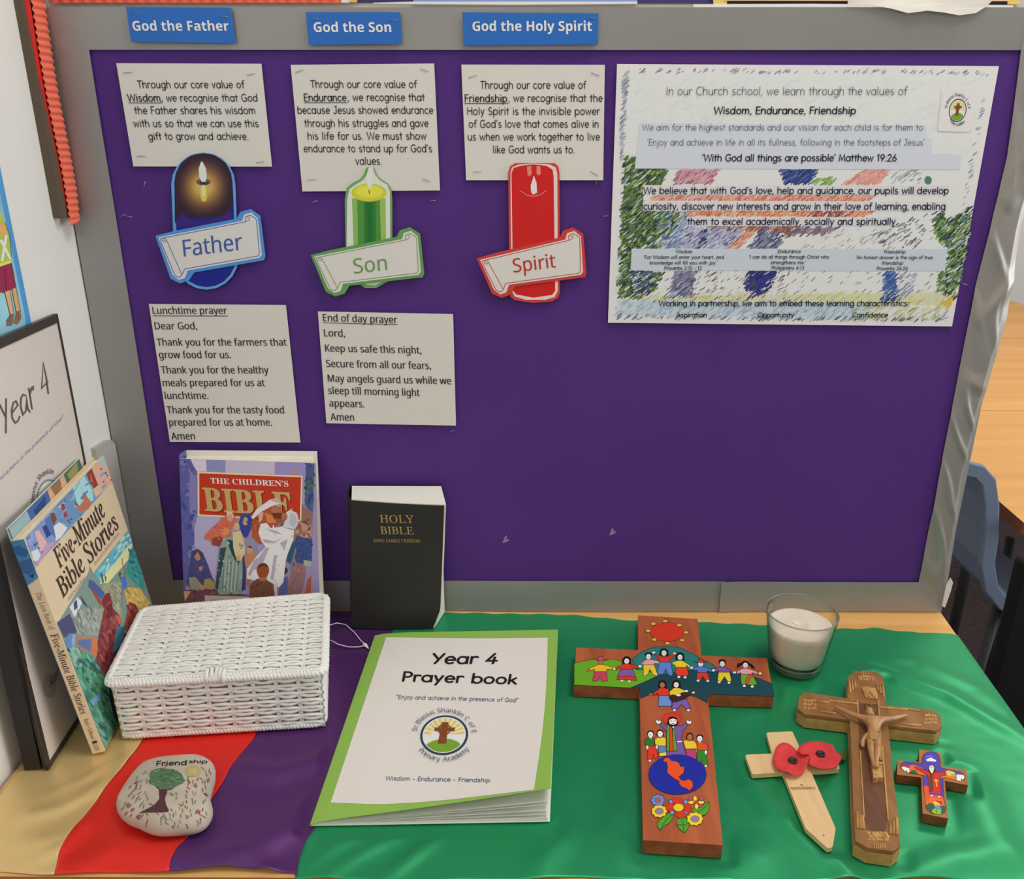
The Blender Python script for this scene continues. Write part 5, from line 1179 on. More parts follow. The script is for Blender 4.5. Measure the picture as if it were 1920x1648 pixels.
brush([(1110, 1200), (1185, 1180), (1250, 1390), (1265, 1580), (1090, 1450)], z1, ['#357f80', '#4ba39a', '#2f6f78'], 40, 4, .9, 3.6)
brush([(1070, 130), (1220, 135), (1320, 270), (1250, 390), (1120, 250)], z2, ['#bf9a4c', '#dcc278', '#c7a85c'], 36, 4, .8, 3.6)
brush([(880, 120), (1060, 90), (1060, 390), (890, 520)], z2, ['#8a8a70', '#adad92', '#7d8274'], 44, 4, 1.0, 4.6)
brush([(600, 395), (890, 325), (865, 590), (690, 580)], z2, ['#808b84', '#a4aea2', '#6f7c7c'], 50, 4, 1.1, 3.6)
brush([(600, 720), (860, 810), (1000, 1010), (1150, 1350), (1000, 1630), (810, 1230)], z2, ['#447f6e', '#5fa08a', '#3a6f64', '#6fae96', '#2f5a54'], 130, 5.5, 1.0, 3.6)
brush([(915, 195), (985, 330), (1065, 460), (1010, 940), (960, 980), (865, 800), (910, 340)], z2, ['#6a2a32', '#8c4244', '#5a242e', '#98524c'], 90, 4.5, 1.2, 5.6)
brush([(1130, 270), (1185, 285), (1250, 400), (1180, 550), (1115, 480)], z2, ['#843a34', '#a5584a', '#732f2e'], 34, 4, 1.0, 5.6)
brush([(1010, 1010), (1100, 1070), (1160, 1370), (1090, 1410)], z2, ['#2f2f32', '#4a4644', '#5a3f3a'], 40, 4, 1.1, 4.6)
A.build('cover_print', fm, label='painted cover scenes')
A = Art(SM, .0006); BRN = '#43302a'
A.text('Five-Minute', (91.5, 1073.5), (167, 970.5), 30, BRN, 5, 'serif', up=(-14.5, -34)); A.text('Bible Stories', (100.5, 1129), (192, 993), 30, BRN, 5, 'serif', up=(-14.5, -33))
A.text('retold by Lois Rock', (112, 1133), (138, 1091), 5, '#8a7566', 5, 'serif', up=(-2, -6)); A.text('Illustrated by Richard Johnson', (153.5, 1066), (193.5, 1006), 5, '#9a7a6c', 5, 'serif', up=(-2, -6))
A.build('cover_lettering', fm)
SO = mTL - D_ * .0016
SS = RectS([(0, 0), (1, 0), (1, 1), (0, 1)], thick(SO, FT), SO - thick(SO, FT), mBL - mTL, -D_); A = Art(SS, .0002)
A.poly([(0, 0), (1, 0), (1, .165), (.5, .18), (0, .19)], '#4580ae', 1); A.poly([(0, .03), (.5, .02), (1, .05), (.7, .075), (.1, .06)], '#2f5f94', 2); A.poly([(0, .09), (1, .08), (1, .13), (.4, .15), (0, .13)], '#3a5f94', 2); A.poly([(.35, .15), (.6, .165), (.9, .14), (.6, .15)], '#3a2f38', 3)
def sp(t, v0, v1, cap, base, col=BRN): A.text(t, (base, v0), (base, v1), cap, col, 4, 'serif', up=(cap, 0))
sp('The Lion Book of', .225, .395, .40, .36, '#8a7463'); sp('Five-Minute Bible Stories', .415, .80, .58, .26); sp('Rock \u2022 Johnson', .825, .93, .36, .34, '#6a5446'); sp('LION', .955, .988, .36, .3); A.poly([(.3, .94), (.7, .937), (.72, .95), (.32, .952)], BRN, 4)
A.build('spine_lettering', fm)

# ---- second book hidden behind it
sb = empty('paperback_book', (-.50, -.19, .003), 'blue and green book mostly hidden behind the cream story book', 'book')
off = lambda p, t: p - out_n * t
o0 = FT + .0006
base = [mBL + D_ * .004, mBL + D_ * .188, mBL + D_ * .188 + w_ * .267, mBL + D_ * .004 + w_ * .267]
base = [off(p, o0) for p in base]
b = MB(); b.prism(base, [off(p, .0006) for p in base], M('#3f6f8c', rough=.4)); b.build('front_cover', sb)
b = MB(); pb = [off(p, .0007) for p in base]; b.prism(pb, [off(p, .0020) for p in pb], CREAMP); b.build('pages', sb)
b = MB(); pb = [off(p, .0028) for p in base]; b.prism(pb, [off(p, .0006) for p in pb], M('#3a5f7a', rough=.4)); b.build('back_cover', sb)
A = Art(RectS([(0, 0), (1, 0), (1, 1), (0, 1)], base[3], base[2] - base[3], base[0] - base[3], out_n), .0002)
for L, h in (([(.0, 0), (.22, 0), (.24, .2), (.0, .2)], '#8fa9b4'), ([(.22, 0), (.52, 0), (.50, .2), (.24, .2)], '#3b63a0'), ([(.50, 0), (.74, 0), (.76, .2), (.48, .2)], '#c9a07c'), ([(.54, 0), (.68, 0), (.66, .06), (.58, .08)], '#8a6a4c'), ([(.74, 0), (1, 0), (1, .2), (.76, .2)], '#3f6a52'), ([(.78, .01), (.96, 0), (.92, .05), (.82, .07)], '#8f8a50'), ([(.28, .02), (.46, .01), (.42, .05), (.3, .06)], '#27447c')):
    A.poly(L, h, 1)
A.build('cover_print', sb)
# ================================================================== WICKER BASKET
WICK = M('#e9e0cd', rough=.7, spec=.3, bump_s=260, bump_d=.0006, bump_k=.5, noise_s=60, noise_a=.05, k=.70)
WICKD = M('#a3998a', rough=.9, spec=.1)
bk_ = empty('wicker_basket', (-.35, -.19, .003), 'white woven lidded basket on the tablecloth in front of the books', 'basket')
HB = .0800
lid = {'FL': Vector((-.4600, -.2740, HB)), 'FR': Vector((-.2350, -.2520, HB)), 'BR': Vector((-.2670, -.0935, HB)), 'BL': Vector((-.4830, -.1290, HB))}
cen = sum(lid.values(), Vector()) / 4
ins_ = lambda p, k, zz: Vector((cen.x + (p.x - cen.x) * k, cen.y + (p.y - cen.y) * k, zz))
bot_ = {k: ins_(p, .955, .004) for k, p in lid.items()}; topb = {k: ins_(p, .965, HB - .006) for k, p in lid.items()}
def weave(mb, c00, c10, c01, c11, nrows, nst, amp, r, up_n, phase0=0, gap=.5):
    """rows of paired cord run from side u=0 to u=1, woven in and out of the stakes"""
    Pq = lambda u, v: (c00 * (1 - u) + c10 * u) * (1 - v) + (c01 * (1 - u) + c11 * u) * v
    N = nst * 8
    for k in range(nrows):
        v = (k + .5) / nrows
        for s in (-1, 1):
            path = []
            for i in range(N + 1):
                u = i / N; ph = pi * (u * nst + k + phase0)
                fr_ = abs((u * nst) % 1.0); fr_ = min(fr_, 1 - fr_)
                a = sin(pi * u * nst) * (1 if (k % 2) else .8); a = abs(a) * 1.0; spread = .50 - .36 * math.exp(-(fr_ / .20) ** 2)
                jit = .09 * noise.noise(Vector((u * 9, k * 1.7, s)))
                path.append(Pq(u, v + (s * spread * .5 + jit * .6) / nrows * .98) + up_n * (amp * a + .0004 * noise.noise(Vector((u * 30, k, s * 3)))))
            mb.tube(path, [r * (.92 + .30 * noise.noise(Vector((i * .35, k * 3.1, s)))) for i in range(N + 1)], WICK, n=6, caps=False)
    for i in range(nst + 1):
        u = min(.995, max(.005, i / nst))
        for du in (-.005, .005):
            mb.tube([Pq(u + du, t / 6) for t in range(7)], r * .62, WICK, n=6, caps=False)
def rope(mb, pts, r, pitch=.0075, closed=True, k=2):
    """twisted rope along a polyline"""
    path = []; n = len(pts)
    for i in range(n if closed else n - 1):
        a, c = pts[i], pts[(i + 1) % n]; m = max(2, int((c - a).length / .0012))
        path += [a.lerp(c, t / m) for t in range(m)]
    L = 0
    for s in range(k):
        out = []; L = 0
        for i, p in enumerate(path):
            q = path[(i + 1) % len(path)]; t = (q - p); L += t.length; t.normalize()
            ux = t.cross(Vector((0, 0, 1))); ux = ux.normalized() if ux.length > .01 else Vector((1, 0, 0)); uy = t.cross(ux)
            a = 2 * pi * (L / pitch + s / k)
            out.append(p + (ux * cos(a) + uy * sin(a)) * r * .62)
        mb.tube(out, r * .72, WICK, n=6, closed=closed, caps=not closed)
def rounded(q, rr, z):
    K = ['FL', 'FR', 'BR', 'BL']; out = []
    for i in range(4):
        p = q[K[i]]; a = (q[K[i - 1]] - p).normalized(); c = (q[K[(i + 1) % 4]] - p).normalized()
        for t in (0, .33, .66, 1):
            out.append(p + a * rr * (1 - t) ** 2 + c * rr * t ** 2)
    return [Vector((p.x, p.y, z if z is not None else p.z)) for p in out]
body = MB(); Zu = Vector((0, 0, 1))
for a, c, nr, ns in (('FL', 'FR', 7, 9), ('FR', 'BR', 7, 6), ('BR', 'BL', 7, 9), ('BL', 'FL', 7, 6)):
    nn = (bot_[c] - bot_[a]).cross(Zu).normalized()
    weave(body, bot_[a], bot_[c], topb[a], topb[c], nr, ns, .0016, .0023, nn)
body.build('woven_body', bk_)
b = MB(); lin_b = [ins_(lid[k], .925, .0055) for k in ('FL', 'FR', 'BR', 'BL')]; lin_t = [ins_(lid[k], .93, HB - .007) for k in ('FL', 'FR', 'BR', 'BL')]
b.prism(lin_t, lin_b, WICKD); b.build('gap_liner', bk_)  # added solid liner; its darker tone stands for shade in the weave gaps
b = MB(); rope(b, rounded(bot_, .010, .0068), .0032); b.build('base_rim', bk_, label='twisted cord base rim')
b = MB()
weave(b, lid['FL'] - Vector((0, 0, .002)), lid['FR'] - Vector((0, 0, .002)), lid['BL'] - Vector((0, 0, .002)), lid['BR'] - Vector((0, 0, .002)), 15, 10, .0012, .0022, Zu)
ld = b.build('lid', bk_); ORG[ld.name] = ORG[bk_.name]
b = MB(); rope(b, rounded({k: ins_(p, 1.01, HB - .004) for k, p in lid.items()}, .010, HB - .0035), .0036, .0080); rope(b, rounded({k: ins_(p, .995, HB) for k, p in lid.items()}, .010, HB - .0005), .0026, .0070); b.build('lid_rim', ld, label='twisted cord lid rim')
b = MB(); cF = (lid['FL'] + lid['FR']) / 2
for s in range(5):
    c = cF + Vector((-.010 + s * .0045, .004 - .0022 * abs(s - 2), .0018)); b.tube([c + Vector((-.002, .010, 0)), c + Vector((0, .003, .003)), c + Vector((.001, -.004, .0005)), c + Vector((.001, -.0055, -.007))], .0021, WICK, n=6)
b.build('clasp_knot', ld, label='small corded knot at the lid front')
# plastic security-tag loop
b = MB(); T = [onZ(x, y, zz) for x, y, zz in ((618, 1172, .012), (632, 1168, .010), (648, 1171, .006), (664, 1185, .005), (676, 1200, .005), (685, 1209, .0045))]
b.tube(T, .00062, M('#d9d5da', rough=.3), n=6); T2 = [onZ(x, y, zz) for x, y, zz in ((620, 1200, .010), (634, 1208, .006), (654, 1213, .0045), (672, 1213, .0045), (685, 1210, .0045))]; b.tube(T2, .00062, M('#d9d5da', rough=.3), n=6)
h0, h1 = onZ(679, 1203, .0048), onZ(691, 1216, .0042); b.tube([h0, h0.lerp(h1, .25), h0.lerp(h1, .5), h1], [.0006, .0012, .0026, .0005], M('#d9d5da', rough=.3), n=8)
b.build('tag_loop', bk_, label='white plastic tag loop')

# ================================================================== PRAYER BOOK
pbk = empty('prayer_book', (-.10, -.22, .003), 'green exercise book with a white Year 4 Prayer book cover sheet on the cloth', 'book')
pBL, pBR, pTR, pTL = onZ(583, 1549, .003), onZ(1031, 1541, .003), onZ(1046, 1192, .003), onZ(704, 1194, .003)
pb_ = bil(pBL, pBR, pTL, pTR)
def lift(u, v, L, t0):
    return t0 + .0018 * min(1, u * 6) + L * u ** 1.15 * max(0, 1 - v) ** 2.0 + .0035 * u * v ** 3
LMAX = .045
for _ in range(30):
    c = pBR + Vector((0, 0, lift(1, 0, LMAX, .0042)))
    LMAX += (to_px(c)[1] - 1478) / 1250.0
def cov(u, v): 
    p = pb_(u, v); p.z = .003 + lift(u, v, LMAX, .0042)
    p.z -= .0018 * math.exp(-(u / .03) ** 2)
    return p
GREENC = M('#86ae4e', rough=.6, spec=.3, bump_s=500, bump_d=.00006)
b = MB(); b.slab(cov, 48, 36, lambda p, u, v: p - Vector((0, 0, .0005)), GREENC); b.build('front_cover', pbk)
def spn(u, v):
    a = cov(0, v); c = pb_(0, v); q = a.lerp(Vector((c.x, c.y, .0032)), u); d = (pb_(0, v) - pb_(.02, v)).normalized()
    return q + d * (.0012 * sin(pi * u))
b = MB(); b.slab(spn, 6, 36, lambda p, u, v: p + (pb_(.02, v) - pb_(0, v)).normalized() * .0004, GREENC); b.build('spine', pbk)
b = MB(); b.slab(lambda u, v: pb_(u, v) + Vector((0, 0, .0006)), 8, 8, lambda p, u, v: p - Vector((0, 0, .0005)), M('#c3cdbb', rough=.7)); b.build('back_cover', pbk)
PG = M('#d8d2cc', rough=.8, spec=.2)
def pg(k, t0): return lambda u, v: pb_(.006 + .984 * u, .003 + .992 * v) + Vector((0, 0, lift(u, v, LMAX * k, t0) - .0018 * min(1, u * 6) - .0016 * math.exp(-(u / .03) ** 2) - .0035 * u * v ** 3))
b = MB(); b.slab(pg(.06, .0022), 24, 16, lambda p, u, v: Vector((p.x, p.y, .0037)), PG, smooth=False); b.build('page_block', pbk)
for k, t0 in ((.60, .0034), (.50, .0031), (.30, .0028), (.17, .0025)):
    b = MB(); b.slab(pg(k, t0), 40, 24, lambda p, u, v: p - Vector((0, 0, .0003)), PG); b.build('page', pbk)
gv_ = [cov(i / 60, j / 50) for j in range(51) for i in range(61)]
gf_ = [(j * 61 + i, j * 61 + i + 1, (j + 1) * 61 + i + 1, (j + 1) * 61 + i) for j in range(50) for i in range(60)]
SPB = MeshS(gv_, gf_, PlaneS((0, 0, .01), (0, 0, 1)))
A = Art(SPB, .0003)
bt = [(620, 1505), (690, 1508), (726, 1508), (780, 1505), (840, 1500), (918, 1491), (1001, 1481)]
n = 36; V = []
for j in range(n + 1):
    w = j / n
    for i in range(n + 1):
        u = i / n
        xb = 620 + 381 * u
        yb = interp([(a, c) for a, c in bt], xb)
        xt, yt = 724 + 303 * u, 1195 + 1 * u + 1.5 * sin(pi * u)
        x = xt + (xb - xt) * w; y = yt + (yb - yt) * w
        if u > .9: x += 9 * (u - .9) / .1 * sin(pi * min(1, w)) * .7
        V.append(SPB(x, y, .0003))
A.add(V, [(j * (n + 1) + i, j * (n + 1) + i + 1, (j + 1) * (n + 1) + i + 1, (j + 1) * (n + 1) + i) for j in range(n) for i in range(n)], M('#d2cdc7', rough=.7, spec=.25), True)
A.build('cover_sheet', pbk, label='white paper glued on the cover')
A = Art(SPB, .0005, .00006); zp = lambda x, y: (580 + x / 3.84, 1160 + y / 3.84)
A.text('Year 4', zp(878, 326), zp(1352, 326), 18.5, '#1d1b1b', 4, 'comicb', up=(3.6, -18.5)); A.text('Prayer book', zp(664, 452), zp(1494, 474), 18, '#1d1b1b', 4, 'comicb', up=(3.2, -17))
A.build('title', pbk); A = Art(SPB, .0005, .00006)
A.text('"Enjoy and achieve in the presence of God"', zp(624, 580), zp(1502, 604), 7, '#4b5878', 4, 'comic', up=(1.3, -7.2)); A.build('motto', pbk); A = Art(SPB, .0005, .00006); A.text('Wisdom - Endurance - Friendship', zp(548, 1166), zp(1300, 1182), 7, '#43557a', 4, 'comic', up=(1.4, -7.5))
A.build('values_line', pbk)
A = Art(SPB, .0006, .0002); emblem(A, zp(971, 842), 45, 37.5, 0, sx=-.06)
A.arctext('St Blasius Shanklin C of E', zp(972, 846), 52, 42.5, -82, 86, 9, '#3f4a6a', 8, 'sans'); A.arctext('Primary Academy', zp(966, 846), 58, 50, 234, 122, 9.5, '#3f4a6a', 8, 'sans', inside=True)
A.build('emblem', pbk, label='round school emblem with a brown cross')

# ================================================================== PAINTED STONE
so = Zm([(85, 620), (92, 580), (110, 545), (170, 445), (215, 385), (270, 320), (315, 282), (360, 258), (450, 230), (530, 218), (620, 210), (700, 204), (780, 201), (830, 203), (870, 210), (915, 228), (950, 252), (972, 280), (982, 315), (980, 380), (965, 440), (947, 500), (937, 540), (936, 580), (945, 615), (956, 655), (956, 690), (948, 725), (930, 760), (908, 792), (880, 815), (850, 832), (800, 848), (750, 857), (670, 864), (600, 870), (520, 873), (450, 870), (400, 862), (358, 848), (320, 830), (290, 812), (245, 795), (200, 780), (155, 750), (118, 716), (96, 675)], 200, 1380, 4.8)
O = [onZ(x, y, .013) for x, y in so]; c0 = sum(O, Vector()) / len(O)
def sring(f, z_): return [Vector((c0.x + (p.x - c0.x) * f, c0.y + (p.y - c0.y) * f, z_)) for p in O]
prof = [(.80, .0024), (.92, .0050), (.985, .0090), (1.0, .013), (.975, .0180), (.92, .0222), (.83, .0258), (.70, .0286), (.52, .0304), (.32, .0314), (.15, .0318)]
V = []; n = len(O)
for f, z_ in prof: V += sring(f, z_)
Fq = [(i * n + k, i * n + (k + 1) % n, (i + 1) * n + (k + 1) % n, (i + 1) * n + k) for i in range(len(prof) - 1) for k in range(n)]
V.append(Vector((c0.x, c0.y, .0319))); Fq += [((len(prof) - 1) * n + k, (len(prof) - 1) * n + (k + 1) % n, len(V) - 1) for k in range(n)]; Fq.append(tuple(range(n - 1, -1, -1)))
STONE = M('#aaa192', rough=.75, spec=.25, noise_s=35, noise_a=.14, bump_s=120, bump_d=.0006)
st_ = empty('painted_stone', (c0.x, c0.y, .0024), 'flat grey stone painted with a tree and the word Friendship on the red cloth', 'stone')
b = MB(); b.add(V, Fq, STONE, True); b.build('stone_body', st_)
SST = MeshS(V, Fq, PlaneS((0, 0, .013), (0, 0, 1))); A = Art(SST, .0003, .00006); zs = lambda L: Zm(L, 200, 1380, 4.8)
cr_ = [(400, 320), (440, 300), (500, 288), (560, 300), (600, 298), (640, 325), (680, 345), (690, 380), (708, 400), (680, 430), (640, 445), (600, 470), (560, 478), (500, 475), (450, 462), (420, 440), (390, 432), (372, 410), (392, 390), (385, 350)]
A.fan(zs(cr_), '#4d6a4d', 2, 4)
for k in range(30):
    x, y = random.uniform(420, 660), random.uniform(310, 450)
    A.line(zs([(x - 16, y + random.uniform(-6, 6)), (x, y - 6), (x + 16, y + random.uniform(-6, 6))]), random.uniform(1, 2), random.choice(['#5f8260', '#3c5540', '#6f8f6e', '#445a44']), 4)
A.fan(zs([(470, 478), (540, 480), (545, 510), (525, 560), (535, 620), (560, 665), (556, 685), (490, 690), (400, 690), (290, 693), (360, 665), (440, 610), (480, 560), (485, 510)]), '#4c2f33', 2, 3)
A.line(zs([(448, 462), (475, 480), (500, 492)]), 1.6, '#4c2f33', 3); A.line(zs([(600, 468), (570, 482), (530, 492)]), 1.6, '#4c2f33', 3)
A.fan(zs([(775 + 72 * cos(t / 3), 318 + 52 * sin(t / 3)) for t in range(19)]), '#a39663', 2, 3); A.fan(zs([(780 + 35 * cos(t / 3), 318 + 24 * sin(t / 3)) for t in range(19)]), '#b1a06a', 3, 2)
inn = [(cx * .9 + (535) * .1, cy * .88 + 540 * .12) for cx, cy in [((x - 200) * 4.8, (y - 1380) * 4.8) for x, y in so]]
k = 0
while k < 135:
    x, y = random.uniform(110, 950), random.uniform(270, 820)
    if not inside((x, y), inn) or (370 < x < 720 and 280 < y < 470) or (430 < x < 575 and 460 < y < 700) or (280 < x < 575 and 640 < y < 700) or (690 < x < 860 and 255 < y < 380): continue
    a = random.uniform(1.2, 1.9) if random.random() < .7 else random.uniform(.6, 1.2)
    if x < 350: a = random.uniform(-1.4, -.6) + pi
    l = random.uniform(12, 22); A.line(zs([(x - cos(a) * l, y - sin(a) * l * .9), (x + 3, y), (x + cos(a) * l, y + sin(a) * l * .9)]), random.uniform(1.2, 2.1), random.choice(['#8a3a3c', '#7a5550', '#6d7064', '#5d6058', '#777a6c', '#7d4045', '#6a6d66']), 2); k += 1
A.text('Friend', zs([(445, 272)])[0], zs([(722, 262)])[0], 8.5, '#2a2222', 5, 'marker', up=(.8, -8.5)); A.text('ship', zs([(738, 246)])[0], zs([(902, 248)])[0], 6.5, '#2a2222', 5, 'marker', up=(1, -6))
A.build('painting', st_, label='painted tree, sun and dashes')

# ================================================================== PAINTED EL SALVADOR STYLE CROSS
def flat_cross(name, out, zt, zb_, top_m, side_m, label):
    T = [onZ(x, y, zt) for x, y in out]; root = empty(name, (sum(p.x for p in T) / len(T), sum(p.y for p in T) / len(T), zb_), label, 'cross')
    return root, T
REDW = wood('#a85a34', '#93492a', scale=1.2, stretch=(60, 6, 60), rough=.5)
REDS = wood('#95502f', '#74381f', scale=1.4, stretch=(50, 50, 50), rough=.6)
za = lambda L: Zm(L, 1060, 1140, 4.8); zc = lambda L: Zm(L, 1160, 1340, 5.8875)
ctop = [(1196.5, 1153.5), (1308, 1160.5), (1315.3, 1229), (1438, 1234), (1450.6, 1306), (1326.7, 1302.5), (1355.3, 1584.6), (1206, 1575), (1199, 1290.5), (1075.5, 1284.8), (1080.8, 1214), (1196.5, 1218.8)]
root, T = flat_cross('painted_cross', ctop, .0185, .0030, REDW, REDS, 'large wooden cross painted with people, a globe and flowers on the green cloth')
b = MB(); b.prism(T, [p - Vector((0, 0, .0155)) for p in T], REDW, REDS); b.build('cross_body', root, bevel=.0006)
SX = PlaneS((0, 0, .0185), (0, 0, 1)); A = Art(SX, .0002, .00003); INK = '#1d1512'
def pl(L, h, l, f=za, ol=True):
    q = f(L); A.poly(q, h, l)
    if ol: A.line(q, .8, INK, l + 1, closed=True)
def el(cx, cy, rx, ry, h, l, f=za, s=4.8, ol=True):
    (x, y), = f([(cx, cy)]); A.ell(x, y, rx / s + (.5 if ol else 0), ry / s + (.5 if ol else 0), INK if ol else h, l); 
    if ol: A.ell(x, y, rx / s, ry / s, h, l + 1)
# hills
pl([(80, 497), (250, 462), (440, 462), (560, 500), (650, 560), (720, 545), (850, 600), (790, 630), (665, 690), (585, 720), (78, 693)], '#5f9c1e', 1)
pl([(600, 460), (680, 400), (760, 365), (850, 347), (950, 345), (1050, 365), (1150, 415), (1240, 470), (1330, 510), (1360, 535), (1240, 570), (1000, 575), (870, 605), (700, 560), (630, 545)], '#25726f', 2)
pl([(585, 720), (760, 645), (880, 600), (960, 580), (1100, 562), (1260, 560), (1500, 575), (1700, 620), (1858, 680), (1876, 797), (1280, 778), (1278, 855), (1180, 800), (1100, 785), (760, 778), (678, 815), (668, 722)], '#143f48', 3)
el(916, 218, 149, 84, '#c3341f', 2)
for cx, cy in ((899, 119), (793, 143), (1027, 156), (745, 206), (1086, 221), (802, 285), (1052, 291), (919, 318)):
    pl([(cx - 23, cy - 8), (cx, cy - 15), (cx + 23, cy - 7), (cx + 21, cy + 10), (cx - 2, cy + 15), (cx - 23, cy + 8)], '#d9a73c', 4)
SK, DS, BL_ = '#e6ddd4', '#a8683e', '#17110f'
def face(cx, cy, r, skin, l, f=za, s=4.8):
    el(cx, cy, r, r * 1.08, skin, l, f, s); 
    A.line(f([(cx - r * .6, cy - r * .1), (cx - r * .2, cy - r * .05)]), .5, '#5d4438', l + 2); A.line(f([(cx + r * .2, cy - r * .05), (cx + r * .6, cy - r * .1)]), .5, '#5d4438', l + 2); A.line(f([(cx - r * .25, cy + r * .5), (cx + r * .25, cy + r * .5)]), .5, '#8a4a40', l + 2); A.line(f([(cx, cy), (cx, cy + r * .25)]), .4, '#6d5448', l + 2)
def person(cx, cy, skin, shirt, low, lowc, hair, hands=(), feet=(), r=28, hat=None):
    pl(low, lowc, 6)
    pl(shirt[0], shirt[1], 8)
    for h in hands: el(h[0], h[1], 15, 9, skin, 7)
    for h in feet: el(h[0], h[1], 13, 10, skin, 5)
    if hair == 'long': pl([(cx - 40, cy - 8), (cx - 24, cy - 34), (cx + 8, cy - 40), (cx + 38, cy - 20), (cx + 42, cy + 40), (cx + 22, cy + 30), (cx - 20, cy + 25), (cx - 42, cy + 35)], BL_, 9, ol=False)
    elif hair == 'short': pl([(cx - 33, cy), (cx - 30, cy - 28), (cx, cy - 38), (cx + 30, cy - 26), (cx + 33, cy + 2), (cx, cy + 10)], BL_, 9, ol=False)
    elif hair == 'tails':
        pl([(cx - 33, cy), (cx - 28, cy - 30), (cx, cy - 38), (cx + 30, cy - 24), (cx + 34, cy + 4), (cx, cy + 8)], BL_, 9, ol=False)
        pl([(cx - 28, cy - 20), (cx - 70, cy - 10), (cx - 80, cy + 35), (cx - 55, cy + 20), (cx - 30, cy)], BL_, 9, ol=False); pl([(cx + 28, cy - 20), (cx + 70, cy + 5), (cx + 90, cy + 42), (cx + 55, cy + 28), (cx + 30, cy)], BL_, 9, ol=False)
    face(cx, cy + 6, r - 6, skin, 10)
    if hat: pl([(cx - 60, cy - 14), (cx - 20, cy - 20), (cx - 18, cy - 40), (cx + 18, cy - 38), (cx + 24, cy - 18), (cx + 70, cy - 10), (cx + 30, cy - 4), (cx - 30, cy - 6)], hat, 13)
tee = lambda x0, y0, x1, y1, x2, y2, b0, b1, yb: [(x0, y0), (x1 - 20, y1), (x1 + 20, y1), (x2, y2), (x2 - 8, y2 + 22), (b1, (y1 + yb) / 2 + 12), (b1, yb), (b0, yb), (b0, (y1 + yb) / 2 + 12), (x0 + 8, y0 + 22)]
person(318, 480, DS, (tee(215, 545, 318, 510, 425, 535, 262, 372, 575), '#dfae28'), [(262, 575), (370, 575), (380, 655), (330, 660), (310, 620), (295, 658), (245, 655)], '#b43a56', None, [(205, 565), (440, 550)], [(258, 655), (345, 658)], hat='#c2476c')
person(552, 475, SK, (tee(450, 540, 552, 505, 655, 525, 498, 605, 555), '#c8311f'), [(498, 555), (605, 555), (635, 625), (640, 655), (465, 645), (475, 600)], '#77529a', 'long', [(440, 550), (672, 528)], [(510, 655), (575, 660)])
pl([(470, 612), (520, 620), (560, 612), (636, 625), (640, 655), (465, 645)], '#c8311f', 8)
person(748, 435, SK, (tee(680, 500, 748, 465, 850, 482, 700, 800, 512), '#d88ea4'), [(700, 512), (800, 512), (830, 600), (790, 605), (760, 550), (740, 605), (705, 600)], '#dcb92c', 'short', [(672, 525)], [(715, 600), (818, 600)])
person(888, 402, SK, ([(800, 420), (830, 425), (870, 440), (910, 440), (970, 415), (990, 425), (940, 470), (935, 490), (845, 488), (845, 470)], '#c8311f'), [(845, 488), (945, 488), (970, 600), (925, 605), (905, 545), (880, 600), (830, 595)], '#5a76c2', 'long', [(795, 403), (982, 412)], [(850, 590), (948, 598)])
person(1032, 440, SK, (tee(960, 490, 1032, 475, 1125, 520, 990, 1090, 535), '#dcc02c'), [(1000, 530), (1090, 530), (1112, 600), (1090, 615), (1010, 612), (990, 580)], '#cb3a22', 'long', [(1138, 538)], [(1022, 622), (1078, 625)])
person(1218, 500, SK, (tee(1150, 540, 1218, 525, 1318, 560, 1190, 1278, 582), '#4a6fb8'), [(1188, 580), (1278, 582), (1300, 650), (1262, 652), (1235, 615), (1215, 655), (1182, 645)], '#cb2f1f', None, [(1136, 540), (1335, 562)], [(1195, 655), (1282, 657)], hat='#b03a2f')
person(1412, 500, SK, (tee(1345, 555, 1412, 530, 1512, 575, 1380, 1478, 580), '#6f4f94'), [(1380, 580), (1478, 578), (1495, 660), (1462, 665), (1432, 620), (1405, 665), (1368, 655)], '#dcb92c', 'short', [(1332, 565), (1522, 583)], [(1385, 668), (1473, 673)])
person(1620, 512, SK, (tee(1540, 575, 1620, 545, 1732, 578, 1580, 1680, 598), '#d88ea4'), [(1580, 598), (1682, 598), (1728, 690), (1690, 697), (1585, 690), (1578, 640)], '#5f9426', 'tails', [(1522, 582), (1752, 590)], [(1610, 703), (1682, 708)])
pl([(1655, 600), (1690, 600), (1655, 650), (1640, 692), (1618, 690), (1630, 640)], '#c9472c', 8)
person(873, 690, DS, (tee(790, 768, 873, 722, 935, 735, 835, 935, 792), '#c8311f'), [(845, 790), (960, 795), (955, 885), (835, 885)], '#5f86c6', 'long', [(770, 780)], [(872, 898), (925, 902)])
person(998, 688, SK, (tee(932, 760, 998, 720, 1080, 745, 940, 1050, 790), '#dcb92c'), [(965, 850), (1090, 820), (1130, 905), (1085, 912), (1045, 870), (1000, 915), (958, 905)], '#71559c', 'long', [(1150, 762)], [(982, 922), (1107, 922)])
pl([(935, 800), (960, 783), (1010, 790), (1050, 765), (1120, 765), (1128, 780), (1090, 812), (1040, 830), (1000, 850), (960, 845), (938, 825)], '#3a2018', 14); A.line(za([(1110, 775), (1205, 718)]), 2.2, '#4a2a1e', 14); el(1018, 788, 22, 10, SK, 15); el(1088, 752, 16, 9, SK, 15)
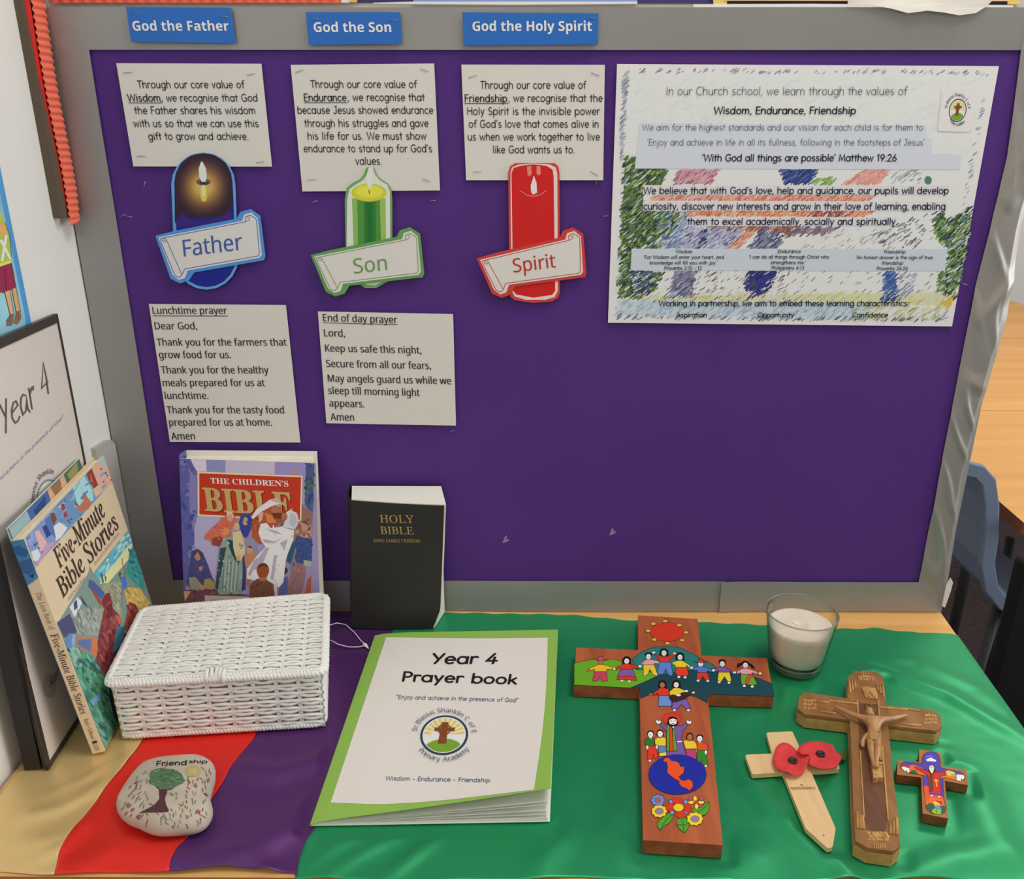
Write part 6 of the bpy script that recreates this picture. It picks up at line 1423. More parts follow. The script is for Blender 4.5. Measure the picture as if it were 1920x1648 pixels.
# teacher with raised arms (zoom frame 2)
zz = lambda L, h, l, ol=True: pl(L, h, l, zc, ol)
ez = lambda cx, cy, rx, ry, h, l, ol=True: el(cx, cy, rx, ry, h, l, zc, 5.8875, ol)
ez(585, 45, 105, 62, '#c8321f', 4)
zz([(450, 110), (480, 95), (530, 130), (690, 125), (745, 95), (765, 115), (710, 180), (690, 260), (745, 455), (640, 450), (525, 465), (535, 300), (525, 185)], '#6d5096', 5)
zz([(530, 115), (558, 120), (560, 405), (528, 408)], '#5f8f2c', 7); zz([(558, 125), (595, 150), (603, 405), (562, 405)], '#b8431f', 7); zz([(590, 150), (615, 145), (645, 400), (605, 405)], '#5f8f2c', 7); zz([(640, 292), (705, 290), (706, 306), (642, 312)], '#e6ddd4', 7)
for hx, hy, d in ((440, 85, -1), (778, 88, 1)):
    zz([(hx - 20, hy + 18), (hx - 34 * 1, hy - 18), (hx - 14, hy - 26), (hx + 2, hy - 12), (hx + 14, hy - 24), (hx + 30, hy - 8), (hx + 18, hy + 22)], SK, 7)
zz([(540, 60), (560, 28), (600, 22), (645, 40), (658, 100), (640, 128), (600, 135), (560, 118), (535, 110)], BL_, 8, False); zz([(552, 60), (600, 42), (645, 60), (640, 105), (600, 122), (562, 108)], SK, 9)
A.line(zc([(565, 72), (590, 74)]), .8, '#a8433a', 12); A.line(zc([(612, 74), (636, 72)]), .8, '#a8433a', 12); zz([(580, 105), (600, 98), (622, 105), (612, 122), (588, 122)], BL_, 11, False); A.line(zc([(590, 112), (612, 112)]), .8, '#d8cfc8', 12); zz([(582, 135), (620, 130), (605, 160)], SK, 9)
def small(hx, hy, sk, shirt, sc, low, lc, hands=(), feet=(), longh=False):
    zz(low, lc, 6); zz(shirt, sc, 7)
    for h in hands: ez(h[0], h[1], 12, 24, sk, 6)
    for h in feet: ez(h[0], h[1], 14, 12, sk, 8)
    zz([(hx - 40, hy + 5), (hx - 30, hy - 30), (hx, hy - 42), (hx + 34, hy - 26), (hx + 42, hy + (40 if longh else 8)), (hx + 20, hy + 20), (hx - 25, hy + 20), (hx - 40, hy + (35 if longh else 8))], BL_, 8, False)
    face(hx, hy + 9, 29, sk, 9, zc, 5.8875)
    zz([(hx - 14, hy + 34), (hx + 16, hy + 34), (hx + 22, hy + 48), (hx, hy + 56), (hx - 20, hy + 46)], sk, 8)
small(352, 215, SK, [(288, 285), (310, 258), (392, 262), (396, 350), (322, 348), (318, 340), (292, 335)], '#2f6a24', [(322, 348), (408, 350), (440, 480), (395, 490), (380, 440), (365, 495), (318, 495)], '#c8321f', [(316, 362)], [(344, 511)])
small(458, 205, SK, [(398, 280), (425, 255), (500, 252), (522, 262), (522, 348), (436, 346), (402, 330)], '#dcb92c', [(436, 346), (524, 348), (526, 458), (446, 466)], '#5a76b8', [(420, 360)], (), True)
zz([(446, 425), (526, 415), (528, 456), (448, 466)], '#dcc02c', 8)
small(785, 240, DS, [(712, 290), (750, 282), (830, 292), (872, 330), (870, 375), (850, 380), (740, 382), (728, 350)], '#dcb92c', [(740, 382), (852, 384), (862, 520), (750, 470)], '#a83a6c', [(858, 400)], (), True)
small(895, 260, SK, [(850, 305), (880, 300), (950, 310), (985, 345), (988, 390), (965, 395), (875, 394)], '#cb4a22', [(875, 394), (958, 398), (985, 560), (940, 560), (910, 500), (905, 555), (862, 520)], '#2f7a24', [(962, 418)], [(962, 569)])
ez(648, 665, 320, 221, '#1b2590', 10)
zz([(490, 505), (525, 472), (570, 490), (575, 510), (640, 520), (672, 545), (680, 575), (728, 580), (715, 655), (690, 670), (665, 690), (690, 725), (720, 735), (770, 715), (815, 740), (822, 800), (795, 830), (792, 852), (750, 820), (690, 800), (665, 760), (670, 740), (640, 725), (600, 700), (550, 660), (530, 630), (540, 590), (528, 525), (495, 530)], '#d24a22', 13)
def flower(cx, cy, r0, r1, n, col, cc, rc, l, ph=0.0):
    q = [(cx + (r0 if i % 2 == 0 else r1) * cos(ph + pi * i / n), cy + (r0 if i % 2 == 0 else r1) * .82 * sin(ph + pi * i / n)) for i in range(2 * n)]
    zz(q, col, l); ez(cx, cy, rc, rc * .75, cc, l + 2)
for L in ([(580, 1075), (605, 1125), (560, 1200), (500, 1230), (460, 1280), (430, 1245), (435, 1180), (500, 1120)], [(645, 1160), (700, 1130), (770, 1160), (785, 1200), (760, 1270), (725, 1310), (670, 1265), (640, 1210)], [(800, 1040), (900, 1030), (950, 980), (1000, 962), (998, 1050), (960, 1110), (900, 1115), (830, 1095)]):
    zz(L, '#4f8f24', 5)
A.line(zc([(455, 1275), (520, 1170), (585, 1110)]), .8, INK, 8); A.line(zc([(720, 1305), (710, 1215), (690, 1150)]), .8, INK, 8); A.line(zc([(640, 1215), (710, 1222), (780, 1200)]), .8, INK, 8); A.line(zc([(990, 975), (930, 1050), (850, 1090)]), .8, INK, 8)
flower(432, 948, 88, 66, 8, '#5f7fc6', '#b8434a', 32, 8); flower(448, 1070, 92, 78, 9, '#dcc02c', '#8a6f96', 45, 11); flower(842, 1155, 98, 82, 9, '#dcc02c', '#8a6f96', 46, 11)
for dx, dy in ((-78, -62), (80, -62), (-70, 52), (80, 52)): zz([(658 + dx - 30, 1030 + dy - 18), (658 + dx + 10, 1030 + dy - 25), (658 + dx + 30, 1030 + dy + 10), (658 + dx - 5, 1030 + dy + 26)], '#6f8fcf', 8)
for dx, dy, rx, ry in ((-10, -75, 58, 42), (100, 2, 42, 46), (25, 75, 60, 38), (-95, -5, 45, 44)): ez(660 + dx, 1030 + dy, rx, ry, '#c3301f', 10)
ez(660, 1030, 56, 42, '#dcb92c', 13)
for dx, dy in ((-62, -40), (62, -40), (50, 42)): ez(855 + dx, 970 + dy, 24, 18, '#a8486a', 7)
for dx, dy, rx, ry in ((-12, -38, 20, 30), (55, 2, 32, 18), (5, 45, 20, 30), (-55, 2, 32, 18)): ez(855 + dx, 970 + dy, rx, ry, '#e2c23c', 9)
ez(855, 970, 22, 17, '#c3401f', 11)
A.build('painting', root, label='bright painted scene on the top face')

# ================================================================== SMALL PAINTED CROSS
BRW = wood('#a06a38', '#8a5528', scale=1.3, stretch=(60, 20, 60), rough=.55); BRS = wood('#7d4a28', '#5e3218', scale=1.3, stretch=(60, 60, 60), rough=.6)
zk = lambda L: Zm(L, 1560, 1400, 6.4)
out = zk([(1045, 30), (1310, 72), (1328, 240), (1614, 277), (1634, 462), (1352, 408), (1395, 862), (1088, 800), (1070, 368), (780, 335), (785, 160), (1045, 185)])
root, T = flat_cross('small_painted_cross', out, .0135, .003, BRW, BRS, 'small painted wooden cross at the right of the carved crucifix')
b = MB(); b.prism(T, [p - Vector((0, 0, .0105)) for p in T], BRW, BRS); b.build('cross_body', root, bevel=.0005)
A = Art(PlaneS((0, 0, .0135), (0, 0, 1)), .0002, .00003)
pk = lambda L, h, l, ol=False: pl(L, h, l, zk, ol)
pk([(1085, 205), (1085, 130), (1105, 90), (1150, 66), (1200, 62), (1250, 78), (1285, 110), (1295, 150), (1300, 255), (1540, 305), (1590, 345), (1588, 400), (1350, 372), (1330, 378), (1335, 520), (1340, 620), (1370, 740), (1350, 790), (1300, 815), (1200, 805), (1130, 740), (1120, 620), (1095, 470), (1090, 345), (940, 320), (850, 280), (822, 240), (835, 200), (870, 183)], '#4a3f9c', 1, True)
pk([(930, 225), (1000, 225), (1080, 260), (1130, 300), (1140, 345), (1040, 335), (930, 310)], '#d0632c', 3); pk([(835, 240), (830, 225), (850, 205), (920, 230), (925, 250)], '#9c2f44', 3); pk([(832, 250), (860, 240), (925, 262), (928, 312), (905, 310), (890, 280), (880, 300), (845, 270)], '#dcd6cc', 4); pk([(930, 310), (960, 280), (1000, 285), (1040, 330), (985, 328)], '#2f5a34', 4)
pk([(1310, 320), (1480, 320), (1490, 400), (1370, 372), (1300, 375)], '#d9692c', 3); pk([(1360, 300), (1400, 285), (1470, 310), (1480, 340), (1440, 355), (1380, 345)], '#d3b04a', 4); pk([(1420, 335), (1460, 325), (1485, 345), (1470, 365), (1435, 358)], '#7fae3c', 5); pk([(1492, 345), (1500, 335), (1580, 345), (1588, 370), (1570, 405), (1550, 380), (1545, 415), (1495, 405)], '#dcd6cc', 5)
pk([(1100, 470), (1170, 480), (1165, 560), (1330, 600), (1345, 650), (1360, 740), (1280, 700), (1200, 660), (1125, 690), (1118, 610)], '#cf4f2c', 3); pk([(1130, 640), (1200, 610), (1330, 640), (1360, 720), (1130, 700)], '#d9632c', 4)
pk([(990, 240), (1070, 265), (1150, 300), (1170, 300), (1215, 330), (1230, 305), (1360, 312), (1375, 340), (1290, 365), (1300, 450), (1310, 580), (1170, 560), (1150, 345), (1050, 290), (1000, 265)], '#c2291f', 6, True)
pk([(1170, 310), (1205, 310), (1215, 545), (1172, 545)], '#5a3a22', 8); pk([(1228, 395), (1270, 400), (1270, 420), (1255, 430), (1265, 480), (1250, 485), (1245, 430), (1228, 415)], '#d9a82c', 8); pk([(1165, 550), (1310, 575), (1312, 595), (1165, 572)], '#4a3f9c', 8)
el(1196, 275, 44, 52, '#2a1f1c', 9, zk, 6.4, False); el(1194, 262, 32, 34, '#d3c6bc', 10, zk, 6.4, False); pk([(1172, 285), (1218, 285), (1212, 318), (1190, 322)], '#dcd2c8', 10); A.line(zk([(1168, 250), (1218, 250)]), .7, '#7a6a66', 12)
pk([(1125, 158), (1185, 132), (1250, 165), (1245, 182), (1140, 176)], '#e6e6ea', 4); pk([(1115, 122), (1170, 105), (1240, 125), (1180, 122), (1130, 140)], '#6f63b4', 4)
pk([(1205, 660), (1250, 645), (1320, 660), (1330, 700), (1250, 690)], '#a83428', 6); pk([(1205, 670), (1240, 655), (1295, 690), (1285, 715), (1230, 705)], '#dcb43c', 7); pk([(1130, 710), (1170, 675), (1225, 690), (1210, 740), (1180, 778), (1140, 760)], '#2f5a34', 8); pk([(1300, 715), (1350, 710), (1370, 750), (1330, 805), (1310, 800)], '#2f5a34', 8); pk([(1225, 710), (1270, 700), (1310, 740), (1312, 800), (1240, 740)], '#6f83a4', 8); pk([(1192, 790), (1210, 755), (1255, 735), (1300, 770), (1310, 815), (1250, 815)], '#6fb42c', 9)
A.line(zk([(1252, 740), (1255, 800)]), .8, INK, 11); el(1195, 592, 14, 9, '#dcd2c8', 8, zk, 6.4, False); el(1285, 604, 14, 9, '#dcd2c8', 8, zk, 6.4, False)
A.build('painting', root, label='painted robed figure with outstretched arms')

# ================================================================== CARVED CRUCIFIX
CW = wood('#8c6339', '#77502b', scale=1.2, stretch=(70, 10, 70), rough=.5); CWL = wood('#b48c54', '#99713f', scale=1.3, stretch=(70, 12, 70), rough=.55); CWD = M('#5a3820', rough=.6)
zA = lambda L: Zm(L, 1480, 1240, 6.4)
out = zA([(700, 185), (790, 110), (1040, 122), (1132, 185), (1165, 525), (1720, 580), (1816, 650), (1834, 782), (1768, 836), (1190, 772)]) + zk([(740, 380), (800, 840), (822, 1190), (738, 1258), (430, 1215), (275, 1130), (250, 700), (238, 300)]) + zA([(722, 702), (190, 636), (98, 566), (108, 430), (190, 368), (692, 442)])
ZC = .0205
T = [onZ(x, y, ZC) for x, y in out]; cc_ = sum(T, Vector()) / len(T)
root = empty('crucifix', (cc_.x, cc_.y, .003), 'carved brown wooden crucifix with a raised figure lying on the green cloth', 'crucifix')
b = MB(); lo = [Vector((p.x, p.y, .0155)) for p in T]; b.prism(lo, [p - Vector((0, 0, .0125)) for p in lo], CWL); b.build('back_cross', root, bevel=.0006, label='lighter lower cross layer')
def insetp(P, d):
    n = len(P); R = []
    for i in range(n):
        a, p, c = P[i - 1], P[i], P[(i + 1) % n]
        e1 = (p - a).normalized(); e2 = (c - p).normalized(); n1 = Vector((-e1.y, e1.x, 0)); n2 = Vector((-e2.y, e2.x, 0)); m = (n1 + n2).normalized()
        R.append(p + m * (d / max(.5, m.dot(n1))))
    return R
area_s = sum(T[i - 1].x * T[i].y - T[i].x * T[i - 1].y for i in range(len(T)))
sg = 1 if area_s > 0 else -1
g1 = insetp([Vector((p.x, p.y, .0168)) for p in T], .0016 * sg)
b = MB(); b.prism(g1, [p - Vector((0, 0, .0018)) for p in g1], CWD); b.build('groove', root, label='dark groove between the layers')
b = MB(); t1 = insetp(T, .0003 * sg); b.prism(t1, [Vector((p.x, p.y, .0166)) for p in t1], CW); b.build('front_cross', root, bevel=.0007)
b = MB()
A = Art(PlaneS((0, 0, ZC), (0, 0, 1)), .0003); DKC = wood('#66432a', '#553520', scale=1.2, stretch=(70, 10, 70), rough=.5)
A.poly(zA([(842, 500), (1062, 520), (1082, 700), (1092, 800), (1105, 1190)]) + zk([(600, 60), (670, 880), (640, 1010), (420, 1000), (392, 850), (345, 60)]) + zA([(835, 1190), (838, 800), (826, 640)]), DKC, 0); A.build('stained_panel', root, label='darker stained middle of the stem')
def rel(L, h, m, z0=ZC, f=zA, mb=None):
    P_ = [onZ(x, y, z0) for x, y in f(L)]; mb.prism([p + Vector((0, 0, h)) for p in P_], P_, m)
b = MB()
for L, f in (([(805, 470), (820, 468), (842, 700), (826, 700)], zA), ([(1060, 470), (1076, 478), (1095, 800), (1108, 1190), (1090, 1190), (1078, 800)], zA), ([(330, 60), (346, 60), (392, 855), (378, 855)], zk), ([(590, 0), (612, 0), (682, 890), (666, 890)], zk), ([(480, 470), (810, 505), (808, 520), (480, 484)], zA), ([(1075, 545), (1420, 580), (1420, 592), (1076, 560)], zA)):
    rel(L, .0011, CWL, ZC, f, b)
b.build('carved_line', root, label='pale raised lines along the arms and stem')
b = MB()
def rods(L, f, dx, dy, r):
    for (x0, y0, x1, y1) in L:
        a, c = f([(x0, y0)])[0], f([(x1, y1)])[0]; b.tube([onZ(*a, ZC + .0006), onZ(*c, ZC + .0006)], r, CWL, n=8)
for L, f, r in (([(722, 245, 735, 380), (755, 242, 765, 350), (785, 240, 795, 320)], zA, .0012), ([(1055, 270, 1070, 345), (1085, 275, 1100, 385), (1115, 280, 1135, 425)], zA, .0012),
             ([(300, 780, 312, 980), (335, 820, 345, 985), (365, 830, 378, 990)], zk, .0014), ([(700, 925, 705, 1045), (738, 895, 742, 1050), (775, 850, 782, 1055)], zk, .0014),
             ([(360, 480, 480, 495), (370, 600, 560, 625)], zA, .0010), ([(1330, 745, 1590, 770), (1345, 560, 1560, 590)], zA, .0010)):
    b = MB(); rods(L, f, 0, 0, r); b.build('carved_bars', root)
for Q, kk in (([(840 + 40 * i + 10 * (j % 2), 185 + 28 * j, zA) for i in range(5) for j in range(2)], 1), ([(440 + 50 * i + 20 * (j % 2), 1040 + 36 * j, zk) for i in range(5) for j in range(3)], 2),
              ([(190 + 38 * i, 470 + 45 * j, zA) for i in range(4) for j in range(3)], 0), ([(1640 + 36 * i, 650 + 42 * j, zA) for i in range(4) for j in range(3)], 0)):
    b = MB()
    for cx, cy, f in Q:
        x, y = f([(cx + random.uniform(-8, 8), cy + random.uniform(-6, 6))])[0]; c = onZ(x, y, ZC); r = random.uniform(.0016, .0026)
        b.lathe(c, [(r, 0), (r * .9, .0006), (r * .5, .0010), (.0001, .0009)], CWL, n=7)
    for k in range(6):
        if kk == 1: rel([(860 + k * 22, 118), (870 + k * 22, 118), (872 + k * 22, 165), (862 + k * 22, 165)], .0009, CWL, ZC, zA, b)
        if kk == 2: rel([(495 + k * 26, 1165), (508 + k * 26, 1168), (512 + k * 26, 1230), (500 + k * 26, 1226)], .0009, CWL, ZC, zk, b)
    b.build('carved_flowers', root, label='carved flower relief')
b = MB(); rel([(865, 335), (905, 315), (945, 330), (1030, 340), (1050, 400), (1062, 470), (960, 460), (910, 445), (890, 390)], .0024, CWL, ZC, zA, b)
for k in range(8): 
    x, y = zA([(900 + 18 * k, 365 + 18 * (k % 4) + k * 3)])[0]; b.lathe(onZ(x, y, ZC + .0022), [(.0016, 0), (.0012, .0007), (.0001, .0009)], CW, n=7)
b.build('title_scroll', root, label='carved scroll above the head')
b = MB(); rel([(465, 262), (590, 268), (600, 432), (545, 428), (520, 442), (485, 432)], .0065, CWL, ZC, zk, b); rel([(460, 250), (596, 258), (592, 285), (464, 275)], .0080, CWL, ZC, zk, b)
for x, y in ((490, 325), (535, 330), (520, 378)):
    c = onZ(*zk([(x, y)])[0], ZC + .0066); b.lathe(c, [(.0008, 0), (.0001, .0003)], CWD, n=6)
b.build('foot_block', root)
# figure: one continuous skinned body
FIG = M('#a0764c', rough=.34, spec=.5, noise_s=90, noise_a=.18)
J = {'pelvis': (1637, 1378, .0285), 'waist': (1638, 1368, .0290), 'chest': (1638, 1355, .0300), 'neck': (1634, 1344, .0325), 'head': (1630, 1334, .0345), 'crown': (1628.5, 1328, .0345),
     'sl': (1624, 1348, .0300), 'el': (1595, 1338, .0285), 'wl': (1572, 1328, .0260), 'hl': (1565, 1325, .0250), 'sr': (1651, 1349, .0300), 'er': (1674, 1347, .0285), 'wr': (1692, 1342.5, .0265), 'hr': (1700, 1340.5, .0255),
     'pl': (1632, 1382, .0285), 'kl': (1633, 1405, .0315), 'al': (1637, 1427, .0285), 'fl': (1640, 1438, .0300), 'pr': (1643, 1382, .0285), 'kr': (1646, 1406, .0320), 'ar': (1643, 1427, .0300), 'fr': (1644, 1439, .0310)}
R_ = {'pelvis': .0050, 'waist': .0046, 'chest': .0062, 'neck': .0026, 'head': .0044, 'crown': .0036, 'sl': .0034, 'el': .0024, 'wl': .0018, 'hl': .0020, 'sr': .0034, 'er': .0024, 'wr': .0018, 'hr': .0020, 'pl': .0040, 'kl': .0030, 'al': .0020, 'fl': .0022, 'pr': .0040, 'kr': .0030, 'ar': .0020, 'fr': .0022}
ED = [('pelvis', 'waist'), ('waist', 'chest'), ('chest', 'neck'), ('neck', 'head'), ('head', 'crown'), ('chest', 'sl'), ('sl', 'el'), ('el', 'wl'), ('wl', 'hl'), ('chest', 'sr'), ('sr', 'er'), ('er', 'wr'), ('wr', 'hr'), ('pelvis', 'pl'), ('pl', 'kl'), ('kl', 'al'), ('al', 'fl'), ('pelvis', 'pr'), ('pr', 'kr'), ('kr', 'ar'), ('ar', 'fr')]
R_ = {k: v * 1.15 for k, v in R_.items()}
K = list(J); org = ORG[root.name]
me = bpy.data.meshes.new('figure'); me.from_pydata([tuple(onZ(*J[k]) - org) for k in K], [(K.index(a), K.index(c)) for a, c in ED], []); me.materials.append(FIG)
fg = bpy.data.objects.new('figure', me); COL.objects.link(fg); fg.parent = root; ORG[fg.name] = org
md = fg.modifiers.new('skin', 'SKIN'); md.use_smooth_shade = True
sv = me.skin_vertices[0].data
for i, k in enumerate(K): sv[i].radius = (R_[k], R_[k]); sv[i].use_root = (k == 'pelvis')
s2 = fg.modifiers.new('sub', 'SUBSURF'); s2.levels = 2; s2.render_levels = 2
fg['label'] = 'carved figure with outstretched arms'
b = MB()
for k in range(14):
    a = k / 14 * 2 * pi; c = onZ(*J['crown'][:2], .0350); p = c + Vector((.0046 * cos(a), .0044 * sin(a) + .001, .0006 * (k % 3)))
    b.tube([p, p + Vector((.0006, -.0028 - .001 * (k % 2), .0002)), p + Vector((.0002, -.0055, -.0018))], [.0009, .0011, .0004], M('#6e4827', rough=.6), n=6)
b.build('hair', fg, label='darker carved hair and crown')
b = MB()
hp_ = [onZ(x, y, .0315) for x, y in ((1629, 1373), (1648, 1373), (1650, 1381), (1644, 1388), (1636, 1391), (1629, 1386))]
b.prism([p + Vector((0, 0, .0022)) for p in hp_], [p - Vector((0, 0, .006)) for p in hp_], FIG)
b.tube([onZ(1628, 1376, .030), onZ(1621, 1382, .0285), onZ(1617, 1392, .0250), onZ(1618, 1401, .0235)], [.0022, .0026, .0030, .0018], FIG, n=8)
o = b.build('loincloth', fg, bevel=.001, sub=1)

# ================================================================== REMEMBRANCE CROSS WITH POPPIES
PINE = wood('#d3b488', '#c6a576', scale=1.1, stretch=(40, 8, 40), rough=.6)
zr = lambda L: Zm(L, 1380, 1360, 6.336)
out = zr([(362, 92), (375, 84), (655, 70), (672, 78), (752, 250), (775, 325), (1155, 312), (1228, 488), (1226, 520), (890, 545), (1180, 1215), (1182, 1240), (1150, 1435), (1130, 1452), (1085, 1455), (830, 1225), (820, 1205), (555, 557), (205, 580), (190, 572), (112, 362), (125, 348), (428, 334)])
T = [onZ(x, y, .0085) for x, y in out]
root = empty('remembrance_cross', (.255, -.33, .003), 'thin pale wooden remembrance cross with two red poppies beside the crucifix', 'cross')
b = MB(); b.prism(T, [p - Vector((0, 0, .0052)) for p in T], PINE); b.build('cross_body', root, bevel=.0005)
A = Art(PlaneS((0, 0, .0085), (0, 0, 1)), .0002); A.text('IN', *zr([(765, 724), (800, 723)]), 3.2, '#4a3a2c', 3, 'sans', up=(-1, -3.4)); A.build('lettering', root); A = Art(PlaneS((0, 0, .0085), (0, 0, 1)), .0002); A.text('REMEMBRANCE', *zr([(655, 764), (944, 760)]), 4, '#4a3a2c', 3, 'sans', up=(-1.3, -4.2))
A.build('lettering', root)
A = Art(PlaneS((0, 0, .0085), (0, 0, 1)), .0002); A.ell(*zr([(1042, 1307)])[0], 1.3, 1.3, '#3a2a20', 3); A.build('pin_hole', root)
POP = M('#c23a3c', rough=.75, spec=.2, noise_s=120, noise_a=.06)
def poppy(L, c, z0, curl, seed):
    q = zr(L); (cx, cy), = zr([c]); n = len(q); V = [onZ(cx, cy, z0)]; Fp = []; R = 5
    for r in range(1, R + 1):
        t = r / R
        for i, (x, y) in enumerate(q):
            zq = z0 + curl * t * t + .0018 * t * sin(i / n * 2 * pi * 3 + seed) * t
            V.append(onZ(cx + (x - cx) * t, cy + (y - cy) * t, zq))
    Fp += [(0, 1 + i, 1 + (i + 1) % n) for i in range(n)]
    for r in range(1, R):
        a, d = 1 + (r - 1) * n, 1 + r * n; Fp += [(a + i, d + i, d + (i + 1) % n, a + (i + 1) % n) for i in range(n)]
    b = MB(); b.add(V, Fp, POP, True); o = b.build('poppy', root); s = o.modifiers.new('thick', 'SOLIDIFY'); s.thickness = .0004; s.offset = -1
    ORG[o.name] = ORG[root.name]
    b = MB(); b.lathe(onZ(cx, cy, z0 + .0004), [(.0046, 0), (.0048, .0012), (.0044, .0024), (.0030, .0027), (.0028, .0022), (.0001, .0022)], M('#2b2624', rough=.45), n=24); b.build('poppy_centre', o, label='black button centre')
poppy([(455, 330), (470, 270), (505, 225), (560, 203), (610, 213), (655, 240), (700, 280), (722, 305), (800, 330), (870, 330), (888, 345), (870, 390), (852, 440), (830, 500), (800, 555), (760, 590), (715, 600), (670, 590), (635, 570), (605, 548), (550, 550), (500, 530), (465, 500), (442, 450), (438, 390)], (674, 428), .0115, .0035, 0)
poppy([(728, 300), (745, 255), (790, 220), (850, 198), (930, 188), (1020, 195), (1090, 215), (1150, 235), (1170, 270), (1180, 305), (1225, 340), (1250, 375), (1250, 410), (1220, 460), (1160, 505), (1090, 520), (1010, 515), (940, 500), (880, 480), (860, 450), (880, 380), (860, 350), (780, 345)], (1005, 350), .0130, .0040, 2)
b = MB(); lf = [onZ(x, y, zz_) for (x, y), zz_ in zip(zr([(1180, 320), (1270, 300), (1310, 285), (1318, 330), (1312, 385), (1290, 418), (1250, 400)]), (.012, .009, .0045, .0045, .0045, .006, .010))]
b.add(lf, [(0, 1, 2, 3, 4, 5, 6)], M('#4a5a2c', rough=.7)); o = b.build('leaf', root, label='dark green paper leaf'); s = o.modifiers.new('thick', 'SOLIDIFY'); s.thickness = .0004

# ================================================================== GLASS CANDLE
cx_, cy_ = .3208, -.1337
cr = empty('glass_candle', (cx_, cy_, .003), 'white wax candle in a clear glass tumbler on the green cloth', 'candle')
gm = bpy.data.materials.new('clear_glass'); gm.use_nodes = True; gt_ = gm.node_tree; gt_.nodes.clear()
go = gt_.nodes.new('ShaderNodeOutputMaterial'); gx = gt_.nodes.new('ShaderNodeMixShader'); gg = gt_.nodes.new('ShaderNodeBsdfGlossy'); gtr = gt_.nodes.new('ShaderNodeBsdfTransparent')
lw = gt_.nodes.new('ShaderNodeLayerWeight'); lw.inputs['Blend'].default_value = .5; rp_ = gt_.nodes.new('ShaderNodeValToRGB'); fz = gt_.nodes.new('ShaderNodeValToRGB'); fz.color_ramp.elements[0].color = (.035, .035, .035, 1); fz.color_ramp.elements[1].color = (.55, .55, .55, 1); fz.color_ramp.elements[0].position = .45
rp_.color_ramp.elements[0].color = (.985, .99, .985, 1); rp_.color_ramp.elements[1].color = (.42, .47, .44, 1); rp_.color_ramp.elements[0].position = .35
gt_.links.new(lw.outputs['Facing'], rp_.inputs['Fac']); gt_.links.new(rp_.outputs['Color'], gtr.inputs['Color']); gg.inputs['Roughness'].default_value = .04
gt_.links.new(lw.outputs['Facing'], fz.inputs['Fac']); gt_.links.new(fz.outputs['Color'], gx.inputs['Fac']); gt_.links.new(gtr.outputs[0], gx.inputs[1]); gt_.links.new(gg.outputs[0], gx.inputs[2]); gt_.links.new(gx.outputs[0], go.inputs['Surface'])
R0, R1, Hh = .0306, .0427, .0784
ro = lambda z_: R0 + (R1 - R0) * (z_ / Hh) ** 1.0
b = MB(); pr = [(.0001, 0.0), (.022, 0.0), (R0 - .002, .0006), (R0, .003)] + [(ro(z_), z_) for z_ in (.012, .03, .05, .068, Hh - .0006)] + [(R1 - .0004, Hh), (R1 - .0009, Hh - .0001), (R1 - .0013, Hh - .0008)] + \
    [(ro(z_) - .0014, z_) for z_ in (.068, .05, .03, .016)] + [(R0 - .0012, .0122), (R0 - .006, .0108), (.0001, .0104)]
b.lathe((cx_, cy_, .003), pr, gm, n=72); b.build('glass', cr, label='clear glass tumbler')
lipm = M('#8d958f', rough=.12, spec=.7)
lt = lipm.node_tree; lo_ = lt.nodes['Material Output']; lmx = lt.nodes.new('ShaderNodeMixShader'); ltr = lt.nodes.new('ShaderNodeBsdfTransparent'); ltr.inputs['Color'].default_value = (.85, .9, .87, 1); lmx.inputs['Fac'].default_value = .45
lt.links.new(lt.nodes['Principled BSDF'].outputs[0], lmx.inputs[2]); lt.links.new(ltr.outputs[0], lmx.inputs[1]); lt.links.new(lmx.outputs[0], lo_.inputs['Surface'])
b = MB(); b.tube([(cx_ + (R1 - .0006) * cos(2 * pi * k / 72), cy_ + (R1 - .0006) * sin(2 * pi * k / 72), .003 + Hh) for k in range(72)], .00095, lipm, n=8, closed=True); b.build('glass_rim', cr, label='rounded glass lip')
b = MB(); b.lathe((cx_, cy_, .003), [(.0001, .0006), (R0 - .003, .0008), (R0 - .001, .003), (R0 + .0002, .0085), (R0 - .004, .0098), (.0001, .0096)], gm, n=60); b.tube([(cx_ + (R0 + .0002) * cos(2 * pi * k / 72), cy_ + (R0 + .0002) * sin(2 * pi * k / 72), .003 + .0108) for k in range(72)], .0008, lipm, n=6, closed=True); b.build('glass_base', cr, label='thick glass base')
WAX = M('#d0c5b4', rough=.5, spec=.35, noise_s=40, noise_a=.03)
WAX.node_tree.nodes['Principled BSDF'].inputs['Subsurface Weight'].default_value = .25
WAX.node_tree.nodes['Principled BSDF'].inputs['Subsurface Radius'].default_value = (.01, .007, .005)
b = MB(); wz = .0600
b.lathe((cx_, cy_, .003), [(.0001, .0110), (R0 - .007, .0113), (R0 - .0020, .0130)] + [(ro(z_) - .0019, z_) for z_ in (.018, .03, .045, .052)] + [(ro(wz) - .0019, wz), (ro(wz) - .004, wz - .0006), (.025, wz - .0014), (.014, wz - .0012), (.008, wz - .0002), (.006, wz - .0016), (.0001, wz - .0018)], WAX, n=72); b.build('wax', cr)
b = MB(); w0 = onZ(1497, 1172, .003 + wz - .001); w1 = onZ(1486, 1166, .003 + wz + .0016); b.tube([w0, w0.lerp(w1, .5) + Vector((0, 0, .0006)), w1], [.0009, .0008, .0006], M('#e3dac6', rough=.6), n=8); b.build('wick', cr)
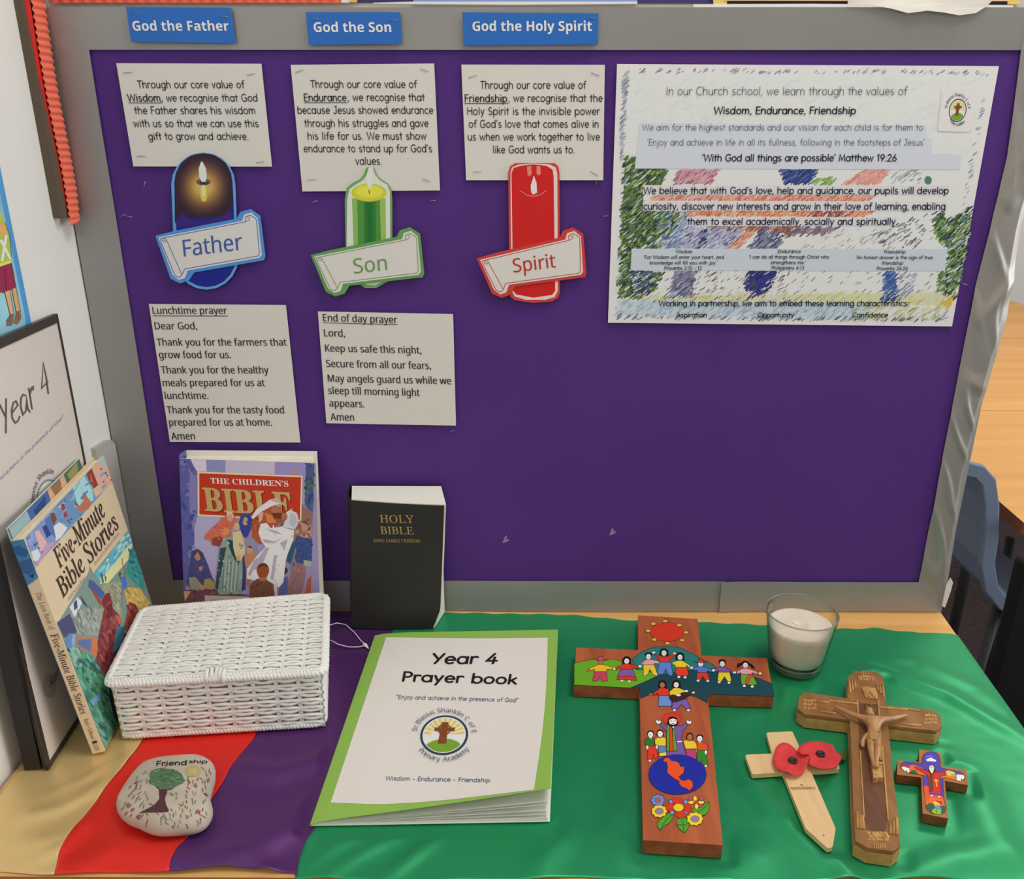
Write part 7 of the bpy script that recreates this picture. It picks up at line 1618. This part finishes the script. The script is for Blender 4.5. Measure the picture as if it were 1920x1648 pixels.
# ================================================================== BEHIND THE BOARD, RIGHT
DW = wood('#cf9c5c', '#bd8c50', scale=1.2, stretch=(1.2, 14, 20), rough=.5); DE = M('#7c4526', rough=.5)
gt = 'pale wooden classroom tables pushed together behind the board'
ys = [.285, onZ(1860, 770, 0).y, onZ(1880, 634, 0).y, 2.45]
LB = ['nearest pale wooden table in the row behind the board', 'middle pale wooden table in the row behind the board', 'farthest pale wooden table in the row near the back wall']
for k in range(3):
    y0, y1 = ys[k] + .001, ys[k + 1] - .001
    t = empty('classroom_table', (1.45, (y0 + y1) / 2, -.72), LB[k], 'table', gt)
    b = MB(); xl0 = .848 + .10 * (y0 - .285) if k == 0 else .86; xl1 = .895
    P_ = [Vector((xl0, y0, 0)), Vector((2.0, y0, 0)), Vector((2.0, y1, 0)), Vector((xl1, y1, 0))]
    b.prism(P_, [p - Vector((0, 0, .022)) for p in P_], DW, DE); b.build('tabletop', t, bevel=.003)
    for x, y in ((1.12, y0 + .05), (1.92, y0 + .05), (1.12, y1 - .05), (1.92, y1 - .05)):
        b = MB(); b.tube([(x, y, -.022), (x, y, -.72)], .013, M('#4a4a4e', rough=.4, metal=.5), n=10); b.build('leg', t)
# plastic chair tucked under the first table
ch = empty('plastic_chair', (.95, .50, -.72), 'grey blue plastic school chair tucked beside the wooden table behind the board', 'chair')
CHB = M('#66748a', rough=.45, spec=.4)
ctr = [onY(x, y, .315) for x, y in ((1812, 880), (1838, 886), (1855, 905), (1861, 950), (1860, 1010), (1853, 1060), (1860, 1105), (1885, 1135), (1930, 1150), (2010, 1150))]
def prof_slab(mb, path, y0, y1, th, m):
    n = len(path); V = []
    for y in (y0, y1):
        for i, p in enumerate(path):
            a = path[max(0, i - 1)]; c = path[min(n - 1, i + 1)]; t = (c - a).normalized(); nn = Vector((-t.z, 0, t.x))
            V += [Vector((p.x + nn.x * th / 2, y, p.z + nn.z * th / 2)), Vector((p.x - nn.x * th / 2, y, p.z - nn.z * th / 2))]
    m2 = 2 * n; Fs = []
    for i in range(n - 1):
        a = 2 * i; Fs += [(a, a + 1, a + 3, a + 2), (m2 + a, m2 + a + 2, m2 + a + 3, m2 + a + 1), (a, a + 2, m2 + a + 2, m2 + a), (a + 1, m2 + a + 1, m2 + a + 3, a + 3)]
    Fs += [(0, m2, m2 + 1, 1), (m2 - 2, m2 - 1, 2 * m2 - 1, 2 * m2 - 2)]
    mb.add(V, Fs, m)
b = MB(); prof_slab(b, ctr[:7], .329, .66, .006, CHB); b.build('backrest', ch)
b = MB(); prof_slab(b, ctr[6:], .329, .66, .006, CHB); b.build('seat', ch)
b = MB(); prof_slab(b, ctr, .315, .329, .026, CHB); b.build('side_rim', ch, bevel=.003)
for x, y in ((.88, .35), (1.06, .35), (.88, .63), (1.06, .63)):
    b = MB(); b.tube([(x, y, ctr[-1].z - .005), (x + (.03 if x > 1 else -.03), y, -.72)], .010, M('#2c2d30', rough=.5), n=10); b.build('leg', ch)
bc = empty('black_cabinet', (.755, .16, -.72), 'narrow black cabinet in the gap to the right of the green cloth', 'cabinet')
b = MB(); b.box((.775, .095, -.3425), (.105, .024, .755), M('#161516', rough=.6, spec=.2)); b.build('body', bc, bevel=.008)
